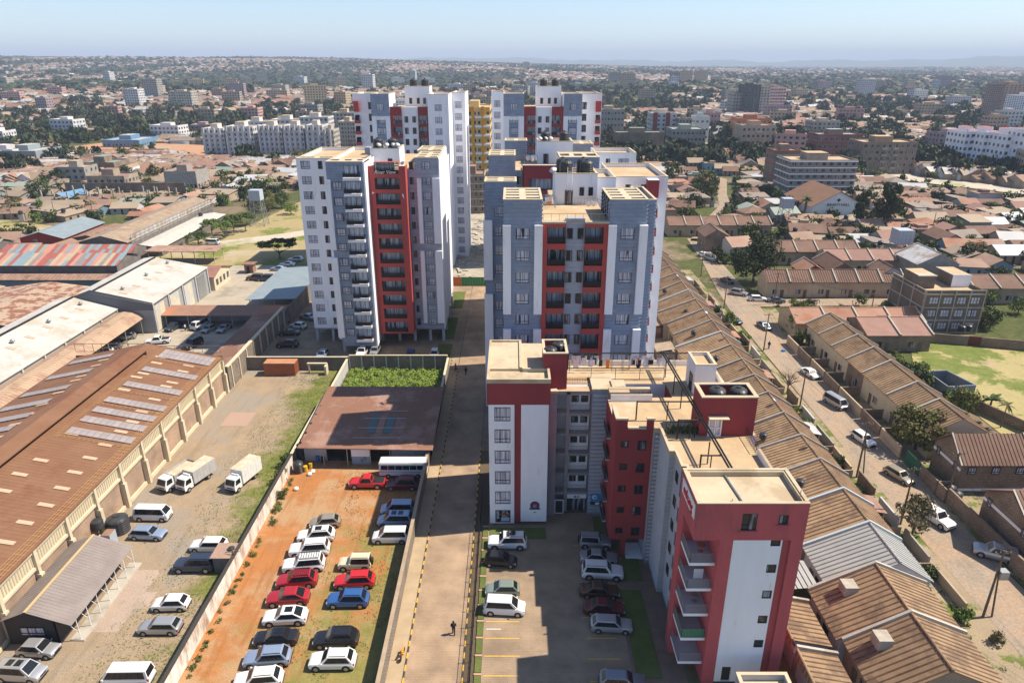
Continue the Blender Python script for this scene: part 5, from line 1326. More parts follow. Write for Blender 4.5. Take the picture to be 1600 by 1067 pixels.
# people
CLOTH = {k: mat('clothes_'+k, c, rough=.9) for k, c in (('dark',(.02,.02,.03)),('white',(.6,.6,.6)),('blue',(.04,.07,.2)),('red',(.4,.03,.03)),('orange',(.5,.2,.02)))}
SKIN = mat('skin_brown', (.10,.05,.03), rough=.6); HAIR = mat('hair_black', (.01,.01,.01), rough=.8)
def person(label, px, py, top='dark', legs='dark', head=0.0, walk=.18, group='people on foot', xy=None, lean=0.0, sit=False):
    x, y = xy if xy else at(px, py, 0)[:2]
    t = thing('person', label, 'person', (x, y, 0.02), group, head)
    m = M(); m.sm = True
    V = [(0,0,.93),(0,0,1.15),(lean*.3,0,1.42),(lean*.35,0,1.50),(lean*.4,0,1.60),(lean*.4,0,1.70),(0,.1,.9),(walk,.1,.5),(walk*.6,.1,.08),(walk*.6+.16,.1,.05),(0,-.1,.9),(-walk,-.1,.5),(-walk*1.7,-.1,.08),(-walk*1.7+.16,-.1,.05),
         (lean*.3,.2,1.42),(-.05+lean*.2,.27,1.16),(.12,.25,.93),(.16,.25,.86),(lean*.3,-.2,1.42),(.05,-.27,1.16),(-.02+.15,-.25,.95),(.17,-.25,.88)]
    E_ = [(0,1),(1,2),(2,3),(3,4),(4,5),(0,6),(6,7),(7,8),(8,9),(0,10),(10,11),(11,12),(12,13),(2,14),(14,15),(15,16),(16,17),(2,18),(18,19),(19,20),(20,21)]
    rad = [.15,.14,.15,.06,.095,.085,.09,.065,.045,.05,.09,.065,.045,.05,.07,.05,.04,.045,.07,.05,.04,.045]
    if sit:
        V[7] = (.35,.12,.86); V[8] = (.38,.12,.42); V[9] = (.5,.12,.38); V[11] = (.35,-.12,.86); V[12] = (.38,-.12,.42); V[13] = (.5,-.12,.38); V[16] = (.4,.25,1.1); V[17]=(.48,.25,1.1); V[20]=(.4,-.25,1.1); V[21]=(.48,-.25,1.1)
    me = bpy.data.meshes.new('body'); me.from_pydata(V, E_, []); o = link('body', me, t)
    md = o.modifiers.new('skin', 'SKIN'); sd = o.modifiers.new('sub', 'SUBSURF'); sd.levels = 1; sd.render_levels = 1
    for i, s in enumerate(me.skin_vertices[0].data if me.skin_vertices else []): pass
    bpy.context.view_layer.objects.active = o
    if not me.skin_vertices: me.attributes  # layer is made by the modifier
    try:
        for i, s in enumerate(me.skin_vertices[0].data): s.radius = (rad[i], rad[i])*1; s.use_root = (i == 0)
    except Exception: pass
    me.materials.append(SKIN)
    c = M(); c.lathe((lean*.15,0,1.0),[(.17,-.05),(.18,.1),(.21,.35),(.13,.47)],10); c.v=[(a,b_*1.15,z) for a,b_,z in c.v]; c.obj('shirt', CLOTH[top], t, world=False)
    for (a, b_, k_) in ((6,7,8),(10,11,12)): c = M(); c.bar(V[a],V[b_],.11,8,r2=.08); c.bar(V[b_],V[k_],.08,8,r2=.07); c.obj('trouser_leg', CLOTH[legs], t, world=False)
    for (a, b_, k_) in ((14,15,16),(18,19,20)): c = M(); c.bar(V[a],V[b_],.075,7,r2=.06); c.bar(V[b_],V[k_],.06,7,r2=.05); c.obj('sleeve', CLOTH[top], t, world=False)
    c = M(); c.lathe((lean*.4,0,1.63),[(.105,-.02),(.112,.05),(.09,.12),(.04,.15)],10); c.obj('hair', HAIR, t, world=False)
    return t

# ============================================================ LEFT SIDE: WAREHOUSES AND YARDS
BROWNR = mat('brown_roof_sheet', (.185,.092,.050), (.22,.115,.066), .75, .25, c3=(.17,.075,.04), s3=.12)
BROWN2 = mat('dull_brown_roof', (.24,.125,.085), (.21,.108,.072), .8, .35, c3=(.31,.19,.15), s3=.2)
TANR = mat('tan_roof_sheet', (.37,.26,.18), (.42,.30,.21), .75, .3, c3=(.30,.19,.13), s3=.2)
GREYR = mat('pale_grey_roof_sheet', (.44,.43,.40), (.50,.49,.46), .6, .25, c3=(.40,.36,.30), s3=.15)
BLUEGR = mat('blue_grey_roof_sheet', (.20,.25,.28), (.24,.29,.32), .6, .4)
STONE = brickmat('grey_stone_blocks', (.20,.165,.135), (.27,.225,.18), (.11,.095,.08), .45, .22, ms=.035)
BRICK = brickmat('tan_brick', (.36,.22,.15), (.41,.27,.185), (.30,.25,.19), .3, .12, ms=.02)
CRM = mat('cream_paint', (.60,.53,.39), (.52,.45,.32), .85, .7, c3=(.40,.34,.26), s3=.5, lo3=.6, hi3=.8)
SKYL = mat('translucent_beige_sheet', (.50,.36,.25), (.44,.32,.22), .6, 1)
PANEL = mat('solar_cell_panel', (.27,.235,.235), (.31,.27,.265), rough=.5, scale=.8, spec=.5, obrand=.08)
PFRM = mat('panel_frame', (.45,.42,.40), rough=.4, metal=.4)
def ribs(m, x0, x1, y0, y1, za, zb, axis='x', pitch=1.0, w=.05, h=.05, mi=0):
    """raised ribs on a single sloping plane: z goes za -> zb along the slope axis"""
    if axis == 'x':
        y = y0+pitch/2
        while y < y1:
            m.poly([(x0,y-w,za),(x1,y-w,zb),(x1,y,zb+h),(x0,y,za+h)],mi); m.poly([(x0,y,za+h),(x1,y,zb+h),(x1,y+w,zb),(x0,y+w,za)],mi); y += pitch
    else:
        x = x0+pitch/2
        while x < x1:
            m.poly([(x-w,y0,za),(x,y0,za+h),(x,y1,zb+h),(x-w,y1,zb)],mi); m.poly([(x,y0,za+h),(x+w,y0,za),(x+w,y1,zb),(x,y1,zb+h)],mi); x += pitch
# --- brown warehouse
g = thing('warehouse', 'big brown roofed warehouse with rows of solar panels and a cream framed brick side wall', 'warehouse', (-66, 80, 0))
m = M(); m.box(-79.5, -53.6, 25, 116.8, 0, 6.6, 0); m.poly([(-79.5,116.8,6.6),(-53.6,116.8,6.6),(-66.4,116.8,9.7)],0); m.obj('brick_walls', BRICK, g)
ZR, ZE, XR = 9.9, 7.15, -66.4
rx = lambda x: ZR - (abs(x-XR))*(ZR-ZE)/13.4
m = M(); m.poly([(XR,24,ZR),(-53.0,24,ZE),(-53.0,117,ZE),(XR,117,ZR)]); m.poly([(-79.8,24,ZE),(XR,24,ZR),(XR,117,ZR),(-79.8,117,ZE)])
m.poly([(XR,24,ZR-.2),(XR,117,ZR-.2),(-53.0,117,ZE-.2),(-53.0,24,ZE-.2)]); m.poly([(-53,24,ZE-.2),(-53,117,ZE-.2),(-53,117,ZE),(-53,24,ZE)]); m.obj('roof', BROWNR, g)
m = M(); ribs(m, XR, -53.1, 24, 117, ZR, ZE, 'x', .62, .06, .045); ribs(m, -79.7, XR, 24, 117, ZE, ZR, 'x', .62, .06, .045); m.obj('roof_ribs', BROWNR, g, kind='stuff')
m = M(); m.poly([(XR,24,ZR+.95),(-64.2,24,ZR+.45),(-64.2,112.5,ZR+.45),(XR,112.5,ZR+.95)]); m.poly([(-68.9,24,ZR+.3),(XR,24,ZR+.95),(XR,112.5,ZR+.95),(-68.9,112.5,ZR+.3)])
m.poly([(-64.2,24,ZR+.3),(-64.2,112.5,ZR+.3),(-64.2,112.5,ZR+.45),(-64.2,24,ZR+.45)]); m.poly([(-68.9,112.5,ZR-.6),(-64.2,112.5,ZR-.6),(-64.2,112.5,ZR+.45),(XR,112.5,ZR+.95),(-68.9,112.5,ZR+.3)]); m.obj('ridge_monitor', BROWNR, g)
m = M(); m.box(-64.75,-64.7,24,112.4,ZR-.45,ZR+.3); m.box(-68.7,-68.65,24,112.4,ZR-.6,ZR+.3); m.obj('ridge_vent', DARK, g)
sm = M(); sm.box(-.9,.9,-.32,.32,0,.035); skm = sm.mesh('skylight', SKYL); sl = atan((ZR-ZE)/13.4)
def onroof(me, name, x, y, sx=1.0, dz=.055):
    o = sub(g, name, me, (x, y, rx(x)+dz)); o.rotation_euler = (0, sl if x > XR else -sl, 0); o.scale = (sx, 1, 1); return o
for y in (112.6, 110.2, 105.8, 104.2, 99.6, 95.5, 92.3, 89.3, 85.5, 82, 78.5, 75, 71.5, 68, 64.5, 61):
    if R.random() < .95: onroof(skm, 'skylight', -61.7+R.uniform(-.3,.3), y, 1.0)
    onroof(skm, 'skylight', -56.3+R.uniform(-.4,.4), y-1.3, 1.0); 
    onroof(skm, 'skylight', -71.5, y-1, 1.0)
pm = M(); pm.box(-.41,.41,-.80,.80,.03,.06,0); pnm = pm.mesh('solar_panel', PANEL)
pf = M(); pf.box(-.43,.43,-.82,.82,0,.029); pfm = pf.mesh('panel_frame', PFRM)
for (yy, nrow) in ((113.3,2),(107.4,1),(101.5,1),(95.9,1),(92.6,1),(89.6,1),(86.2,1)):
    for r_ in range(nrow+ (1 if nrow == 1 else 0)):
        if nrow == 1 and r_ == 1: continue
        for k in range(10):
            o = onroof(pnm, 'solar_panel', -62.0+.88*k, yy+1.66*r_, 1, .12); link('panel_frame', pfm, o)
for yy in (113.5, 107, 100.5, 95.5, 91, 87, 83):
    for k in range(9): o = onroof(pnm, 'solar_panel', -78.4+.88*k, yy, 1, .12); link('panel_frame', pfm, o)
m = M()
for (x, y0, y1) in ((-53.25,24,117),(-53.9,24,117),(-62.9,84,117)):
    for dx in (0,.3): m.bar((x-dx,y0,rx(x-dx)+.12),(x-dx,y1,rx(x-dx)+.12),.03,4)
for y in (84.3, 94.2, 98.8, 111.2): 
    for dy in (0,.35): m.bar((-62.9,y+dy,rx(-62.9)+.1),(-53.6,y+dy,rx(-53.6)+.1),.03,4)
k = 24
while k < 117: m.bar((-54.3,k,rx(-54.3)+.12),(-53.1,k,ZE+.14),.025,3); k += .8
for y in (84.3,94.2,98.8,111.2):
    for i in range(14): x = -62.7+.65*i; m.bar((x,y,rx(x)+.12),(x,y+.35,rx(x)+.12),.025,3)
m.obj('cable_trays', mat('ochre_metal', (.42,.25,.11), rough=.6), g, kind='stuff')
m = M(); m.box(-53.6,-53.25,25,116.9,4.4,4.75); m.box(-53.6,-53.2,25,116.9,6.5,7.0); m.box(-53.6,-53.3,25,116.9,0,.45); m.obj('cream_beams', CRM, g)
m = M(); m.box(-53.59,-53.45,25,116.8,4.75,6.5); m.obj('cream_vent_wall', CRM, g)
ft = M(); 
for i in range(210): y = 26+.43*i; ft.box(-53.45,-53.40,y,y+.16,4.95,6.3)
ft.obj('vent_blocks', mat('vent_cream', (.45,.38,.26), rough=.9), g, kind='stuff')  # vent blocks in a darker cream than the wall behind
for k in range(16):
    y = 27+6.0*k; m = M(); m.box(-53.6,-53.05,y-.22,y+.22,0,6.9); m.box(-53.25,-52.85,y-.3,y+.3,0,3.8); m.obj('pilaster', CRM, g)
m = M(); railing(m, [(-79.6,117.0),(-66.4,117.0)],8.2,1.6,1.5,.04); railing(m, [(-66.4,117.0),(-53.2,117.0)],8.0,1.4,1.5,.04); m.box(-79.8,-53,116.9,117.2,6.5,7.5); m.obj('parapet_railing', mat('brown_metal', (.22,.13,.08), rough=.6), g)
# --- long pale warehouses
def pale(lab, x0, x1, y0, y1, ze, zr, xr, doors):
    g = thing('warehouse', lab, 'warehouse', ((x0+x1)/2, (y0+y1)/2, 0), 'long pale roofed warehouses'); m = M(); m.box(x0+.4,x1-.4,y0,y1-.2,0,ze-.05,0)
    for yy in (y0, y1-.2): m.poly([(x0+.4,yy,ze-.06),(x1-.4,yy,ze-.06),(xr,yy,zr-.1)],0)
    m.obj('walls', mat('grey_shed_wall',(.30,.31,.32),(.26,.27,.28),.7,.5), g)
    m = M()
    for (xa_, za, xb_, zb) in ((xr,zr,x1,ze),(x0,ze,xr,zr)): m.poly([(xa_,y0-.3,za),(xb_,y0-.3,zb),(xb_,y1+.3,zb),(xa_,y1+.3,za)]); 
    m.poly([(x1,y0-.3,ze-.15),(x1,y1+.3,ze-.15),(x1,y1+.3,ze),(x1,y0-.3,ze)]); m.obj('roof', GREYR, g)
    m = M(); ribs(m, xr, x1, y0, y1, zr, ze, 'x', .8, .05, .04); m.obj('roof_ribs', GREYR, g, kind='stuff')
    m = M(); m.box(xr-.15,xr+.15,y0,y1,zr-.02,zr+.28); m.obj('ridge_gap', DARK, g)
    m = M(); m.poly([(xr-3.0,y0,zr-.1),(xr-.15,y0,zr+.32),(xr-.15,y1,zr+.32),(xr-3.0,y1,zr-.1)]); m.obj('ridge_cap', GREYR, g)
    s_ = atan((zr-ze)/(x1-xr)); y = y0+3; i = 0
    while y < y1-2:
        x = xr+(x1-xr)*.42; z = zr-(x-xr)*(zr-ze)/(x1-xr); o = sub(g,'skylight',skm,(x,y,z+.04)); o.rotation_euler=(0,s_,0); o.scale=(.95,1.3,1)
        if i % 2 == 0:
            x = xr+(x1-xr)*.33; z = zr-(x-xr)*(zr-ze)/(x1-xr); v = M(); v.lathe((x,y+2,z),[(.22,0),(.22,.25),(.42,.35),(.42,.6),(.2,.8)],10); v.obj('roof_vent', STEEL, g)
        y += 5.6; i += 1
    k = int((y1-y0)/6.2)
    for i in range(k+1): yy = y0+(y1-y0-.5)*i/k; m = M(); m.box(x1-.42,x1-.1,yy,yy+.4,0,ze-.1); m.obj('column', LGREY, g)
    for i in range(k):
        yy = y0+(y1-y0)*i/k; m = M(); m.box(x1-.42,x1-.3,yy+.9,yy+5.4,1.2 if not doors else .2,ze-1.0,0 if (i < k-1) else 1); m.obj('wall_panel', [mat('cream_block_wall',(.56,.50,.37),(.44,.44,.42),.85,.35,lo=.45,hi=.55), STEEL], g)
pale('nearer pale roofed warehouse with a row of beige skylights behind the arched canopy', -103, -88.4, 95, 147.6, 6.0, 8.6, -98, False)
pale('farther taller pale roofed warehouse with cream wall panels facing the carport yard', -101, -80.6, 147.9, 178, 7.0, 9.6, -94, True)
m = M(); m.poly([(-98.5,147.7,5.5),(-80.6,147.7,5.5),(-80.6,147.7,7.3),(-94,147.7,10.3),(-98.5,147.7,8.6)]); t = thing('gable_wall','dark grey gable between the two pale warehouses','wall',(-90,147.7,0)); m.obj('sheet', mat('dark_grey_sheet',(.12,.13,.15),rough=.6), t)
t = thing('arched_canopy', 'long arched tan canopy between the pale warehouse and the brown one', 'canopy', (-86, 120, 0)); m = M()
pr = [(-90.2,4.4),(-89,5.0),(-87.2,5.35),(-85.4,5.1),(-84.0,4.4),(-83.2,3.7)]
for (a, b), (c, d) in zip(pr[:-1], pr[1:]): m.poly([(a,70,b),(c,70,d),(c,148.5,d),(a,148.5,b)])
m.sm = True; m.obj('roof', TANR, t)
m = M()
for i in range(100): 
    y = 70.5+.78*i
    for (a, b), (c, d) in zip(pr[:-1], pr[1:]): m.poly([(a,y,b+.01),(c,y,d+.01),(c,y+.05,d+.06),(a,y+.05,b+.06)]); m.poly([(a,y+.05,b+.06),(c,y+.05,d+.06),(c,y+.1,d+.01),(a,y+.1,b+.01)])
m.obj('roof_ribs', TANR, t, kind='stuff')
for k in range(12): m = M(); y = 72+6.8*k; m.bar((-83.6,y,0),(-83.6,y,4.0),.1,6); m.bar((-83.6,y,4.0),(-89.5,y,4.6),.07,5); m.obj('post', STEEL, t)
pad('carport_yard', -85, -53.2, 60, 225, .008, gmat('worn_concrete', (.40,.35,.28), (.34,.30,.24), third=(.27,.24,.20), ts=.1, fine=(.85,1.12)))
# carports
t = thing('carport', 'long brown carport roof crossing the yard behind the brown warehouse', 'carport', (-67, 153, 0)); m = M()
m.poly([(-81.2,150.7,3.2),(-53.0,150.7,3.2),(-53.0,156.2,3.9),(-81.2,156.2,3.9)]); m.poly([(-81.2,150.7,3.1),(-81.2,156.2,3.8),(-53,156.2,3.8),(-53,150.7,3.1)]); m.poly([(-81.2,150.7,3.1),(-53,150.7,3.1),(-53,150.7,3.2),(-81.2,150.7,3.2)]); m.obj('roof', mat('brown_carport_sheet',(.30,.175,.125),(.24,.14,.10),.75,.35,c3=(.36,.16,.09),s3=.2), t)
m = M(); ribs(m, -81, -53, 150.7, 156.2, 3.2, 3.9, 'y', .7, .05, .04); m.obj('roof_ribs', MATS['brown_carport_sheet'], t, kind='stuff')
for k in range(6): 
    m = M(); x = -80.2+5.1*k; m.bar((x,151.4,0),(x,151.4,3.3),.1,6); m.bar((x,155.6,0),(x,155.6,3.8),.1,6); m.obj('post', LGREY, t)
m = M(); m.box(-81,-53.3,155.9,156.05,0,3.7); m.obj('back_wall', LGREY, t)
lines('carport_lines', [(-80,149.2,-62,149.2)] + [(x,143,x,149) for x in (-74,-70,-66,-62)] + [(-60,y,-56,y) for y in (128,131.5,135,138.5)])
t = thing('lean_to_shed', 'brown lean-to roof running from the carport to the container yard wall', 'shed', (-55.5, 136, 0)); m = M()
m.poly([(-59.6,119.5,3.2),(-53.4,119.5,4.2),(-53.4,150.6,4.2),(-59.6,150.6,3.2)]); m.poly([(-59.6,119.5,3.1),(-59.6,150.6,3.1),(-59.6,150.6,3.2),(-59.6,119.5,3.2)]); m.poly([(-59.6,119.5,3.1),(-53.4,119.5,4.1),(-53.4,150.6,4.1),(-59.6,150.6,3.1)][::-1]); m.obj('roof', BROWN2, t)
m = M(); ribs(m, -59.5, -53.5, 119.6, 150.6, 3.2, 4.2, 'x', .7, .05, .04); m.obj('roof_ribs', BROWN2, t, kind='stuff')
for k in range(6): m = M(); y = 121+5.6*k; m.bar((-59.3,y,0),(-59.3,y,3.15),.08,6); m.obj('post', STEEL, t)
m = M(); m.box(-53.4,-53.0,118.2,152.5,0,4.5,0); m.obj('stone_wall', STONE, t)
m = M(); m.box(-53.5,-52.9,118.2,152.5,4.5,4.75); m.obj('coping', CRM, t)
for k in range(9): m = M(); y = 119.5+4.0*k; m.box(-53.0,-52.8,y,y+.3,0,4.4); m.obj('pier', CRM, t)
t = thing('shed', 'blue grey roofed open shed left of the tower with one corner in shadow', 'shed', (-59, 172, 0)); m = M(); m.poly([(-64.8,160.3,3.9),(-52.0,159,4.6),(-52.0,188.5,4.6),(-64.8,188.5,3.9)]); m.poly([(-64.8,160.3,3.8),(-64.8,188.5,3.8),(-52,188.5,4.5),(-52,159,4.5)]); m.poly([(-64.8,160.3,3.8),(-52,159,4.5),(-52,159,4.6),(-64.8,160.3,3.9)]); m.obj('roof', BLUEGR, t)
m = M(); m.box(-52.5,-52.1,154,200,0,4.4); m.obj('stone_wall', STONE, t)
for (x, y) in ((-64,161),(-64,170),(-64,179),(-64,188),(-58,160.6)): m = M(); m.bar((x,y,0),(x,y,4),.1,6); m.obj('post', CRM, t)
m = M(); m.box(-64,-53,187.5,188,0,3.8); m.obj('back_wall', BRICK, t)
t = thing('workshop', 'small cream and brick workshop with a red brown striped roof beyond the pale warehouse', 'building', (-87, 185, 0)); m = M(); m.gable(-94,-80.2,179.6,190.5,3.8,5.4,'x',0,1,.4); m.obj('roof_and_walls', [mat('red_brown_roof',(.25,.125,.10),(.29,.16,.12),.8,.5), CRM], t)
for i in range(4): m = M(); y = 180.8+2.5*i; m.box(-80.22,-80.1,y,y+1.3,1.2,2.8); m.obj('window', GLASSD, t)
for i in range(5): m = M(); m.poly([(-93+2.4*i,179.3,3.86),(-92.1+2.4*i,179.3,3.86),(-91.5+2.4*i,184,5.2),(-92.4+2.4*i,184,5.2)]); m.obj('skylight', SKYL, t)
t = thing('guard_hut', 'small dark brown guard hut standing alone in the concrete yard', 'hut', (-77, 197.5, 0)); m = M(); m.box(-78.3,-75.8,196.5,199,0,2.6,0); m.box(-78.8,-75.3,196,199.5,2.6,2.75,1); m.box(-77.6,-76.8,196.45,196.49,0,2,2); m.obj('walls_and_roof', [RUST, BROWN2, DARK], t)
t = thing('shelter', 'open rust roofed shelter on posts beside the long scaffolded roof', 'shelter', (-102, 208, 0)); m = M(); x0,y0,_ = at(205,416,4); m.box(-112,-90,206,214,3.9,4.05); m.obj('roof', RUST, t)
for x in (-111,-104,-97,-91): m = M(); m.bar((x,206.6,0),(x,206.6,3.9),.12,6); m.bar((x,213.4,0),(x,213.4,3.9),.12,6); m.obj('post', CRM, t)
# container
t = thing('shipping_container', 'orange rust shipping container against the stone wall of the grey yard', 'container', (-45.6, 125.6, 0)); m = M(); m.box(-48.65,-42.55,124.4,126.8,.12,2.65,0,top=1)
for i in range(30): x = -48.5+.2*i; m.box(x,x+.1,124.36,124.4,.25,2.5,0)
for i in range(11): y = 124.5+.2*i; m.box(-42.55,-42.5,y,y+.1,.25,2.5,0)
m.obj('body', [mat('container_orange',(.36,.125,.05),(.30,.10,.045),.6,1), mat('container_top',(.46,.22,.12),(.40,.17,.09),.7,1)], t)
for z in (2.6,.1): m = M(); m.box(-48.7,-42.5,124.3,124.42,z,z+.1); m.obj('rail', RUST, t)
t = thing('concrete_frame', 'small pale concrete frame standing by the stone wall right of the container', 'frame', (-38.5, 126, 0)); m = M(); m.box(-40.5,-36.6,125.6,126.1,1.9,2.15); m.box(-36.9,-36.5,124.6,126.1,0,1.9); m.box(-40.4,-40.1,125.8,126.1,0,1.9); m.obj('frame', CRM, t)
# walls
def wall(lab, x0, x1, y0, y1, h, m_=STONE, cop=CRM, piers=0, pm_=None, name='boundary_wall', th=None, group='boundary walls'):
    t = thing(name, lab, 'wall', ((x0+x1)/2, (y0+y1)/2, 0), group); m = M(); m.box(x0,x1,y0,y1,0,h); m.obj('wall', m_, t)
    if cop: m = M(); m.box(x0-.06,x1+.06,y0-.06,y1+.06,h,h+.12); m.obj('coping', cop, t)
    if piers:
        L = max(x1-x0, y1-y0); n = int(L/piers)
        for i in range(n+1):
            m = M(); 
            if x1-x0 > y1-y0: x = x0+L*i/max(1,n); m.box(x-.12,x+.12,y0-.1,y0-.003,0,h)
            else: y = y0+L*i/max(1,n); m.box(x0-.1,x0-.003,y-.12,y+.12,0,h) if False else m.box(x1+.003,x1+.1,y-.12,y+.12,0,h)
            m.obj('pier', pm_ or CRM, t)
    return t
wall('dark stone wall with dusty top behind the container', -52.8, -32.6, 127.3, 127.6, 2.7)
wall('stone wall with pale piers above the weedy plot', -32.4, -12.9, 127.2, 127.5, 3.1, piers=2.4, pm_=LGREY, cop=CREAM)
wall('pale block wall running down between the weedy plot and the dirt yard', -33.0, -32.7, 110.8, 127.2, 2.4, m_=LGREY)
wall('low stone wall between the driveway verge and the weedy plot', -12.9, -12.6, 92, 127.2, 2.6)
wall('long stone wall between the orange yard and the driveway verge', -12.9, -12.6, 28, 92, 2.5, cop=mat('dusty_top',(.38,.29,.20),(.30,.23,.16),.95,1))
wall('long white limewashed wall with dirty streaks between grey and orange yards', -33.5, -33.2, 28, 91, 2.3, m_=mat('limewash_dirty',(.74,.71,.67),(.52,.47,.41),.95,.9,stretch=(1,1,.25),c3=(.28,.18,.12),s3=.6,lo3=.5,hi3=.66), cop=mat('black_wall_top',(.05,.045,.04),rough=.9))
wall('block wall continuing up beside the brown metal roof', -33.5, -33.2, 91, 110.5, 2.3)
wall('whitish block wall at the left picture edge beside the canteen gable', -54.2, -50.2, 55.2, 55.5, 2.0, m_=CONCL) if False else None
t = thing('block_wall', 'short grey block wall running down from the canteen gable at the left edge', 'wall', (-54, 52, 0), 'boundary walls'); m = M(); m.box(-54.2,-53.9,40,58,0,2.0); m.obj('wall', CONCL, t)
# weeds plot and brown metal roof building
WEED = mat('weed_soil', (.06,.085,.02), (.10,.09,.04), .95, 1, kind='world')
pad('weedy_plot', -32.6, -12.9, 111, 127.1, .02, WEED)
rr = random.Random(4); foliage_stuff('tall_weeds', [(rr.uniform(-32.2,-13.4), rr.uniform(111.5,126.6)) for i in range(700)], 'lime', .45, 5, 26, 1.1)
t = thing('metal_roof_building', 'workshop under a wide flat dull brown roof at the top of the orange yard', 'building', (-22, 101, 0)); m = M()
m.poly([(-32.4,91.2,3.3),(-11.9,90.6,3.3),(-12.1,111.5,3.8),(-32.6,111.7,3.8)]); m.poly([(-32.4,91.2,3.18),(-32.6,111.7,3.68),(-12.1,111.5,3.68),(-11.9,90.6,3.18)]); m.poly([(-32.4,91.2,3.18),(-11.9,90.6,3.18),(-11.9,90.6,3.3),(-32.4,91.2,3.3)]); m.obj('roof', BROWN2, t)
m = M(); ribs(m, -32.4, -12, 91.3, 111.4, 3.31, 3.79, 'y', .5, .05, .035); m.obj('roof_ribs', BROWN2, t, kind='stuff')
for i, (x0, x1, c) in enumerate(((-22.8,-21.6,0),(-21.4,-20.4,1),(-20.2,-18.9,0),(-18.7,-17.9,2))): m = M(); m.poly([(x0,95.5,3.47),(x1,95.5,3.47),(x1,101.5-i*.4,3.62),(x0,101.5-i*.4,3.62)]); m.obj('roof_patch', mat(('patch_teal','patch_pink','patch_rose')[c], ((.10,.15,.15),(.32,.17,.13),(.28,.14,.12))[c], rough=.7), t)
for y in (94, 97, 100, 102.5): m = M(); m.box(-24.6+(y-94)*.1,-17.2,y,y+.12,3.42+(y-94)*.025,3.47+(y-94)*.025); m.obj('roof_strip', mat('pale_roof_strip',(.42,.40,.42),rough=.6), t)
m = M(); m.box(-32,-28.6,93,93.3,0,3.1,0); m.box(-24.5,-21.6,91.9,92.0,1.4,3.2,1); m.box(-24.5,-21.6,91.95,92.05,0,1.4,2); m.box(-18.5,-12.6,92.5,92.8,0,3.1,2); m.box(-28.6,-18.5,95,95.3,0,3.1,3); m.box(-32,-12.6,110.5,110.8,0,3.4,0); m.box(-12.9,-12.6,93,110.5,0,3.2,0); m.obj('walls', [LGREY, WHITE, mat('blue_grey_wall',(.26,.33,.42),rough=.8), DARK], t)
for x in (-28.6,-25,-21.5,-18.5,-15): m = M(); m.bar((x,91.4,0),(x,91.4,3.2),.08,6); m.obj('post', STEEL, t)
for i in range(7): m = M(); y = 92.5+3*i; m.lathe((-32.2,y,3.4),[(.16,0),(.18,.25),(.05,.3)],8); m.obj('roof_bucket', TANKM, t)
# canteen with striped grey roof
STRIPR = mat('grey_brown_sheet', (.20,.17,.16), (.245,.21,.195), .7, .5)
t = thing('canteen', 'low building with a grey ribbed roof, black gable and white terrace beside the warehouse', 'building', (-49.5, 62, 0)); m = M()
m.poly([(-50.2,56.0,4.6),(-45.8,56.0,2.9),(-45.8,68.8,2.9),(-50.2,68.8,4.6)]); m.poly([(-53.1,56.0,3.4),(-50.2,56.0,4.6),(-50.2,68.8,4.6),(-53.1,68.8,3.4)])
m.poly([(-45.8,56.0,2.82),(-50.2,56.0,4.5),(-50.2,68.8,4.5),(-45.8,68.8,2.82)]); m.obj('roof', STRIPR, t)
m = M(); ribs(m, -50.2, -45.9, 56.0, 68.8, 4.6, 2.9, 'x', .42, .05, .05); ribs(m, -53.1, -50.2, 56.0, 68.8, 3.4, 4.6, 'x', .42, .05, .05); m.obj('roof_ribs', STRIPR, t, kind='stuff')
m = M(); m.poly([(-53,56.4,0),(-47.7,56.4,0),(-47.7,56.4,3.4),(-50.2,56.4,4.45),(-53,56.4,3.3)]); m.box(-47.9,-47.7,56.4,68.4,0,3.4); m.box(-53,-47.7,68.3,68.5,0,3.3); m.obj('walls', mat('black_sheet_wall',(.03,.03,.035),rough=.6), t)
window(T := t, 'f', 56.4, -50.3, 1.2, 2.6, 1.1, 'std', .02)
m = M(); m.box(-47.0,-45.5,56.8,69.2,0,.15); m.obj('terrace', CONCL, t)
for i in range(7): m = M(); y = 57+1.9*i; m.bar((-45.9,y,.15),(-45.9,y,2.85),.04,5); m.bar((-45.9,y,1.0),(-47.3,y,2.6),.025,4); m.obj('post', WHITE, t)
m = M(); m.box(-50.35,-50.05,56,68.8,4.6,4.66); m.obj('ridge_strip', mat('ridge_ochre',(.50,.36,.18),rough=.8), t)
pad('concrete_patch', -45.5, -42.6, 58, 68, .02, gmat('pink_concrete', (.40,.31,.25), (.36,.28,.22), third=(.33,.26,.2), ts=.4)); pad('concrete_patch', -42.6, -41.2, 61.5, 64.2, .02, MATS['pink_concrete']); pad('pink_slab', -49.5, -45, 104, 109, .02, mat('pink_slab',(.38,.24,.19),(.34,.26,.20),.95,.6,kind='world'))
tank('large black water tank on the ground beside the warehouse wall', *at(187, 829)[:2], 0, 1.35, 2.4, group='black tanks by the warehouse')
xx, yy = at(158, 842)[:2]
t = thing('tank_stand', 'small metal stand under the raised black tank by the warehouse', 'stand', (xx, yy, 0)); m = M()
for a in (-.6,.6):
    for b in (-.6,.6): m.bar((xx+a,yy+b,0),(xx+a,yy+b,1.8),.05,5)
m.box(xx-.7,xx+.7,yy-.7,yy+.7,1.8,1.88); m.obj('frame', RAIL, t)
tank('smaller black water tank raised on a metal stand beside the warehouse wall', xx, yy, 1.88, .75, 1.2, group='black tanks by the warehouse')
t = thing('tin_cubicle', 'pale blue grey tin cubicle next to the black water tanks', 'cubicle', (*at(172,853)[:2], 0)); a = at(172,853); m = M(); m.box(a[0]-.5,a[0]+.6,a[1]-.5,a[1]+.9,0,2.0,0,top=1); m.obj('sheets', [mat('tin_blue',(.36,.40,.46),rough=.5), RUST], t)
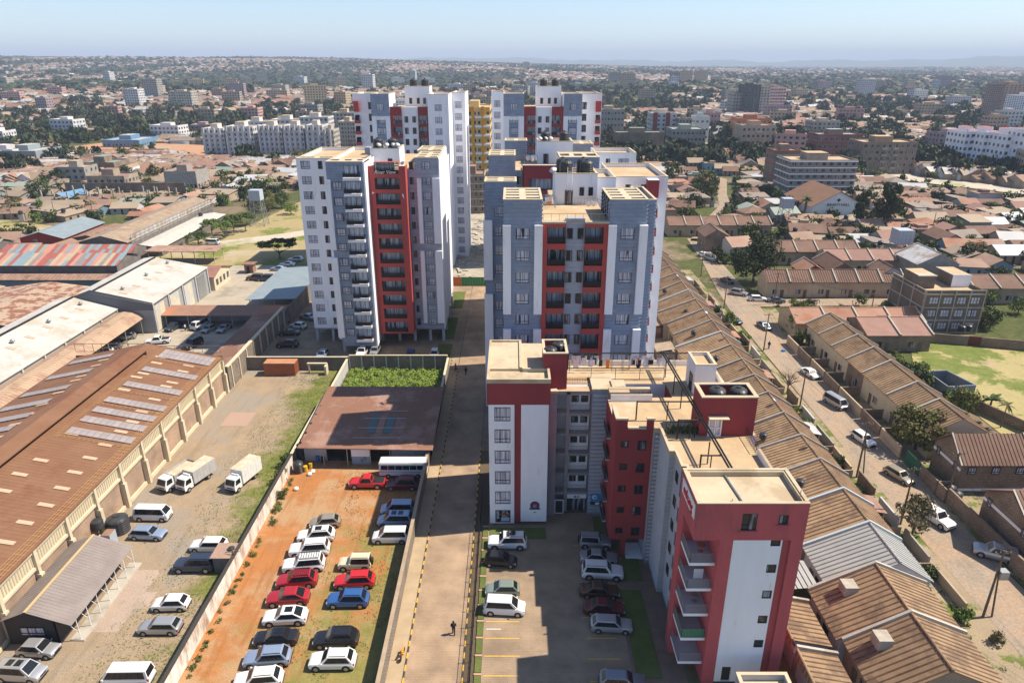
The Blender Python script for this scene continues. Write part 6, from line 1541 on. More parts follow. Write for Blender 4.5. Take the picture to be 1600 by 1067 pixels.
m = M(); c_ = at(195,788); t = thing('tyre_heap','small dark heap of old tyres at the foot of the warehouse wall','tyres',(c_[0],c_[1],0))
for i in range(5): m = M(); m.lathe((c_[0]+.5*cos(i*2.2), c_[1]+.5*sin(i*2.2), .02+.22*(i//3)), [(.22,0),(.4,.03),(.4,.2),(.22,.22)], 12); m.obj('tyre', TYRE, t)
# kiosk
t = thing('kiosk', 'small tin roofed kiosk built against the white yard wall', 'kiosk', (-34.7, 69, 0)); m = M(); m.box(-35.9,-33.6,67.6,69.9,0,2.2,0); m.obj('walls', mat('kiosk_grey',(.12,.12,.13),(.2,.19,.18),.7,1), t); m = M(); m.box(-36.1,-33.3,67.3,70.2,2.2,2.3); m.obj('roof', mat('kiosk_roof',(.36,.24,.18),(.30,.20,.16),.8,1), t)
m = M(); m.lathe((-34.1,69.0,2.3),[(.4,0),(.42,.2),(.1,.3)],10); m.obj('roof_basin', TANKM, t); m = M(); m.bar((-34.0,68,0),(-33.5,68,3.0),.06,5); m.bar((-34.5,68.2,2.5),(-32.6,67.8,2.9),.05,5); m.obj('props', WOOD, t)
# old tanks, drums and plants at the head of the white wall
tank('dull black tank at the corner of the brown metal roof', *at(470,716)[:2], 0, .85, 2.6, group='black tanks by the yard wall')
tank('dark tank standing low at the head of the white wall', *at(467,737)[:2], 0, .75, 1.9, group='black tanks by the yard wall')
for i, (px, py, c) in enumerate(((497,720,'drum_blue'),(505,722,'drum_dark'),(486,731,'drum_yellow'),(478,736,'drum_yellow'))):
    a = at(px,py); t = thing('drum', ('blue drum','dark drum','yellow drum nearer the blue one','yellow drum nearer the white wall')[i]+' among the clutter below the brown metal roof','drum',(a[0],a[1],0),'drums in the orange yard'); m = M(); m.lathe((0,0,0),[(.3,0),(.31,.3),(.3,.6),(.31,.9),(.05,.92)],12); m.obj('drum', mat(c, {'drum_blue':(.05,.15,.4),'drum_dark':(.02,.02,.03),'drum_yellow':(.6,.4,.03)}[c], rough=.5), t, world=False)
for i, (px, py) in enumerate(((484,742),(489,738),(463,765))):
    a = at(px,py); t = thing('sack', ('white sack nearest the drums','white sack behind another one near the drums','white sack lying against the hedge by the wall')[i],'sack',(a[0],a[1],0),'sacks in the orange yard'); m = M(); m.lathe((0,0,.0),[(.25,0),(.38,.12),(.34,.35),(.1,.5)],9); m.sm=True; m.obj('sack', SIGNW, t, world=False)
for i, (px, py, r, h, lf) in enumerate(((440,752,1.4,2.3,'olive'),(447,727,1.3,2.2,'mid'),(441,778,1.0,1.5,'mid'),(436,797,.9,1.2,'light'),(428,818,.7,.8,'mid'),(398,868,.5,.5,'light'),(569,722,.9,2.2,'light'))):
    shrub(('tallest bush in front of the white wall head','bush next to the leaning tank','bush below the tallest one at the wall','bright bush at the foot of the white wall','low bush by the base of the wall','tiny weed tuft by the wall base','climbing plant in front of the workshop opening')[i], px, py, r, h, lf, 'plants along the yard wall', xy=(at(px,py)[0], at(px,py)[1]))
rr = random.Random(9)
foliage_stuff('wall_weeds', [(-32.7+rr.random()*.5, rr.uniform(50,88)) for i in range(60)], 'mid', .25, 3, 12, .35)
def tufts(name, box, n, leaf, seed, dens=lambda x, y: 1, size=.12):
    rr = random.Random(seed); m = M()
    for i in range(n):
        x, y = rr.uniform(box[0],box[1]), rr.uniform(box[2],box[3])
        if rr.random() > dens(x, y): continue
        for k in range(3):
            a = rr.random()*6.28; d = size*rr.uniform(.5,1.4); m.poly([(x-.03*sin(a),y+.03*cos(a),0.0),(x+.03*sin(a),y-.03*cos(a),0.0),(x+d*cos(a),y+d*sin(a),d*1.1)])
    m.obj(name, LEAF[leaf], kind='stuff')
gd_ = lambda x, y: max(0, min(1, .5+.1*(x+40)))*(.3+.7*(mnoise.noise((x*.25,y*.25,0)) > 0))
tufts('yard_grass', (-44,-34,45,125), 16000, 'light', 2, gd_); tufts('yard_grass', (-26,-13,48,90), 6000, 'olive', 3, lambda x, y: .6*(mnoise.noise((x*.3,y*.3,4)) > .05))
# people and motorbike on the driveway
person('person walking alone down the sunlit driveway casting a long shadow', 709, 988, 'dark', 'dark', 1.6, walk=.16, xy=at(709,990)[:2])
person('person in dark clothes walking on the sunlit driveway band beside the tower', 728, 583, 'dark', 'dark', 1.2, xy=at(728,586)[:2])
person('smaller dark figure at the kerb, left of the other walker near the tower', 712, 577, 'red', 'dark', .5, xy=at(712,580)[:2])
person('person in a white shirt standing under the long carport', 290, 515, 'white', 'dark', 0, walk=.05, xy=at(290,517)[:2])
a = at(629, 1025); t = thing('motorbike', 'orange motorbike at the edge of the driveway verge', 'motorbike', (a[0], a[1], 0.01), None, 1.45)
for nm, mm in (('wheel',[((-.62,-.05,.3),)]),('wheel',[((.62,-.05,.3),)])): m = M(); m.lathe(mm[0][0],[(.2,0),(.3,.02),(.3,.08),(.2,.1)],14,0,'y'); m.obj(nm, TYRE, t, world=False)
m = M(); m.bar((-.6,0,.3),(-.35,0,.85),.04,6); m.bar((-.35,0,.75),(.1,0,.7),.12,8,r2=.1); m.bar((.1,0,.68),(.7,0,.72),.1,6,r2=.07); m.bar((-.1,0,.35),(.2,0,.4),.17,8); m.bar((.1,0,.4),(.62,0,.3),.04,5); m.obj('frame_and_tank', mat('orange_paint',(.7,.28,.02),rough=.4), t, world=False)
m = M(); m.bar((-.4,-.35,.98),(-.4,.35,.98),.025,5); m.bar((-.35,0,.85),(-.4,0,.98),.03,5); m.obj('handlebar', RAIL, t, world=False)
# hoarding across the far end of the driveway
t = thing('hoarding', 'orange and dark green sheet hoarding across the far end of the driveway', 'fence', (-12, 184.2, 0))
x = -18.5; i = 0
while x < -4.2:
    m = M(); m.box(x,x+.74,184.1,184.16,0,2.5); m.obj('sheet', mat('hoard_orange',(.60,.16,.03),rough=.7) if x < -14.6 else mat('hoard_green',(.04,.24,.10),rough=.7), t); x += .76; i += 1
# building site behind
rr = random.Random(21)
t = thing('rubble_heap', 'pale rubble and planks between the hoarding and the unfinished building', 'rubble', (-16, 215, 0)); m = M()
for i in range(140): a, b = rr.uniform(-21,-10), rr.uniform(188,275); s = rr.uniform(.2,.9); m.obox((a,b),(cos(i),sin(i)),0,0,s*1.6,s*.5,0,s*.5)
o = m.obj('rubble', CONCL, t, kind='stuff')

# ============================================================ RIGHT SIDE: TERRACES, STREET, FIELD
TILE1 = mat('brown_concrete_tile', (.255,.17,.10), (.33,.225,.135), .85, .6, c3=(.17,.115,.075), s3=.35, kind='world', obrand=.14)
TILE2 = mat('dark_brown_tile', (.165,.095,.07), (.205,.125,.09), .85, .4, c3=(.13,.08,.06), s3=.2, kind='world', obrand=.1)
TILE3 = mat('orange_tile', (.29,.155,.105), (.35,.205,.145), .85, .4, c3=(.28,.13,.08), s3=.2, kind='world', obrand=.12)
TILE4 = mat('grey_blue_tile', (.30,.31,.31), (.36,.37,.36), .8, .5)
TILE5 = mat('pinkish_tile', (.30,.18,.145), (.25,.145,.115), .85, .4, obrand=.1)
TIN = mat('pale_tin_sheet', (.40,.41,.42), (.50,.50,.50), .5, .4, c3=(.33,.26,.2), s3=.25, obrand=.12)
TINT = mat('tan_tin_sheet', (.34,.27,.195), (.27,.205,.145), .7, .4, c3=(.27,.17,.11), s3=.25, obrand=.12)
TING = mat('green_grey_sheet', (.22,.27,.23), (.27,.31,.27), .7, .4, obrand=.1)
STONEW = brickmat('brown_stone_wall', (.22,.155,.11), (.30,.22,.16), (.13,.10,.08), .5, .25, ms=.04)
TANW = mat('tan_wall_plaster', (.45,.36,.26), (.36,.28,.2), .9, .5, obrand=.12)
RIBM = {'brown_concrete_tile': mat('mossy_tile_rolls', (.10,.06,.035), (.17,.105,.065), .9, .6, kind='world'), 'dark_brown_tile': mat('dark_tile_rolls', (.08,.05,.04), (.11,.07,.05), .9, .6, kind='world'), 'grey_blue_tile': mat('grey_tile_rolls', (.15,.155,.155), (.2,.2,.2), .9, .6, kind='world')}
REDW = mat('red_wall_plaster', (.33,.05,.035), (.27,.045,.035), .85, .6)
def unit(lab, xw, xr, xe, y0, y1, ze, zr, roof, wall=TANW, group='terraced houses', ribbed=True, axis='y', fw=True, zw=None, doors=True, fwm=None):
    """one terraced house: eaves xw (west) and xe (east), ridge xr; with axis 'x' the same turned a quarter"""
    A = (lambda u, v, z: (u, v, z)) if axis == 'y' else (lambda u, v, z: (v, u, z))
    c = A((xw+xe)/2, (y0+y1)/2, 0)
    t = thing('terraced_house', lab, 'house', c, group); zw = ze if zw is None else zw
    m = M(); b0, b1 = A(xw+.5, y0, 0), A(xe-.4, y1, 0)
    m.box(b0[0], b1[0], b0[1], b1[1], 0, min(ze, zw)-.15, 0)
    for y in (y0+.02, y1-.02): m.poly([A(xw+.5,y,min(ze,zw)-.15), A(xe-.4,y,min(ze,zw)-.15), A(xe-.4,y,ze+.1), A(xr,y,zr-.05), A(xw+.5,y,zw+.1)], 0)
    m.obj('walls', wall, t)
    m = M(); y0_, y1_ = y0-.02, y1+.02
    for (a, za, b, zb) in ((xw,zw,xr,zr),(xr,zr,xe,ze)):
        p = [A(a,y0_,za),A(b,y0_,zb),A(b,y1_,zb),A(a,y1_,za)]; q = [(v[0],v[1],v[2]-.15) for v in p]
        m.poly(p); m.poly(q[::-1])
        for i in range(4): j = (i+1) % 4; m.poly([q[i],q[j],p[j],p[i]])
    m.obj('roof', roof, t)
    if ribbed:
        m = M(); w, h = .10, .10
        for (a, za, b, zb, pt) in ((xw,zw,xr,zr,.62),(xr,zr,xe,ze,.62)):
            y = y0+.3
            while y < y1-.2:
                m.poly([A(a,y-w,za),A(b,y-w,zb),A(b,y,zb+h),A(a,y,za+h)]); m.poly([A(a,y,za+h),A(b,y,zb+h),A(b,y+w,zb),A(a,y+w,za)]); y += pt
        m.obj('tile_ribs', RIBM.get(roof.name, roof), t, kind='stuff')
    m = M(); m.bar(A(xr,y0,zr+.03), A(xr,y1,zr+.03), .12, 6); m.obj('ridge', roof, t)
    if fw:
        m = M()
        for (a, za, b, zb) in ((xw-.1,zw,xr,zr),(xr,zr,xe+.1,ze)):
            for k in (0,): m.poly([A(a,y1-.16,za+.32),A(b,y1-.16,zb+.32),A(b,y1+.14,zb+.32),A(a,y1+.14,za+.32)]); m.poly([A(a,y1-.16,za-.1),A(b,y1-.16,zb-.1),A(b,y1-.16,zb+.32),A(a,y1-.16,za+.32)]); m.poly([A(b,y1+.14,zb-.1),A(a,y1+.14,za-.1),A(a,y1+.14,za+.32),A(b,y1+.14,zb+.32)])
        m.obj('fire_wall', fwm or CONCL, t)
    if doors:
        for k, (u, f) in enumerate(((xw+.5,'w'),(xe-.4,'e'))):
            y = (y0+y1)/2
            m = M(); s = -.06 if f == 'w' else .06
            p = A(u+s, y-1.2, 0); q = A(u, y+.1, 0); m.box(min(p[0],q[0]),max(p[0],q[0]),min(p[1],q[1]),max(p[1],q[1]),1.0,2.2); m.obj('window', GLASSD, t)
            m = M(); p = A(u+s, y+.8, 0); q = A(u, y+1.7, 0); m.box(min(p[0],q[0]),max(p[0],q[0]),min(p[1],q[1]),max(p[1],q[1]),0,2.1); m.obj('door', WOOD, t)
    return t
Y = [60.8, 67.9, 74.8, 81.9, 88.5, 95.4, 102.6, 109.5, 116.4, 123.3, 130.2, 137.1, 144, 151, 158, 165, 172, 179, 186, 193, 200]
nth = ['second','third','fourth','fifth','sixth','seventh','eighth','ninth','tenth','eleventh','twelfth','thirteenth','fourteenth','fifteenth','sixteenth','seventeenth','eighteenth','nineteenth','twentieth','last']
for i in range(len(Y)-1):
    grey = i == 0
    west = 34.2 if i % 3 else 33.2
    unit(('pale blue grey roofed house between brown ones in the long terrace behind the sign tower' if grey else 'brown tiled house, %s up from the grey roofed one in the long terrace' % nth[i-1].replace('second','first') if i == 1 else 'brown tiled house, %s up from the grey roofed one in the long terrace' % nth[i-2]),
         west if not grey else 34.6, 42.0, 46.2, Y[i], Y[i+1], 4.4, 7.0, TILE4 if grey else TILE1, wall=LGREY if grey else TANW, zw=3.6, fwm=mat('pale_blue_coping',(.42,.48,.50),rough=.8) if i in (0,1,9,13) else CONC)
    if not grey and i % 2:
        pass
for k, (y0, y1) in enumerate(((53.6,60.7),(46.4,53.5))):
    unit(('large brown house nearest the grey roofed one, two roof tanks on its slope','lowest large brown house at the bottom right, brick gable facing us')[k], 32.5+k*.6, 39.2, 45.2, y0, y1, 4.3, 7.0, TILE1, wall=BRICK if k else LGREY, zw=3.4)
    unit(('small brown outbuilding roof, the upper of two behind the sign tower','small brown outbuilding roof, the lower of two behind the sign tower')[k], 27.8, 27.9, 32.0, y0-.5, y1-1.4, 3.0, 3.9, TILE1, wall=LGREY, group='outbuildings', doors=False)
    tt = thing('roof_tank', ('upper','lower')[k]+' concrete box tank between the large brown roofs and the outbuildings', 'water tank', (33.4, y1-2.0, 0), 'concrete roof tanks'); m = M(); m.box(35.0,36.4,y1-2.7,y1-1.2,4.9,6.0,0); m.obj('box', CONCL, tt); m = M(); m.box(35.1,36.3,y1-2.6,y1-1.3,3.5,4.9); m.obj('plinth', CONC, tt)
r3 = random.Random(12)
for i in range(9):
    j = 2*i+2; tank('black tank on the slope of the brown house %s up the long terrace' % nth[j-2 if j > 1 else 0], 37.0+r3.random()*2, Y[j]+2+r3.random()*2, 5.35, .55, 1.0, 'tanks on the long terrace')
    if i < 7: dish('satellite dish on the ridge of the brown house %s up the long terrace' % nth[j-1], 41.6, Y[j+1]+3.5, 7.0, .4, r3.random()*3, 'dishes on the long terrace')
for i in range(6):
    t = thing('porch_roof', 'front porch roof of the brown house %s up the long terrace' % nth[i*3+1], 'porch', (47.5, Y[i*3+2]+2, 0), 'front porches of the long terrace'); m = M(); y = Y[i*3+2]+.8; m.poly([(45.7,y,3.3),(48.9,y,2.7),(48.9,y+4,2.7),(45.7,y+4,3.3)]); m.poly([(45.7,y,3.2),(45.7,y+4,3.2),(48.9,y+4,2.6),(48.9,y,2.6)]); m.poly([(48.9,y,2.6),(48.9,y+4,2.6),(48.9,y+4,2.7),(48.9,y,2.7)]); m.obj('roof', (TILE5,TIN,RUST,TILE3)[i%4], t)
    for q in (.3,3.7): m = M(); m.bar((48.6,y+q,0),(48.6,y+q,2.6),.09,6); m.obj('post', STEEL, t)
# little yards behind the terrace
for i in range(len(Y)-1):
    if i in (0,1): continue
    if i % 2 == 0:
        t = thing('lean_to', 'tin lean-to roof behind the %s brown house of the long terrace' % nth[i-2], 'shed', (32, Y[i]+2, 0), 'lean-tos behind the terrace'); m = M(); m.poly([(29.5,Y[i]+.6,2.5),(33.3,Y[i]+.6,3.1),(33.3,Y[i]+5,3.1),(29.5,Y[i]+5,2.5)]); m.box(29.7,33.3,Y[i]+.7,Y[i]+4.9,0,2.45); m.obj('roof_and_walls', (RUST, TINT, TIN)[i % 3], t)
wall('rough stone wall behind the long terrace, beside the red and white block', 28.3, 28.6, 44, 200, 2.2, cop=None)
for i in range(len(Y)-3):
    wall('front garden wall of the %s house up the long terrace' % (['lowest']+nth)[i], 50.5, 50.75, Y[i]+.15+(i*37%5)*.2, Y[i+1]-.3-(i*53%4)*.45, 1.3+.28*(i*29%4), m_=(TANW,STONEW,LGREY,CONC)[(i*7)%4], cop=None, group='front garden walls of the long terrace')
    wall('side garden wall above the %s house of the long terrace' % (['lowest']+nth)[i], 46.3, 50.5, Y[i+1]-.2, Y[i+1], 1.2, m_=(STONEW,TANW)[i%2], cop=None, group='front garden walls of the long terrace')
wall('stone wall closing the pale blue back yard', 28.9, 34, 66.6, 66.8, 2.4, m_=LGREY, cop=None)
t = thing('lean_to','pale slatted lean-to roof in the back yard of the grey roofed house','shed',(31,64,0),'lean-tos behind the terrace'); m = M()
for k in range(9): m.box(28.8+.6*k,29.3+.6*k,61.5,66,2.6+.05*k,2.66+.05*k)
m.obj('slats', TILE4, t)
STREET = gmat('dusty_street', (.32,.262,.205), (.265,.215,.165), third=(.34,.25,.175), ts=.13, tlo=.45, thi=.56, fine=(.75,1.2), fs=3, streak=(1.2,.07,1))
def road(pts, w, z=.03, m_=STREET, name='street'):
    m = M(); n = len(pts)
    for i in range(n):
        a = pts[max(0,i-1)]; b = pts[min(n-1,i+1)]; d = Vector((b[0]-a[0], b[1]-a[1])).normalized(); ww = w if not isinstance(w,(list,tuple)) else w[i]
        for s in (-1,1): m.v.append((pts[i][0]-d.y*s*ww/2, pts[i][1]+d.x*s*ww/2, z + hgt(*pts[i])))
    for i in range(n-1): k = 2*i; m.f.append((k,k+1,k+3,k+2)); m.m.append(0)
    return m.obj(name, m_, kind='structure')
road([(56.5,20),(56.3,60),(56.8,100),(57.5,135),(58.2,160),(59.5,180),(62,210),(64,240)], [6.6,6.8,7.2,7.8,8.4,7.6,5.6,5])
road([(58,169),(80,169.8),(110,171),(150,172)], 5.6, .036)
road([(64,236),(74,262),(92,300),(99,330),(112,375),(100,420)], 4.6, .03)
pad('street_verge', 46, 53.2, 30, 200, .012, gmat('verge_earth', (.33,.26,.17), (.28,.22,.15), grass=(.10,.12,.03), gs=.2, bias=(0,0,0)))
pad('street_verge', 60, 66, 30, 165, .012, MATS['verge_earth'])
pad('street_patch', 53.4, 60, 84, 99, .034, gmat('orange_dust', (.42,.29,.18), (.38,.27,.18), third=(.30,.24,.2), ts=.4)) if False else None
# second terrace, east of the street
YB = [93.6, 100.1, 106.6, 115.6, 122.0, 128.6, 135.1, 141.6]
for i in range(7):
    unit('brown ribbed roof house, %s up in the terrace east of the street' % (['lowest']+nth)[i], 63.9, 68.7, 73.2, YB[i], YB[i+1], 4.5, 7.0, TILE1, wall=mat('cream_wall',(.55,.48,.36),(.48,.42,.31),.9,.6) if i != 3 else STONEW, group='terrace east of the street')
    wall('front yard wall of the %s house in the terrace east of the street' % (['lowest']+nth)[i], 59.9+.3, 60.45, YB[i]+.2, YB[i+1]-.2, 2.0, m_=STONEW if i % 2 else TANW, cop=None, group='front yard walls')
    wall('party wall on the upper side of the %s front yard east of the street' % (['lowest']+nth)[i], 60.45, 63.9, YB[i+1]-.2, YB[i+1]-.02, 1.9, m_=STONEW, cop=None, group='front yard walls')
r3 = random.Random(99)
YARDS = []
for i in range(95):
    zone = r3.randrange(5)
    x, y = ((r3.uniform(47,50.3), r3.uniform(62,196)), (r3.uniform(73.8,80), r3.uniform(92,142)), (r3.uniform(62,104), r3.uniform(156,167)), (r3.uniform(64,150), r3.choice((r3.uniform(182.5,195), r3.uniform(207,215)))), (r3.uniform(100,150), r3.uniform(150,166)))[zone]
    if zone == 3 and 78 < x < 96: continue
    big = r3.random() < .45 and zone != 0; r = r3.uniform(1.6,3.2) if big else r3.uniform(.8,1.5); lf = r3.choice(('dark','mid','mid','olive','light','light','dark','yellow' if r3.random() < .3 else 'mid'))
    YARDS.append((x, y, r, big, lf))
def bighouse(lab, x0, x1, y0, y1, ze, zr, roof, wallm, wins=3, axis='x'):
    t = thing('brick_house', lab, 'house', ((x0+x1)/2,(y0+y1)/2,0)); m = M(); m.box(x0,x1,y0,y1,0,ze); 
    yr = (y0+y1)/2
    for x in (x0, x1): m.poly([(x,y0,ze),(x,y1,ze),(x,yr,zr-.1)])
    m.obj('walls', wallm, t)
    m = M(); m.gable(x0,x1,y0,y1,ze,zr,'x',0,0,.35,walls=False); m.obj('roof', roof, t)
    m = M(); s_ = (zr-ze)/(yr-y0); ribs(m,x0-.2,x1+.2,y0-.35,yr,ze-.35*s_+.15,zr+.15,'y',.55,.08,.07); m.obj('tile_ribs', RIBM[roof.name], t, kind='stuff')
    m = M()
    for x in (x0-.3,x1+.1):
        m.poly([(x,y0-.3,ze-.1),(x+.25,y0-.3,ze-.1),(x+.25,yr,zr+.35),(x,yr,zr+.35)]); m.poly([(x,yr,zr+.35),(x+.25,yr,zr+.35),(x+.25,y1+.3,ze-.1),(x,y1+.3,ze-.1)])
    m.obj('gable_coping', CONCL, t)
    m = M(); m.box(x0-.05,x0-.005,y0,y1,ze-1.3,ze-.9); m.box(x0,x1,y0-.05,y0-.005,0.3,.7); m.obj('white_band', WHITE, t)
    for i in range(wins): window(t,'f',y0-.02,x0+1.6+(x1-x0-3)*i/max(1,wins-1),ze-1.7,1.1,1.1,'std',0)
    for i in range(2): window(t,'l',x0-.02,y0+1.2+(y1-y0-2.4)*i,ze-1.6,.8,1.1,'std',0)
    return t
bighouse('tall brown stone house with a ribbed roof and white band, right of the olive tree', 63.4, 73.2, 84.4, 91.0, 4.8, 7.6, TILE2, STONEW)
bighouse('stone house with ribbed brown roof and curved yard wall at the right edge', 62.3, 75, 68.6, 77.5, 5.0, 7.8, TILE2, STONEW)
wall('curved brown stone yard wall in front of the right edge house', 60.7, 61.0, 62, 82, 2.3, m_=STONEW, cop=None)
t = thing('gate','dark green metal yard gate beside the beige estate car','gate',(60.6,90,0)); m = M(); m.box(60.45,60.55,88.5,92.5,0,2.2); m.obj('sheet', mat('dark_green_metal',(.01,.10,.06),rough=.5), t)
for i, (a, b) in enumerate(((62.2,93.2),(62.2,87.2))): tank(('pair of dark tanks behind the brown stone house wall, upper','pair of dark tanks behind the brown stone house wall, lower')[i], 62.2, 82.3+i*1.6, 0, .8, 1.8, group='garden tanks')
for (x0,x1,y0,y1) in ((60.4,63.4,84,84.2),(60.4,60.6,82,88.4)): wall('yard wall joining the stone house to the street, '+('long part' if y1-y0 > 2 else 'short part'),x0,x1,y0,y1,2.1,m_=STONEW,cop=None,group='front yard walls')
# the playing field
FIELD = gmat('playing_field', (.38,.32,.15), (.33,.28,.13), grass=(.11,.15,.03), g2=(.18,.20,.055), gs=.09, bias=(0,.004,-.48), third=(.40,.29,.23), ts=.07, tlo=.56, thi=.62)
m = M(); m.poly([(81,98,.03),(150,60,.03),(170,100,.03),(128,136,.03),(108.5,137.3,.03),(88,142.8,.03),(82,130,.03)]); m.obj('field', FIELD, kind='structure')
def wallp(lab, pts, h, m_=STONEW, w=.25, group='boundary walls'):
    t = thing('boundary_wall', lab, 'wall', (pts[0][0],pts[0][1],0), group)
    for a, b in zip(pts[:-1], pts[1:]): m = M(); d = Vector((b[0]-a[0],b[1]-a[1])); m.obox(((a[0]+b[0])/2,(a[1]+b[1])/2), tuple(d.normalized()), 0, 0, d.length/2, w/2, 0, h); m.obj('wall_stretch', m_, t)
wallp('dark stone wall along the top of the playing field', [(87,143.3),(98,140.6),(99.2,140.4)], 2.2); wallp('right stretch of stone wall beyond the rusty gate at the field', [(101.6,139.6),(113,136.6),(140,126)], 2.2)
t = thing('gate','dark red rusty gate in the wall above the playing field','gate',(100.4,140,0)); m = M(); m.obox((100.4,140),(.95,-.3),0,0,1.2,.05,0,2.2); m.obj('leaf', mat('dark_red_metal',(.12,.03,.02),rough=.6), t)
wallp('stone wall along the near side of the playing field', [(80.5,114),(86,100),(96,88),(120,70)], 2.0)
wallp('blue grey block walls of an unroofed plot beside the playing field', [(80.3,121.5),(83.5,121.8),(85,115.2),(79.6,114.6),(79.4,121.4)], 2.4, mat('blue_grey_block',(.16,.19,.23),(.20,.22,.26),.85,.5))
banana_lab = 'banana plant standing in the walled yard beside the playing field'
palm(banana_lab, 1547, 634, 1.2, 2.3, .2, 12, 'mid', banana=True); palm('thin palm by the right edge of the yards next to the field', 1563, 668, 4.2, 1.5, .12, 12, 'olive'); palm('low spiky palm at the right edge below the field', 1592, 668, .5, 1.6, .2, 14, 'light')
# trees and shrubs of the street
tree('huge dark spreading tree at the corner of the upper street', 1160, 440, 8.5, 13.5, 'round', 'dark', n=5200, lf=.034, seed=1, xy=(67.5, 187))
tree('olive green tree overhanging the street beside the white estate car', 1400, 690, 5.0, 7.2, 'round', 'olive', n=3200, lf=.045, seed=2, xy=(64.2, 96.5))
tree('tree with small dusty leaves over the street near the pale poles', 1440, 860, 3.2, 5.6, 'round', 'dry', n=1700, lf=.05, seed=3, xy=(52.0, 74.5))
tree('leafless branching tree at the street edge', 1239, 613, 3.4, 4.6, 'bare', 'dry', xy=(51.2, 116.5), seed=1)
tree('dense green tree beside the field, right of the ribbed roofs', 1430, 590, 3.2, 5.0, 'round', 'mid', n=2200, lf=.05, seed=0, xy=(77.0, 119.5))
shrub('round clipped topiary bush on the left side of the street', 1122, 500, 1.9, 3.4, 'light', n=900, lf=.07, xy=(51.0,152.5)); shrub('flat topped clipped bush below the round topiary', 1150, 520, 2.2, 2.2, 'light', n=900, lf=.07, xy=(51.3,143.5))
shrub('round bush left of the parked dark blue car street end', 1128, 492, 1.4, 2.6, 'mid', n=500, xy=(50.4,160))
tree('green leafy tree in a garden right of the street, above the walled yards', 1250, 522, 3.0, 4.6, 'round', 'light', n=1600, lf=.055, seed=2, xy=(64.5,147.5)); tree('smaller green tree beside the leafy garden tree right of the street', 1235, 540, 2.3, 3.6, 'round', 'mid', n=1200, lf=.06, seed=0, xy=(62.8,140.2))
shrub('bright yellow green bush in the bottom right front garden', 1500, 985, 1.3, 1.7, 'light', n=700, xy=(49.6,59.5)); shrub('grey green aloe clump by the power pole at bottom right', 1535, 1000, 1.0, 1.5, 'dry', n=500, xy=(51.4,56.6))
shrub('spiky green clump in a front garden below the bare tree', 1275, 668, 1.3, 1.7, 'light', n=600, xy=(49.8,103)); shrub('yellow flowering bush in the yard with the olive tree', 1421, 680, .9, 1.2, 'yellow', n=400, xy=(65.8,92.6)); shrub('second yellow bush lower in the yard by the stone house', 1433, 700, .7, .9, 'yellow', n=300, xy=(64.6,90.8))
g = thing('garden_pot_row', 'row of leafy potted plants on the tan roof by the railing', 'plants', (18.5, 68.7, 18.3))
for i in range(7):
    x = 17.6+.55*i; m = M(); m.lathe((x, 68.9, 18.3), [(.12,0),(.18,.35)], 8); m.obj('pot', TANKM, g)
    o = sub(g, 'plant', crown('round', i % 3, 160, .16), (x, 68.9, 18.5)); o.scale = (.42,.42,.8); 
rr = random.Random(31)
foliage_stuff('garden_weeds', [(rr.uniform(28.7,33), rr.uniform(44,60)) for i in range(120)] + [(rr.uniform(46.5,50.4), rr.uniform(48,160)) for i in range(160)], 'mid', .3, 8, 14, .5)
foliage_stuff('strip_weeds', [(rr.uniform(25.5,28), rr.uniform(44,58)) for i in range(90)], 'light', .3, 18, 14, .4)
person('person walking down the street past the bare tree', 1200, 545, 'dark', 'blue', 1.0, xy=at(1201,545)[:2])
a = at(1224, 549); t = thing('drum','blue drum standing in the street beside the pole shadow','drum',(a[0],a[1],0)); m = M(); m.lathe((0,0,0),[(.4,0),(.42,.4),(.1,.45)],12); m.obj('drum', BLUEP, t, world=False)
# poles and wires
Q1 = pole('wooden power pole farthest up the street beside the terrace', 1131, 482, 8.5); Q2 = pole('wooden power pole with crossarm near the street corner', 1193, 548, 8.5)
Q3 = pole('tall twin leg pole in the street above the pale street shed', 1340, 752, 9.2, double=True, xy=(51.2,88.4)); Q4 = pole('pole with a strut standing near the dusty leafed tree', 1412, 815, 8.8, xy=(51.8,77.0)); Q5 = pole('thick power pole with transformer box at bottom right', 1530, 965, 9, xy=(52.3,60.3), double=True)
Q6 = pole('pole at the walled yards, top wires leading up the street', 1268, 640, 7.5, xy=(51,110)); Q7 = pole('pole in front of the terraces across the side street', 1356, 512, 8.2, xy=(83.2,152.1)); Q8 = pole('pole beside the parked cars at the street corner', 1209, 475, 8.3)
Q9 = pole('slim pole leaning by the big dark tree', 1095, 432, 8.5); QA = pole('pole to the right of the olive green tree', 1490, 700, 7.5, xy=(61.5,83))
for i, (a, b) in enumerate(((Q9,Q1),(Q1,Q2),(Q2,Q6),(Q6,Q3),(Q3,Q4),(Q4,Q5),(Q8,Q7),(Q1,Q8))): wires('overhead wires %s' % ('beside the big dark tree','over the clipped bushes','above the bare tree','from the walled yards to the twin pole','between the twin pole and its neighbour','ending at the transformer pole','over the side street terraces','across the street corner')[i], a, b, 3, .7)
wires('overhead wires leaving the transformer pole towards the right edge', Q5, (63, 40, 8.6), 3, .6); wires('single service wire from the pole by the stone house', QA, Q5, 1, .5)
t = thing('transformer', 'grey transformer box on the bottom right power pole', 'transformer', (52.7,60.3,5.4)); m = M(); m.box(52.5,53.4,59.9,60.7,5.4,6.4); m.obj('box', STEEL, t)
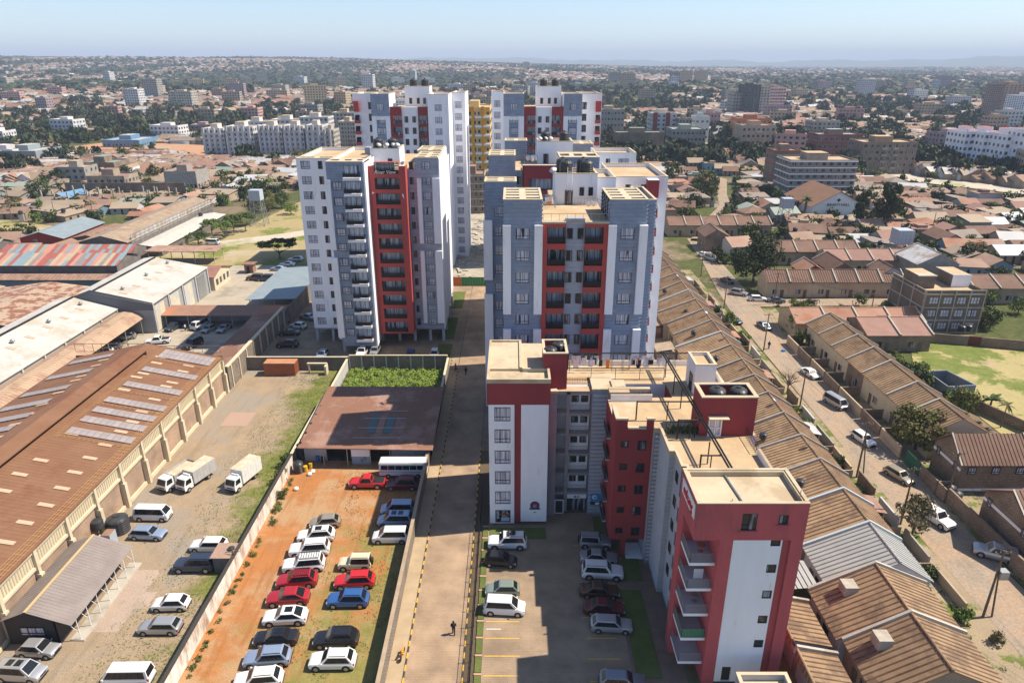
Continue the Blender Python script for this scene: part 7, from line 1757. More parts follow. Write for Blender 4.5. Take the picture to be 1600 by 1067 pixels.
# --- brick three storey building
t = thing('apartment_block', 'three storey brown block building with a pale concrete grid, above the playing field', 'apartment building', (99, 155, 0)); m = M(); c = (92.2,105.6,147.6,162)
STB = brickmat('dark_brown_block', (.15,.11,.085), (.19,.145,.11), (.12,.10,.085), .45, .22, ms=.03)
hs = [(93.4+3.1*i, 95.4+3.1*i, z, z+1.6) for i in range(4) for z in (1.0,4.0,7.0)]
m.box(92.2,105.6,147.6,162,0,9.3,0,top=1,skip='f'); sheet(m,'f',147.6,92.2,105.6,0,9.3,hs,.18,0)
m.box(92.3,105.5,147.7,147.9,9.3,10.1,0); m.box(92.3,92.5,147.9,161.8,9.3,10.1,0); m.box(105.3,105.5,147.9,161.8,9.3,10.1,0)
m.box(92.4,96.5,152,158,9.3,12.4,0,top=1); m.box(101,105,153,160,9.3,12.2,0,top=1); m.obj('walls', [STB, ROOFC], t)
for h in hs: window(t,'f',147.6,(h[0]+h[1])/2,h[2],2.0,1.6,'grid',.13)
for z in (.1,3.1,6.1,9.2,10.1): m = M(); m.box(92.1,105.7,147.5,147.597,z,z+.22); m.box(92.08,92.197,147.5,162,z,z+.22); m.obj('concrete_band', CONCL, t)
for i in range(5): m = M(); x = 92.15+3.33*i; m.box(x,x+.22,147.45,147.595,0,10.1); m.obj('concrete_column', CONCL, t)
for i in range(4): m = M(); y = 147.6+4.7*i; m.box(92.05,92.195,y,y+.25,0,10.1); m.obj('concrete_column', CONCL, t)
for q in ((100.9,105.1,152.9,153.05,9.3,12.3),(100.9,101.0,153.05,160,12.1,12.3),(92.3,96.6,151.9,152,12.2,12.45)): m = M(); m.box(*q); m.obj('roof_trim', WHITE, t)
for i, (x, y) in enumerate(((91.5,145.9),(100.3,144.9),(102.0,145.3))): tank(('black tank at the left foot of the three storey brown building','middle black tank in front of the three storey brown building','right black tank in front of the three storey brown building')[i], x, y, 0 if i == 0 else 1.6, .8, 1.5, group='garden tanks')
# --- brown house rows across the side street and nearby
k = 0
def row(axis, a0, n, w, lo, rg, hi, ze, zr, roof, desc, grp, wallm=TANW, rib=True):
    for i in range(n):
        unit('%s, %s from the %s end' % (desc, ('first','second','third','fourth','fifth','sixth','seventh','eighth')[i], 'left' if axis == 'x' else 'near'), lo, rg, hi, a0+w*i, a0+w*(i+1)-.05, ze, zr, roof, wallm, grp, rib, axis, True, doors=True)
row('x', 66.5, 6, 6.0, 173.3, 177.2, 181, 4.2, 6.6, TILE2, 'dark brown roofed house in the row facing the side street', 'row facing the side street', mat('mixed_wall',(.5,.42,.3),(.42,.3,.22),.9,.2,kind='world'))
row('x', 63.0, 4, 7.2, 144.2, 149.5, 155, 3.6, 5.6, TILE3, 'orange tiled house just below the side street', 'orange rows below the side street', TANW, False)
row('x', 75, 2, 7.0, 136.4, 142.5, 148, 3.8, 5.8, TILE5, 'pinkish roofed house beside the field wall', 'pinkish roofs by the field wall', STONEW, False)
row('x', 55.5, 6, 6.1, 243, 248.5, 254, 4.0, 6.2, TILE2, 'dull brown roof in the upper cross row', 'upper cross row', TANW, False)
row('x', 92, 5, 6.6, 196, 201, 206, 4.0, 6.2, TILE5, 'pink brown roof in the row below the tank towers', 'row below the tank towers', TANW, False)
row('x', 104, 7, 6.6, 168, 173.5, 179, 4.2, 6.4, TILE2, 'brown roof in the row right of the three storey building', 'right hand cross row', TANW, False)
row('x', 80, 4, 6.4, 205, 210, 215, 4.2, 6.6, TILE2, 'brown roof in the short row below the upper street', 'short row below the upper street', TANW, False)
unit('big brown house with a long side wall at the top of the street', 62.5, 66.5, 71.3, 222, 232, 4.8, 7.2, TILE2, STONEW, 'houses near the street', False)
unit('bright red house among brown roofs right of the big tree', 79, 82.6, 86.5, 183, 191, 4.0, 6.2, TILE3, REDW, 'houses near the street', False)
unit('brown roofed house right of the bright red one', 87, 91, 95, 184, 196, 4.2, 6.6, TILE2, STONEW, 'houses near the street', True)
unit('tin roofed dark block house standing alone behind the three storey building', 112, 118, 124, 176+10, 198, 5.5, 8.6, TIN, CONC, 'houses near the street', False)
unit('tan roofed stone house above the three storey building', 97, 100, 104, 176, 184, 5.5, 7.5, TILE2, LGREY, 'houses near the street', False)
# --- hall
t = thing('hall', 'large hall with a steep brown roof and white gable beside white tents', 'hall', (132, 292, 0)); m = M(); m.box(121,142.5,280.5,309,0,3.6,0)
for y in (280.5,309): m.poly([(121,y,3.6),(142.5,y,3.6),(131.7,y,9.4)],0)
m.obj('walls', WHITE, t); m = M(); m.gable(121,142.5,280.5,309,3.7,9.6,'y',0,0,.8,walls=False); m.obj('roof', mat('hall_roof',(.22,.12,.075),(.26,.145,.09),.8,.3), t)
m = M(); m.box(138,140.3,280.3,280.45,.3,2.2); m.obj('doorway', DARK, t)
letters('BAHATI HALL', 1.5, (131.5,280.3,4.2), (pi/2,0,0), FRAME, t); m = M(); m.lathe((131.5,280.35,6.1),[(.8,-.03),(.8,.03)],4,0,'y'); m.obj('emblem', FRAME, t)
for i, (px, py) in enumerate(((1272,300),(1287,300),(1330,309),(1340,311))):
    a = at(px,py); t = thing('tent', ('left of two white peaked tents behind the hall','right of two white peaked tents behind the hall','left of two white tents right of the hall','right of two white tents right of the hall')[i], 'tent', (a[0],a[1],0), 'white tents'); m = M()
    for s in range(4):
        c0, c1 = ((-3,-3),(3,-3),(3,3),(-3,3))[s], ((3,-3),(3,3),(-3,3),(-3,-3))[s]; m.poly([(c0[0],c0[1],2.4),(c1[0],c1[1],2.4),(c1[0]*.25,c1[1]*.25,3.5),(c0[0]*.25,c0[1]*.25,3.5)]); m.poly([(c0[0]*.25,c0[1]*.25,3.5),(c1[0]*.25,c1[1]*.25,3.5),(0,0,5)])
        m.poly([(c0[0],c0[1],2.0),(c1[0],c1[1],2.0),(c1[0],c1[1],2.4),(c0[0],c0[1],2.4)])
    m.obj('canopy', mat('tent_white',(.75,.77,.82),rough=.7), t, world=False)
    for c0 in ((-3,-3),(3,-3),(3,3),(-3,3)): m = M(); m.bar((c0[0],c0[1],0),(c0[0],c0[1],2.3),.06,4); m.obj('leg', STEEL, t, world=False)
def tanktower(lab, x, y, h, s, legs=(2.2,2.2)):
    t = thing('tank_tower', lab, 'water tower', (x, y, 0), 'steel tank towers')
    m = M(); m.box(-s,s,-s,s,h,h+1.8*s); 
    m.obj('tank', mat('tank_panel_grey',(.42,.47,.55),(.36,.41,.49),.5,.6), t, world=False)
    m = M()
    for i in range(5):
        u = -s+2*s*i/4
        m.box(u-.05,u+.05,-s-.04,-s-.005,h,h+1.8*s); m.box(-s-.04,-s-.005,u-.05,u+.05,h,h+1.8*s)
    for j in range(4): z = h+1.8*s*j/3.01; m.box(-s,s,-s-.05,-s-.042,z,z+.1); m.box(-s-.05,-s-.042,-s,s,z,z+.1)
    m.obj('panel_joints', STEEL, t, world=False)
    for a in (-1,1):
        for b in (-1,1): m = M(); m.bar((a*s*1.3,b*s*1.3,0),(a*s*.9,b*s*.9,h),.12,5); m.obj('leg', STEEL, t, world=False)
    m = M()
    for k in range(3):
        z0, z1 = h*k/3, h*(k+1)/3
        for (a, b) in (((-1,-1),(1,-1)),((1,-1),(1,1)),((1,1),(-1,1)),((-1,1),(-1,-1))):
            f0, f1 = s*(1.3-.4*k/3), s*(1.3-.4*(k+1)/3); m.bar((a[0]*f0,a[1]*f0,z0),(b[0]*f1,b[1]*f1,z1),.06,4); m.bar((b[0]*f0,b[1]*f0,z0),(a[0]*f1,a[1]*f1,z1),.06,4); m.bar((a[0]*f1,a[1]*f1,z1),(b[0]*f1,b[1]*f1,z1),.06,4)
    m.obj('bracing', STEEL, t, world=False)
tanktower('steel panelled tank tower in the trees left of the towers', -96, 262, 9.5, 2.1); tanktower('square blue grey tank on a lattice tower right of the big cypress', 117, 205, 7.0, 2.3); tanktower('smaller square tank tower left of the tall palm', 103.5, 262, 6.6, 2.0)

# ============================================================ THE TOWN BEYOND
import numpy as np
EXC = [(-105,52,20,202),(-33,2,180,300),(-53,30,195,240),(26,66,20,262),(60,112,100,196),(88,126,190,209),(80,106,200,216),(112,126,180,200),(55,93,240,256),(117,147,276,330),(-112,-52,196,262),(50,66,196,245),(104,152,160,181),(80,170,60,150),(60,105,170,184),(-150,-105,160,210)]
ROADS = [[(64,236),(74,262),(92,300),(99,330),(112,375),(100,420)]]
RIVER = [(60,640),(107,600),(150,562),(196,520),(213,460),(209,405),(216,372),(245,336),(310,300)]
RIVER_S = [(a, b-16) for a, b in RIVER]; RIVER_T = [(a, b-32) for a, b in RIVER]
def clear(x, y, r=6, ex=True):
    if ex:
        for a, b, c, d in EXC:
            if a-r < x < b+r and c-r < y < d+r: return False
    for P_, w in ((ROADS[0], 5), (RIVER, 15), (RIVER_S, 17), (RIVER_T, 12)):
        for (ax, ay), (bx, by) in zip(P_[:-1], P_[1:]):
            dx, dy = bx-ax, by-ay; t = max(0, min(1, ((x-ax)*dx+(y-ay)*dy)/(dx*dx+dy*dy)))
            if math.hypot(x-ax-t*dx, y-ay-t*dy) < w+r*.6: return False
    return True
def inview(x, y, m=60): 
    d = y*CP + H*SP; return abs(x) < (800+m)/F_*d
road(RIVER, 21, .35, gmat('pale_road_dust', (.50,.45,.37), (.43,.38,.31), third=(.30,.30,.15), ts=.06), name='dirt_road')
road([(-100,232),(-80,245),(-60,262),(-40,300),(-45,420)], 8, .03, MATS['pale_road_dust'], name='dirt_road')
m = M(); q = [(250,332),(232,356)]
foliage_stuff('roadside_bushes', [(rr_.uniform(225,262)+18, rr_.uniform(300,352)) for rr_ in [random.Random(61)] for _ in range(160)], 'mid', 1.6, 6, 26, 2.2)
m = M(); m.poly([(-122,205,.02),(-50,205,.02),(-46,330,.02),(-92,330,.02),(-100,262,.02)]); m.obj('dry_grass_field', DRYG, kind='structure'); EXC.append((-118,-46,205,330))
m = M(); m.poly([(-215,262,.02),(-152,240,.02),(-148,250,.02),(-212,276,.02)]); m.obj('dry_grass_strip', DRYG, kind='structure'); EXC.append((-212,-150,246,268))
ODF = gmat('orange_building_plot', (.46,.23,.12), (.42,.25,.15), third=(.36,.28,.2), ts=.03)
m = M(); m.poly([(-330,480,hgt(-330,480)+.3),(-200,455,.2),(-190,520,.8),(-310,560,1.2)]); m.obj('orange_earth_plot', ODF, kind='structure'); EXC.append((-320,-200,460,545))
m = M(); m.poly([(52,262,.03),(60,262,.03),(60,420,.03),(30,420,.03),(30,330,.03)]); m.obj('green_field', gmat('bright_field',(.10,.19,.03),(.14,.20,.05)), kind='structure')
LM = []          # (x, y, phrase)
PEND = []        # (object, description, x, y)
ORD = ['closest','second closest','third closest','fourth closest','fifth closest','sixth closest','seventh closest','eighth closest','ninth closest','tenth closest','eleventh closest','twelfth closest','thirteenth closest','fourteenth closest','fifteenth closest','sixteenth closest','seventeenth closest','eighteenth closest','nineteenth closest','twentieth closest']
RC = {'rust brown':RUST, 'tan':TINT, 'pale tin':TIN, 'orange tiled':TILE3, 'dark brown':TILE2, 'pinkish':TILE5, 'green grey':TING, 'blue':mat('blue_sheet',(.10,.22,.36),(.14,.27,.42),.6,.5,obrand=.15), 'grey brown':mat('grey_brown_sheet2',(.20,.16,.135),(.27,.225,.19),.75,.4,obrand=.12)}
WALLV = [mat('wall_mud',(.33,.24,.17),(.27,.2,.15),.9,.4,obrand=.15), LGREY, mat('wall_bluish',(.16,.25,.32),(.2,.3,.36),.85,.4,obrand=.2), CONC, TANW, mat('wall_dark_tin',(.13,.12,.12),(.2,.17,.15),.8,.6,obrand=.2)]
HT = {}
def htemplate(kind):
    if kind in HT: return HT[kind]
    w = M(); r = M()
    if kind == 'gable':
        w.box(-.5,.5,-.5,.5,0,.62); 
        for x in (-.5,.5): w.poly([(x,-.5,.62),(x,.5,.62),(x,0,.95)])
        for s in (-1,1):
            p = [(-.53,s*.56,.58),(.53,s*.56,.58),(.53,0,1.0),(-.53,0,1.0)]; r.poly(p if s < 0 else p[::-1]); q=[(a,b,c-.05) for a,b,c in p]; r.poly(q[::-1] if s < 0 else q); r.poly([q[0],q[1],p[1],p[0]] if s<0 else [p[0],p[1],q[1],q[0]])
    elif kind == 'mono':
        w.box(-.5,.5,-.5,.5,0,.7); r.poly([(-.53,-.55,.72),(.53,-.55,.72),(.53,.55,.92),(-.53,.55,.92)]); r.poly([(-.53,-.55,.68),(.53,-.55,.68),(.53,-.55,.72),(-.53,-.55,.72)]); w.poly([(-.5,.5,.7),(.5,.5,.7),(.5,.5,.9),(-.5,.5,.9)][::-1])
    elif kind == 'hip':
        w.box(-.5,.5,-.5,.5,0,.66); r.hip(-.5,.5,-.5,.5,.64,1.0,0,.05)
    else:
        w.box(-.5,.5,-.5,.5,0,.9); r.box(-.52,.52,-.52,.52,.9,.93); r.box(-.5,.5,-.5,-.44,.93,1.0); r.box(-.5,.5,.44,.5,.93,1.0); r.box(-.2,.15,-.2,.2,.93,1.15)
    d = M()
    for i, x in enumerate((-.36,-.1,.2)): d.box(x,x+.07,-.512,-.502,.0 if i == 1 else .25,.5)
    HT[kind] = (w, r, d); return HT[kind]
HM = {}
def town_house(x, y, L, W_, h, rz, kind, col, wall_i, name, group, cat, desc):
    k = (kind, col, wall_i)
    if k not in HM:
        w, r, d = htemplate(kind); HM[k] = (w.mesh('walls', WALLV[wall_i]), r.mesh('roof', RC[col]), d.mesh('openings', DARK))
    a, b, d = HM[k]
    t = thing(name, desc, cat, (x, y, hgt(x,y)-.3), group, rz, None)
    for nm, me in (('walls',a),('roof',b),('openings',d)): o = link(nm, me, t, kind='stuff' if nm == 'openings' else None); o.scale = (L, W_, h+.3)
    PEND.append((t, desc, x, y)); return t
rr = random.Random(77)
cand = []
y = 200.0
while y < 470:
    x = -420.0
    while x < 430:
        px_, py_ = x+rr.uniform(-3,3), y+rr.uniform(-3,3)
        if inview(px_, py_) and clear(px_, py_) and not (-58 < px_ < 30): cand.append((px_, py_))
        x += 13.0 if x < 0 else 12.2
    y += 10.6
NL = NR = 0; later = []
for (x, y) in sorted(cand, key=lambda q: math.hypot(*q)):
    left = x < 0
    if rr.random() < .07: continue
    if left:
        NL += 1
        if NL > 285: later.append((x,y)); continue
        col = rr.choices(['rust brown','tan','pale tin','grey brown','orange tiled','blue','green grey'],[30,26,12,20,4,3,5])[0]; kind = rr.choices(['gable','mono','flat'],[60,36,4])[0]
        L, W_, h = rr.uniform(8,15.5), rr.uniform(6,9), rr.uniform(2.8,4.6); rz = rr.choice((.12,-.32,.1,.05,-.15,1.4))
        nm, gp, ct = 'tin_shack', 'tin roofed shacks and sheds left of the estate', 'shack'
    else:
        NR += 1
        if NR > 285: later.append((x,y)); continue
        col = rr.choices(['rust brown','tan','pale tin','grey brown','orange tiled','dark brown','pinkish','green grey'],[14,20,10,18,8,22,5,3])[0]; kind = rr.choices(['gable','hip','mono','flat'],[60,14,18,8])[0]
        L, W_, h = rr.uniform(7.5,12.5), rr.uniform(6.5,9), rr.uniform(3.4,5.4); rz = rr.choice((0,0,pi/2,.06,-.2,.25)); nm, gp, ct = 'small_house', 'small houses right of the estate', 'house'
    town_house(x, y, L, W_, h, rz, kind, col, rr.randrange(6), nm, gp, ct, '%s %s roofed %s' % (('small','long','mid sized')[0 if L < 11 else (1 if L > 14.5 else 2)], col, 'shack' if left else 'house'))

# --- named buildings of the middle distance
def block(lab, px0, px1, Y, ytop, ybase_z, depth, wallm, storeys, nwin, band=None, parapet=CONCL, rz=0.0, roof=ROOFC, individually=False, cat='apartment building', group='apartment blocks of the town', name='apartment_building', win=None, fins=None, base=0.0, balc=None):
    z1 = zy(ytop, Y); z0 = ybase_z; X0, X1 = fx(px0, Y, (z0+z1)/2), fx(px1, Y, (z0+z1)/2)
    LM.append(((X0+X1)/2, Y, None))
    t = thing(name, lab, cat, ((X0+X1)/2, Y+depth/2, z0), group, rz); w = X1-X0; hh = z1-z0
    m = M(); m.box(-w/2,w/2,-depth/2,depth/2,-6,hh-.7,0,top=1)
    for q in ((-w/2,w/2,-depth/2,-depth/2+.3),(-w/2,w/2,depth/2-.3,depth/2),(-w/2,-w/2+.3,-depth/2+.3,depth/2-.3),(w/2-.3,w/2,-depth/2+.3,depth/2-.3)): m.box(*q,hh-.7,hh,0)
    m.box(-w*.2,w*.12,-depth*.2,depth*.25,hh-.7,hh+2.4,0,top=1)
    m.obj('walls', [wallm, roof], t, world=False)
    fh = (hh-.6)/storeys; ww = w/nwin
    pm_ = win or GLASSD
    sid = -1 if (X0+X1)/2 > 0 else 1
    for side in (0, 1):
        nn = nwin if side == 0 else max(2, int(depth/3.2)); L_ = w if side == 0 else depth; sw = L_/nn
        wd, wh = min(1.7, sw*.52), min(1.5, fh*.5)
        if individually:
            key = ('bw', round(wd,1), round(wh,1), pm_.name)
            if key not in HM:
                f = M(); f.box(-wd/2,wd/2,-.05,.02,0,wh,0); g_ = M(); g_.box(-wd/2-.1,wd/2+.1,-.12,-.0,-.12,0); HM[key] = (f.mesh('window', pm_), g_.mesh('sill', parapet))
            for s in range(storeys):
                for i in range(nn):
                    u = -L_/2+sw*(i+.5); z = fh*s+fh*.3
                    o = link('window', HM[key][0], t, (u,-depth/2,z) if side == 0 else (sid*w/2,u,z), 0 if side == 0 else sid*pi/2); link('sill', HM[key][1], o)
        else:
            f = M()
            for s in range(storeys):
                for i in range(nn):
                    u = -L_/2+sw*(i+.5); z = fh*s+fh*.3
                    if side == 0: f.box(u-wd/2,u+wd/2,-depth/2-.06,-depth/2+.01,z,z+wh)
                    else: f.box(min(sid*w/2,sid*(w/2+.06)),max(sid*w/2,sid*(w/2+.06)),u-wd/2,u+wd/2,z,z+wh)
            f.obj('windows', pm_, t, world=False, kind='stuff')
    if band:
        for s in range(1, storeys+1): m = M(); m.box(-w/2-.12,w/2+.12,-depth/2-.25,-depth/2-.062,fh*s-.35,fh*s+.1); m.box(min(sid*w/2,sid*(w/2+.2)),max(sid*w/2,sid*(w/2+.2)),-depth/2-.062,depth/2,fh*s-.35,fh*s+.1); m.obj('floor_band', band, t, world=False)
    if fins:
        n_, fm = fins
        for i in range(n_): m = M(); u = -w/2+w*(i+.15)/n_; m.box(u,u+w/n_*.32,-depth/2-.9,-depth/2-.07,0,hh+.4); m.obj('projecting_bay', fm, t, world=False)
    if balc:
        for s in range(1, storeys):
            for i in balc: u = -w/2+w*i; m = M(); m.box(u-1.6,u+1.6,-depth/2-1.1,-depth/2-.062,fh*s-.15,fh*s+.75); m.obj('balcony', parapet, t, world=False)
    return t
WC = mat('weathered_white', (.58,.58,.60), (.50,.50,.50), .85, .1, c3=(.38,.37,.36), s3=.1, lo3=.5, hi3=.8)
YE = mat('yellow_plaster', (.60,.36,.08), (.66,.48,.22), .85, .06, lo=.47, hi=.53, stretch=(1,1,.01)); BR = mat('raw_block', (.20,.155,.12), (.26,.2,.155), .9, .3); PK = mat('pink_plaster', (.50,.30,.27), (.42,.25,.22), .85, .2, obrand=.1)
for i, (a, b, Yy, yt, n) in enumerate(((318,352,452,201,4),(354,398,449,198,5),(405,442,446,197,5),(444,476,444,197,4),(479,506,442,196,3),(507,523,440,203,2))):
    block('weathered white slab with balcony bays, %s from the left of the white estate' % ('first','second','third','fourth','fifth','sixth')[i], a, b, Yy, yt, 0, 16, WC if i < 5 else CONCL, 7, n*2, individually=True, fins=(n, WC), group='white slabs of the left estate')
for i, (a, b, Yy, yt) in enumerate(((380,420,500,190),(425,470,505,187),(470,515,495,183),(520,556,560,176),(530,556,480,190))):
    block('weathered white slab behind the first row of the white estate, %s from left' % ('first','second','third','fourth','fifth')[i], a, b, Yy, yt, 0, 16, WC if i < 3 else CONCL, 8, 6, group='white slabs of the left estate')
block('yellow and cream balcony block seen between the towers', 719, 766, 345, 168, 0, 30, YE, 9, 7, individually=True, balc=(.3,.62,.9), parapet=WHITE, fins=(3, mat('strong_yellow',(.70,.34,.03),(.62,.30,.03),.8,.3)))
t = block('unfinished block with deep open balconies and pink roof between the towers', 720, 757, 284, 272, 0, 14, BR, 5, 4, individually=True, band=CONCL, roof=TILE5)
block('brown six floor block with white floor bands behind the tents', 1232, 1336, 318, 250, 0, 18, mat('grey_brown_block',(.20,.18,.165),(.26,.235,.21),.9,.3), 6, 9, band=WHITE, individually=True, parapet=WHITE, roof=ROOFC)
block('grey unfinished flats with concrete balconies right of the palm', 1345, 1430, 392, 222, 0, 18, BR, 5, 9, individually=True, parapet=CONC, balc=(.4,.6)); block('dark red framed flats with grey roof above the brown banded block', 1276, 1345, 430, 210, 0, 16, mat('dark_red_grey',(.18,.10,.09),(.24,.16,.14),.9,.3), 4, 8, band=mat('red_band',(.30,.05,.04),rough=.8), individually=True, roof=TING)
block('low brown house block with orange roof left of the banded block', 1207, 1250, 350, 235, 0, 12, BR, 3, 4, roof=TILE3, band=mat('red_band2',(.35,.08,.05),rough=.8), individually=True)
for i, (a, b, Yy, yt) in enumerate(((1503,1532,405,206),(1532,1566,395,207),(1566,1602,380,210),(1602,1650,368,204))): block('white flats at the right edge with small dark windows, %s block from left' % ('first','second','third','last')[i], a, b, Yy, yt, 0, 18, WHITE, 6, 4, individually=True, group='white flats at the right edge', roof=mat('red_oxide_roof',(.42,.10,.05),rough=.9))
block('tall brown and grey tower at the right edge under a dark top', 1566, 1612, 760, 132, 8, 30, mat('mauve_brown',(.30,.215,.185),(.36,.26,.22),.9,.1,stretch=(1,1,.05)), 14, 7, individually=True, parapet=CONC)
block('pale towers block behind the right edge tower', 1600, 1640, 720, 150, 8, 30, WHITE, 12, 6)
block('two tone red and white building beside the long green roof', 1017, 1056, 560, 177, 2, 18, WC, 6, 5, fins=(2, RED), individually=True); block('dark netted building under construction beside a pale pink one', 1163, 1186, 820, 133, 4, 26, mat('dark_net',(.045,.065,.07),(.07,.09,.09),.9,.3), 10, 5)
block('pale concrete half of the netted building', 1187, 1202, 822, 135, 4, 26, CONCL, 10, 3); block('dusty pink flats right of the netted building', 1203, 1226, 850, 137, 4, 26, PK, 8, 6, band=WHITE)
block('low dark grey flats left of the netted building', 1145, 1163, 830, 146, 4, 22, CONC, 6, 4)
block('grey stone block with green roof beside the pale road', 1050, 1102, 500, 202, 2, 22, CONC, 3, 9, roof=TING); block('long shed with grey green roof along the pale road', 962, 1037, 470, 207, 2, 14, STONEW, 1, 10, roof=TING, cat='shed', name='long_shed')
block('brown flats with tan roof and balconies right of the stone block', 1158, 1210, 480, 196, 2, 18, TANW, 4, 7, roof=TILE3, individually=True, balc=(.5,)); block('orange and brown house block above the tan roofed flats', 1150, 1205, 560, 185, 3, 16, mat('orange_wall',(.42,.16,.07),rough=.9), 3, 7, roof=TILE3)
block('grey five floor flats left of the red and white building', 932, 975, 600, 171, 3, 18, CONC, 4, 8, parapet=CONCL); block('grey pink block beside the red and white building', 1060, 1080, 540, 185, 2, 14, CONC, 5, 4); block('white and red cabin like house with grey peaked roof', 1085, 1108, 555, 182, 2, 14, WC, 3, 3, roof=TING)
block('grey flats behind, with dark roof, left of the far netted building', 1100, 1125, 640, 176, 3, 16, PK, 3, 5)
# left middle distance
block('house with pink tiled roof and cream dormers above the column compound', 137, 196, 330, 275, 0, 13, mat('cream_dark_wall',(.40,.34,.25),(.22,.18,.15),.9,.2), 2, 6, roof=TILE5, individually=True, balc=(.3,.6,.85), cat='house', name='pink_roofed_house')
block('unfinished grey block tower with open floors left of the pink roofed house', 92, 134, 350, 261, 0, 12, CONC, 3, 4, individually=True, cat='building', name='unfinished_building')
block('green roofed stone hall behind the pink roofed house', 125, 180, 372, 254, 0, 16, STONEW, 1, 7, roof=TING, cat='hall', name='stone_hall')
block('blue sided long market shed on the left', 160, 218, 520, 219, 0, 30, RC['blue'], 1, 9, roof=TIN, cat='shed', name='market_shed'); block('grey clad shed with pale roof at the left edge', -5, 58, 420, 236, 0, 26, mat('blue_grey_clad',(.24,.29,.33),rough=.7), 1, 7, roof=CONCL, cat='shed', name='grey_shed')
block('wide rust topped market roof far left', 50, 160, 600, 203, 1, 26, RUST, 1, 12, roof=TINT, cat='shed', name='market_shed')
block('grey block wall building with rust roof above the long sheds', 258, 308, 330, 268, 0, 14, CONC, 1, 8, roof=RUST, cat='building', name='block_building')
# compound of standing columns
t = thing('column_compound', 'walled compound full of bare concrete columns left of the pink roofed house', 'building site', (-190, 300, 0)); m = M(); m.box(-205,-150,322,322.5,0,6.5); m.obj('back_wall', STONEW, t); m = M(); m.box(-205,-150,300,300.3,0,2.2); m.obj('front_wall', RC['blue'], t)
for i in range(11):
    for j in range(3): m = M(); x = -204+5.2*i+rr.uniform(-.5,.5); y_ = 303+7*j; m.box(x,x+.5,y_,y_+.5,0,rr.uniform(3.5,6.5)); m.obj('column', CONCL, t)
# striped patchwork roofs
cols_ = [mat('sheet_'+n_, c, c2, .65, .6) for n_, c, c2 in (('brick',(.36,.12,.09),(.30,.10,.08)),('slate_blue',(.24,.31,.34),(.20,.27,.31)),('green_grey',(.28,.34,.28),(.24,.30,.25)),('salmon',(.50,.24,.19),(.44,.22,.18)),('tan',(.46,.36,.24),(.40,.32,.22)),('grey',(.27,.24,.24),(.22,.2,.2)))]
def striped(lab, x0, x1, y0, yr, y1, ze, zr, seed, wl=None):
    t = thing('striped_roof_shed', lab, 'shed', ((x0+x1)/2, yr, 0), 'striped sheet roofed sheds'); r2 = random.Random(seed); m = M(); m.box(x0+.5,x1-.5,y0+.5,y1-.5,0,ze-.1)
    for x in (x0+.5,x1-.5): m.poly([(x,y0+.5,ze-.1),(x,y1-.5,ze-.1),(x,yr,zr-.15)])
    m.obj('walls', wl or WALLV[5], t)
    for k in range(9): m = M(); xx = x0+2+(x1-x0-4)*k/8; m.box(xx,xx+1.1,y0+.42,y0+.49,0,2.1); m.obj('door', RC['blue'] if k % 2 else RUST, t)
    for side in (0, 1):
        ya, yb = (y0, yr) if side == 0 else (y1, yr); x = x0; i = 0
        while x < x1-.4:
            w = min(x1-x, 1.15); c = cols_[(0 if i % 2 else 1) if r2.random() < .55 else r2.randrange(6)]; s = r2.uniform(0,.03); cut = r2.uniform(.4,.6) if r2.random() < .22 else None
            for (u, v, cc) in (((0, 1, c),) if cut is None else ((0, cut, c), (cut, 1, cols_[r2.randrange(6)]))):
                m = M(); A_ = lambda xx, q: (xx, ya+(yb-ya)*q, ze+(zr-ze)*q+s); p = [A_(x,u),A_(x+w-.05,u),A_(x+w-.05,v),A_(x,v)]; m.poly(p if side == 0 else p[::-1]); q = [(a,b,c_-.06) for a,b,c_ in p]; m.poly(q[::-1] if side == 0 else q); m.poly([q[0],q[1],p[1],p[0]]); m.obj('roof_sheet', cc, t)
            x += w; i += 1
striped('long striped sheet roof in front, blue green and brick stripes at the left edge', -150.5, -109.5, 186.6, 193, 199.4, 5, 7, 1); striped('striped sheet roof behind the front one, with pink and tan patches', -152, -112.5, 199.6, 205, 210.5, 4.6, 6.6, 2); striped('small striped roof corner cut by the left picture edge', -172, -157, 206, 211, 216, 5, 6.8, 3)
def shed(lab, x0, x1, y0, y1, ze, zr, ax, roof, wl, rz=0.0, grp='long sheds left of the estate'):
    t = thing('long_shed', lab, 'shed', ((x0+x1)/2,(y0+y1)/2,0), grp, rz); m = M(); X_, Y_ = (x1-x0)/2, (y1-y0)/2; m.gable(-X_,X_,-Y_,Y_,ze,zr,ax,0,1,.5); m.obj('roof_and_walls', [roof, wl], t, world=False)
    m = M(); s_ = (zr-ze)/(Y_ if ax == 'x' else X_)
    if ax == 'x': ribs(m,-X_,X_,-Y_-.4,0,ze-.4*s_+.15,zr+.15,'y',1.1,.06,.06)
    else: ribs(m,0,X_+.4,-Y_,Y_,zr+.15,ze-.4*s_+.15,'x',1.1,.06,.06)
    m.obj('roof_ribs', roof, t, world=False, kind='stuff')
shed('long low rust roof with scattered debris just below the striped ones', -160, -108.8, 179.4, 184.6, 3.2, 3.9, 'x', RUST, WALLV[2]); shed('patchy rust and cream roof in the lower left corner of the sheds', -128, -105.5, 140, 168, 4.4, 5.8, 'y', mat('patchy_rust',(.40,.30,.22),(.24,.11,.07),.8,.45,lo=.48,hi=.54), WALLV[5]); shed('second patchy rust roof at the left edge beyond the other', -146, -129.5, 146, 169, 4.4, 5.8, 'y', MATS['patchy_rust'], WALLV[5])
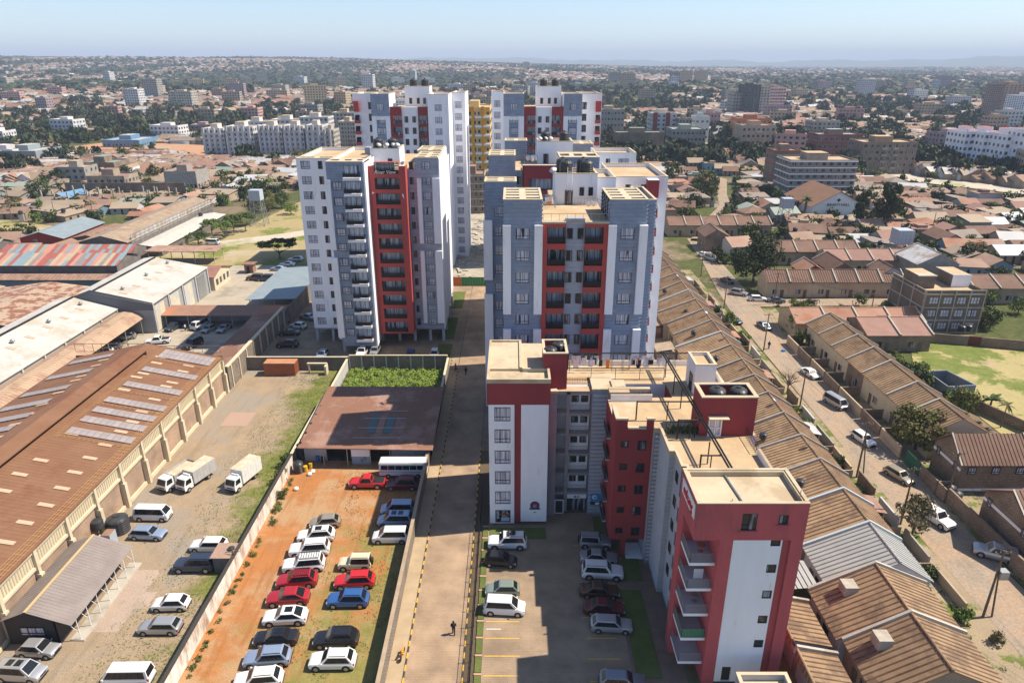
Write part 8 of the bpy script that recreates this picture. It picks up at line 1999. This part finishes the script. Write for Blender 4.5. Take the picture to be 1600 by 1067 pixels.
shed('long tan ribbed roof running away beside the scaffolded one', -136, -121, 214, 282, 5, 7, 'y', TINT, WALLV[5]); shed('two tone blue grey roof with dark red gable behind the striped roofs', -160, -146, 222, 246, 4.4, 6.4, 'y', BLUEGR, REDW); shed('brown low roof beside the dark red gable', -145, -136.5, 226, 244, 3.6, 4.4, 'y', RUST, WALLV[5]); shed('white boarded roof under tall scaffolding poles beside the tan ribbed one', -120, -111.5, 216, 268, 2.8, 3.4, 'y', mat('pale_boards',(.55,.53,.48),(.45,.43,.39),.9,.6), WALLV[5])
t = thing('scaffolding', 'grey sheeted scaffolding along the side of the tan ribbed roof', 'scaffolding', (-121, 245, 0))
for k in range(22): m = M(); y_ = 216+3.0*k; m.bar((-120.6,y_,0),(-120.6,y_,7.0),.07,4); m.obj('pole', STEEL, t)
for z in (3, 4.5, 6, 7): m = M(); m.bar((-120.6,216,z),(-120.6,280,z),.05,4); m.obj('rail', STEEL, t)
for k in range(10): m = M(); y_ = 217+6.2*k; m.box(-120.95,-120.9,y_,y_+6.0,4.0,6.6); m.obj('sheet', TIN, t)
EXC += [(-162,-105,140,290)]

# --- trees one can tell apart
def gtree(px, py, r, h, style, leaf, lab, n=1200, lf=.05, seed=None, **k): return tree(lab, px, py, r, h, style, leaf, n=n, lf=lf, seed=seed, group=k.get('group','trees of the middle distance'), xy=k.get('xy'))
ac = [(332,368,4.2,6.0),(351,372,4.0,6.2),(366,365,4.5,7.5),(384,362,4.2,7.0),(310,382,4.5,4.5)]
for i, (px, py, r, h) in enumerate(ac): gtree(px, py, r, h, 'flat', 'light' if i < 2 else 'mid', ('leftmost acacia of the row by the white minibus','second acacia of the row by the white minibus','third and tallest acacia of the row by the white minibus','fourth acacia, nearest the steel tank tower','low bushy acacia behind the minibus')[i], 1300, .06, i % 3, group='acacias on the grass')
gtree(438, 405, 6.2, 7.0, 'flat', 'dark', 'dark layered spreading tree left of the tower over parked saloons', 2600, .045, 2)
for i, (px, py, r, h, lf) in enumerate(((420,330,5,9,'olive'),(398,335,4.5,8,'dark'),(440,325,5,7,'mid'),(455,335,4,5,'light'))): gtree(px, py, r, h, 'round', lf, ('tall olive tree behind the steel tank tower','dark tree hidden behind the steel tank tower legs','bushy tree at the edge of the white tower','low bush tree right against the white tower')[i])
gtree(1390, 345, 7.5, 17, 'tall', 'dark', 'giant dark cypress like tree beside the hall', 4200, .04, 1, xy=(137,252)); gtree(1372, 350, 5.0, 14, 'tall', 'dark', 'lower twin of the giant dark tree, on its left', 2400, .045, 2, xy=(129,256))
palm('tall thick trunk palm left of the hall', 1257, 330, 9.5, 3.0, .75, 22, 'mid', xy=(111.5,264)); palm('low palm clump at the foot of the tall palm', 1275, 345, 2.5, 2.6, .3, 16, 'light', xy=(115.5,258)); palm('small palm in the gardens right of the hall', 1338, 395, 2.8, 2.2, .25, 14, 'olive', xy=(113,213))
for i, (px, py, r, h, lf, st) in enumerate(((1215,290,6,7,'mid','round'),(1245,300,5,6,'dark','round'),(1170,250,6,6,'dark','round'),(1112,300,4,5,'dark','round'),(1150,330,4,6,'dark','round'),(1130,345,3.5,5,'mid','round'),(1310,372,3.5,4,'olive','round'),(1350,400,3.2,4.5,'mid','round'),(1437,430,4,5.5,'olive','round'),(1470,425,4.5,5,'dark','round'),(1500,455,4,4.5,'dark','round'),(1555,440,3.5,4.5,'dark','round'),(1545,475,3,4,'light','round'),(1590,490,3,4,'light','round'),(1520,400,4,5,'olive','round'),(1450,290,5,7,'mid','round'),(1480,250,9,12,'dark','round'),(1440,245,5,7,'mid','round'),(1345,262,5,8,'dark','tall'),
    (1545,330,5,4,'mid','round'),(1575,335,5,4,'light','round'),(1500,318,4,4,'mid','round'),(950,235,6,7,'dark','round'),(985,228,5,8,'dark','tall'),(935,250,6,8,'dark','tall'),(1000,262,4,4,'olive','round'),(1160,222,6,5,'olive','round'),(240,245,6,9,'dark','tall'),(215,240,6,7,'mid','round'),(160,262,8,6,'light','round'),(120,258,7,5,'light','round'),(185,262,6,5,'mid','round'),(60,300,5,5,'olive','round'),(30,215,12,10,'dark','round'),(75,205,12,9,'dark','round'),(130,200,9,9,'dark','round'),(330,240,6,7,'dark','round'),(420,175,10,13,'dark','tall'),(445,178,9,11,'dark','tall'),(470,182,8,9,'dark','round'),(560,235,5,6,'dark','round'))):
    a = at(px, py); o = gtree(px, py, r, h, st, lf, 'tree', 1100, .055, i % 4); o.location.z = hgt(a[0],a[1]); PEND.append((o, {'dark':'dark green','mid':'mid green','olive':'olive green','light':'bright green'}[lf]+(' tall tree' if st == 'tall' else (' wide tree' if r > 5 else ' bushy tree')), a[0], a[1]))
n = 0
while n < 170:
    y_ = rr.uniform(215, 620); x = rr.uniform(-.8*y_-20, .8*y_+20)
    if not inview(x,y_,20) or not clear(x,y_,2) or -50 < x < 28: continue
    lf = rr.choice(('dark','dark','mid','olive','light')); r = rr.uniform(2.2,6.5) if y_ > 330 else rr.uniform(1.8,4); st = rr.choice(('round','round','tall','flat')); h = r*rr.uniform(1.1,1.7)
    o = tree('tree', 0, 0, r, h, st, lf, 'smaller trees among the houses', xy=(x,y_), n=520, lf=.085, seed=rr.randrange(3), z0=hgt(x,y_)); PEND.append((o, {'dark':'dark green','mid':'mid green','olive':'olive green','light':'bright green'}[lf]+(' slender tree' if st == 'tall' else (' flat topped tree' if st == 'flat' else (' large round tree' if r > 4 else ' small round tree'))), x, y_)); n += 1
for i in range(42):
    y_ = rr.uniform(205, 380); x = rr.uniform(-.75*y_-20, -105) if i < 26 else rr.uniform(70, .75*y_+30)
    if clear(x,y_,1): q = pole('pole', 0, 0, rr.uniform(6.5,8.5), False, 'poles among the houses', xy=(x,y_)); o = THINGS[-1]; PEND.append((o, 'thin bare pole', x, y_))
for i in range(30):
    y_ = rr.uniform(205, 340); x = rr.uniform(-.7*y_-20, -115) if i < 8 else rr.uniform(66, .75*y_+20)
    o = tank('black tank', x, y_, rr.uniform(2.2,4.2)*0+3.0, .75, 1.5, 'tanks among the houses'); PEND.append((o, 'small black roof tank', x, y_)); p_ = M(); p_.box(-.8,.8,-.8,.8,-3.0,0); p_.obj('plinth', CONC, o, world=False)

for (x, y_, r, big, lf) in YARDS:
    o = tree('tree', 0, 0, r, r*(1.6 if big else 1.3), 'round', lf, 'garden greenery of the terraces', xy=(x,y_), n=620 if big else 300, lf=.075 if big else .11, seed=rr.randrange(4), th=None if big else .05, name='tree' if big else 'shrub', cat='tree' if big else 'shrub')
    PEND.append((o, {'dark':'dark green','mid':'mid green','olive':'olive green','light':'bright green','yellow':'yellow flowering'}[lf]+(' garden tree' if big else ' garden shrub'), x, y_))
for i in range(110):
    y_ = rr.uniform(205, 330); x = rr.uniform(-.75*y_-20, -108) if i < 50 else rr.uniform(66, .76*y_+30)
    if not inview(x,y_,10) or not clear(x,y_,-3): continue
    r = rr.uniform(1.3,3.0); lf = rr.choice(('dark','mid','olive','light')); o = tree('tree', 0, 0, r, r*1.5, 'round', lf, 'small trees between the town roofs', xy=(x,y_), n=380, lf=.10, seed=rr.randrange(3)); PEND.append((o, {'dark':'dark green','mid':'mid green','olive':'olive green','light':'bright green'}[lf]+' yard tree', x, y_))
TOWNT = [q for q in ((rr.uniform(-.8,.8), rr.uniform(205,470)) for _ in range(3200)) if True]
TOWNT = [(a*(b+30), b) for a, b in TOWNT]
TOWNT = [(a, b) for a, b in TOWNT if inview(a,b,40) and clear(a,b,-2) and not (-60 < a < 28)][:1150]
# --- labels of the many: nearest landmark and rank
LMK = [(49,80,'street wall below the bare tree'),(49,130,'clipped topiary bush'),(77,120,'unroofed blue grey plot'),(80,162,'side street'),(125,160,'right hand cross row'),(90,188,'bright red house'),(-96,262,'steel tank tower'),(117,205,'lattice tank tower'),(-170,330,'pink roofed house'),(-190,310,'column compound'),(-128,250,'tan ribbed roof'),(-153,234,'dark red gable shed'),(-160,450,'white estate slabs'),(-240,520,'blue market shed'),(-140,195,'striped roofs'),
 (132,292,'steep roofed hall'),(150,318,'white banded brown block'),(111,264,'tall palm'),(137,252,'giant dark tree'),(67,187,'big spreading tree'),(99,155,'three storey brown block'),(103,262,'small tank tower'),(200,392,'grey unfinished flats'),(300,430,'white right edge flats'),(120,560,'red and white building'),(70,470,'long green roofed shed'),(200,480,'tan roofed flats'),(215,430,'dark red framed flats'),(-20,345,'yellow balcony block'),(95,150,'playing field wall'),(-290,420,'grey clad left edge shed'),(-330,600,'far left market roof'),(240,300,'walled lot of white cars'),(60,250,'upper cross row'),(-70,300,'left back tower'),(100,340,'upper street bend')]
import collections
bk_ = collections.defaultdict(list)
for (o, d, x, y_) in PEND:
    l = min(LMK, key=lambda q: math.hypot(q[0]-x, q[1]-y_)); bk_[(d, l[2])].append((math.hypot(l[0]-x, l[1]-y_), x, y_, l, o))
for (d, l), lst in bk_.items():
    lst.sort(key=lambda q: q[0])
    for i, (_, x, y_, L_, o) in enumerate(lst): o['label'] = '%s, %s to the %s' % (d, ORD[i], l) if i < len(ORD) else '%s, %dth closest to the %s' % (d, i+1, l)

# ============================================================ FAR TOWN AND HAZE
def batch(name, tv, tf, pos, scl, rot, mats, mi_inst, parts_mi=None):
    """many copies of one small template joined into one mesh of kind stuff"""
    tv = np.array(tv, float); n = len(pos); k = len(tv)
    c, s = np.cos(rot)[:, None], np.sin(rot)[:, None]
    V = tv[None, :, :]*scl[:, None, :]
    X = V[:,:,0]*c - V[:,:,1]*s + pos[:,0:1]; Yv = V[:,:,0]*s + V[:,:,1]*c + pos[:,1:2]; Z = V[:,:,2] + pos[:,2:3]
    co = np.stack([X, Yv, Z], -1).reshape(-1)
    ls = [len(f) for f in tf]; flat = np.array([i for f in tf for i in f]); L = len(flat)
    idx = (flat[None, :] + (np.arange(n)*k)[:, None]).reshape(-1)
    tot = np.tile(np.array(ls), n); st = np.concatenate([[0], np.cumsum(tot)[:-1]])
    me = bpy.data.meshes.new(name); me.vertices.add(n*k); me.loops.add(len(idx)); me.polygons.add(len(tot))
    me.vertices.foreach_set('co', co); me.loops.foreach_set('vertex_index', idx); me.polygons.foreach_set('loop_start', st)
    for m_ in mats: me.materials.append(m_)
    fm = np.zeros(len(tf), int) if parts_mi is None else np.array(parts_mi)
    mi = np.where(fm[None, :] < 0, mi_inst[:, None], fm[None, :]).reshape(-1)
    me.polygons.foreach_set('material_index', mi); me.update(); me.validate()
    return link(name, me, kind='stuff')
rg = np.random.default_rng(5)
def scatter(n, r0, r1, excl=True, power=1.0, keep=None):
    out = []
    while len(out) < n:
        u = rg.random(); r = 1/((1/r0)*(1-u)+(1/r1)*u) if power == 1.0 else r0+(r1-r0)*u**power
        a = rg.uniform(-.68, .68); x, y = r*sin(a), r*cos(a)
        if not inview(x, y, 90) or (r < 700 and not clear(x, y, 3)): continue
        if r < 640 and (-205 < x < -95 and 430 < y < 580): continue
        if keep and not keep(x, y): continue
        out.append((x, y))
    return np.array(out)
dens = lambda x, y: mnoise.noise((x/170, y/240, 7.7))           # town or trees
hp = np.vstack([scatter(7000, 430, 900, keep=lambda x,y: dens(x,y) > -.25), scatter(26000, 900, 6500, power=.85, keep=lambda x,y: dens(x*.6,y*.4) > -.22+.15*rg.random())] + ([np.array(later)] if later else []))
w_, r_ = M(), M(); w_.box(-.5,.5,-.5,.5,0,.62,skip='bt')
for x in (-.5,.5): w_.poly([(x,-.5,.62),(x,.5,.62),(x,0,.97)])
for s in (-1,1): r_.poly([(-.53,s*.57,.58),(.53,s*.57,.58),(.53,0,1.0),(-.53,0,1.0)])
tv = w_.v + r_.v; tf = list(w_.f) + [tuple(i+len(w_.v) for i in f) for f in r_.f]
FAR_R = [TILE3, RUST, TINT, TIN, TILE2, MATS['grey_brown_sheet2'], TILE5]; FAR_W = [MATS['wall_mud'], WC, TANW]
n = len(hp); z = np.array([hgt(x, y) for x, y in hp]) - .5
rad_ = np.hypot(hp[:,0], hp[:,1])
scl = np.stack([rg.uniform(9, 19, n), rg.uniform(7, 12, n), rg.uniform(4, 7.5, n)], -1)
for k, (Wm) in enumerate(FAR_W):
    sel = (np.arange(n) % 3) == k
    for ci in range(len(FAR_R)):
        pass
mi = rg.choice(len(FAR_R), n, p=[.11,.14,.25,.16,.12,.17,.05]) + 1
for k, Wm in enumerate(FAR_W):
    sel = (np.arange(n) % 3) == k
    batch('distant_houses', tv, tf, np.column_stack([hp, z])[sel], scl[sel], (rg.random(n)*.5-.2+pi/2*(rg.random(n) > .6))[sel], [Wm]+FAR_R, mi[sel], [0]*len(w_.f)+[-1]*len(r_.f))
# blocks of flats too far to tell their windows one by one: each still its own thing up to 1.4 km
BM = [WC, CONC, TANW, PK, mat('ochre_plaster',(.50,.38,.24),(.44,.33,.2),.9,.2), mat('mauve_plaster',(.34,.26,.27),(.30,.23,.25),.9,.2), CONCL]
BN = ['off white','dark grey','tan','dusty pink','ochre','mauve','pale grey']
FW_ = {}
def flats(w, d, h, mi_):
    s, nn, nd = max(2, int(h/3)), max(2, int(w/3.4)), max(2, int(d/3.4)); k = (nn, nd, s)
    if k not in FW_:
        f = M(); W2, D2, H_ = nn*3.4, nd*3.4, s*3.0
        for j in range(s):
            for i in range(nn): u = -W2/2+3.4*(i+.5); f.box(u-.85,u+.85,-D2/2-.08,-D2/2+.02,3*j+1.0,3*j+2.4)
            for i in range(nd):
                u = -D2/2+3.4*(i+.5)
                for sg_ in (-1,1): f.box(min(sg_*W2/2,sg_*(W2/2+.08)),max(sg_*W2/2,sg_*(W2/2+.08)),u-.85,u+.85,3*j+1.0,3*j+2.4)
        b = M(); b.box(-W2/2,W2/2,-D2/2,D2/2,-8,H_,0,top=1); b.box(-W2/2,W2/2,-D2/2,-D2/2+.3,H_,H_+1,0); b.box(-W2/2,-W2/2+.3,-D2/2+.3,D2/2,H_,H_+1,0); b.box(W2/2-.3,W2/2,-D2/2+.3,D2/2,H_,H_+1,0); b.box(-W2*.2,W2*.15,-D2*.2,D2*.25,H_,H_+2.6,0)
        FW_[k] = (b, f.mesh('windows', GLASSD))
    return FW_[k]
PEND2 = []; BME = {}
rr = random.Random(55); cnt = 0
spots = []
while cnt < 120:
    r = 1/((1/520)*(1-rr.random())+(1/2100)*rr.random()) if cnt < 60 else rr.uniform(480, 1900); a = rr.uniform(-.66,.66); x, y_ = r*sin(a), r*cos(a)
    if not inview(x,y_,30) or (r < 700 and not clear(x,y_,12)) or (-205 < x < -95 and y_ < 590) or (-60 < x < 45 and y_ < 420): continue
    if any(math.hypot(x-p, y_-q) < 34 for p, q in spots): continue
    spots.append((x,y_)); cnt += 1
    w, d, h = rr.uniform(14,34), rr.uniform(11,18), rr.choice((9,12,12,15,15,18)) if r < 900 else rr.choice((12,15,18,21,27)); mi_ = rr.choice((0,0,0,1,2,2,3,4,5,6))
    b, fme = flats(w, d, h, mi_); rf = rr.choice((0,0,1)); key = (id(b), mi_, rf)
    if key not in BME: BME[key] = b.mesh('walls', [BM[mi_], ROOFC if rf == 0 else TILE3])
    t = thing('block_of_flats', 'flats', 'apartment building', (x, y_, hgt(x,y_)), 'flats across the far town', rr.choice((0,.1,-.15,.3,-.3)), BME[key]); o = link('windows', fme, t, kind='stuff'); PEND2.append((t, '%s %s storey block of flats' % (BN[mi_], {3:'three',4:'four',5:'five',6:'six',7:'seven',9:'nine'}[int(h/3)]), x, y_))
LM2 = [(-196,455,'white estate'),(290,430,'white right edge flats'),(800,760,'right edge tower'),(330,830,'dark netted building'),(120,560,'red and white building'),(-30,345,'yellow block'),(-300,560,'orange earth plot'),(-700,900,'left picture edge'),(-500,1300,'left far ridge'),(0,900,'gap between the towers'),(0,1600,'skyline above the towers'),(600,1300,'right far ridge'),(250,480,'pale dirt road')]
bk_ = collections.defaultdict(list)
for (o, d, x, y_) in PEND2:
    l = min(LM2, key=lambda q: math.hypot(q[0]-x, q[1]-y_)); bk_[(d, l[2])].append((math.hypot(l[0]-x, l[1]-y_), l, o))
for (d, l), lst in bk_.items():
    lst.sort(key=lambda q: q[0])
    for i, (_, L_, o) in enumerate(lst): o['label'] = '%s, %s to the %s' % (d, ORD[i] if i < 20 else 'far', l)
# far trees: rough crowns, joined
def blob(seed, sub_=2, dis=.28):
    bm = bmesh.new(); bmesh.ops.create_icosphere(bm, subdivisions=sub_, radius=1)
    for v in bm.verts:
        q = 1+dis*2.2*mnoise.noise(v.co*1.7+Vector((seed*3.1,0,0)))+rr.uniform(-.13,.13); v.co *= q; v.co.z = v.co.z*.62+.55
    V = [tuple(v.co) for v in bm.verts]; F = [tuple(v.index for v in f.verts) for f in bm.faces]; bm.free(); return V, F
import bmesh
tdens = lambda x, y: dens(x, y) < .12+.3*rg.random() if math.hypot(x, y) < 1000 else dens(x*.6, y*.4) < .05+.35*rg.random()
LT_ = [mat('far_leaf_dark',(.018,.030,.014),(.035,.050,.020),.8,.5), mat('far_leaf_mid',(.030,.046,.018),(.055,.072,.026),.8,.5), mat('far_leaf_olive',(.055,.062,.025),(.085,.09,.036),.8,.5)]
# nearer of them: leaf clumps
m = M(); me = crown('round', 1, 110, .20); tv1 = [tuple(v.co) for v in me.vertices]; tf1 = [tuple(p.vertices) for p in me.polygons]
p = np.array(TOWNT); n = len(p); r = rg.uniform(1.4,3.6,n); me = crown('round', 2, 200, .13)
batch('town_greenery', [tuple(v.co) for v in me.vertices], [tuple(q_.vertices) for q_ in me.polygons], np.column_stack([p, np.zeros(n)]), np.stack([r, r, r*rg.uniform(1.1,1.9,n)], -1), rg.random(n)*6.28, [LEAF['dark'], LEAF['mid'], LEAF['olive'], LEAF['light']], rg.choice(4, n, p=[.5,.3,.12,.08]), [-1]*len(me.polygons))
me = crown('tall', 2, 130, .17); tv2 = [tuple(v.co) for v in me.vertices]; tf2 = [tuple(p.vertices) for p in me.polygons]
for nm, tv_, tf_, cnt_ in (('distant_tree_crowns', tv1, tf1, 2600), ('distant_slender_trees', tv2, tf2, 500)):
    p = scatter(cnt_, 430, 1100, keep=tdens); n = len(p); z = np.array([hgt(x,y) for x,y in p]); r = rg.uniform(3.5,8.5,n) if nm[8] == '_' else rg.uniform(3,8,n)
    batch(nm, tv_, tf_, np.column_stack([p, z]), np.stack([r, r, r*rg.uniform(1.2,1.7,n)], -1), rg.random(n)*6.28, LT_, rg.choice(3, n, p=[.55,.3,.15]), [-1]*len(tf_))
me = crown('round', 3, 34, .34); tv3 = [tuple(v.co) for v in me.vertices]; tf3 = [tuple(p.vertices) for p in me.polygons]
p = scatter(11000, 1000, 4600, power=.85, keep=tdens); n = len(p); z = np.array([hgt(x,y) for x,y in p])-.8; r = rg.uniform(3.2,8,n)
batch('distant_trees', tv3, tf3, np.column_stack([p, z]), np.stack([r*rg.uniform(.9,1.4,n), r, r*rg.uniform(1.1,1.7,n)], -1), rg.random(n)*6.28, LT_, rg.choice(3, n, p=[.65,.28,.07]), [-1]*len(tf3))
V, F = blob(2, 1, .3); p = scatter(14000, 1400, 8500, power=1.0, keep=tdens); n = len(p); z = np.array([hgt(x,y) for x,y in p])-1.5; r = rg.uniform(4,8.5,n)
batch('distant_bushes', V, F, np.column_stack([p, z]), np.stack([r*rg.uniform(1,2.2,n), r, r*rg.uniform(.8,1.2,n)], -1), rg.random(n)*6.28, LT_, rg.choice(3, n, p=[.7,.25,.05]), [-1]*len(F))
# trees crowding the ridges
V, F = blob(9, 1, .3); p = scatter(6000, 4200, 9500, power=1.2); n = len(p); z = np.array([hgt(x,y) for x,y in p])-2; r = rg.uniform(6,13,n)
batch('ridge_woods', V, F, np.column_stack([p, z]), np.stack([r*1.6, r, r*.9], -1), rg.random(n)*.5, LT_, rg.choice(3, n), [-1]*len(F))
# far hills beyond the town
m = M(); nn = 220
for j in range(nn+1):
    a = -.85+1.7*j/nn
    for i, (r, f) in enumerate(((10500,0),(12500,.7),(14500,1),(17500,.2))):
        x, y_ = r*sin(a), r*cos(a); hgt_ = 40+f*(115+130*mnoise.noise((a*3,.5,1))+50*mnoise.noise((a*17,.5,4))+22*mnoise.noise((a*70,.5,4))); m.v.append((x,y_,hgt_ if i else -20))
for j in range(nn):
    for i in range(3): k = j*4+i; m.f.append((k,k+4,k+5,k+1)); m.m.append(0)
m.sm = True; m.obj('far_hills', gmat('far_hill_cover', (.07,.085,.035), (.12,.12,.07), gs=.001, fine=(.9,1.1), sc=.002), kind='structure')
# haze
hz = M(); hz.box(-19500,19500,-400,19500,-60,330)
hm = bpy.data.materials.new('town_haze'); hm.use_nodes = True; ht = hm.node_tree; ht.nodes.remove(ht.nodes['Principled BSDF'])
pv = ht.nodes.new('ShaderNodeVolumePrincipled'); pv.inputs['Color'].default_value = (.64,.77,1.0,1); pv.inputs['Density'].default_value = .00014; pv.inputs['Anisotropy'].default_value = 0
ht.links.new(pv.outputs[0], ht.nodes['Material Output'].inputs['Volume'])
hz.obj('haze', hm, kind='stuff')
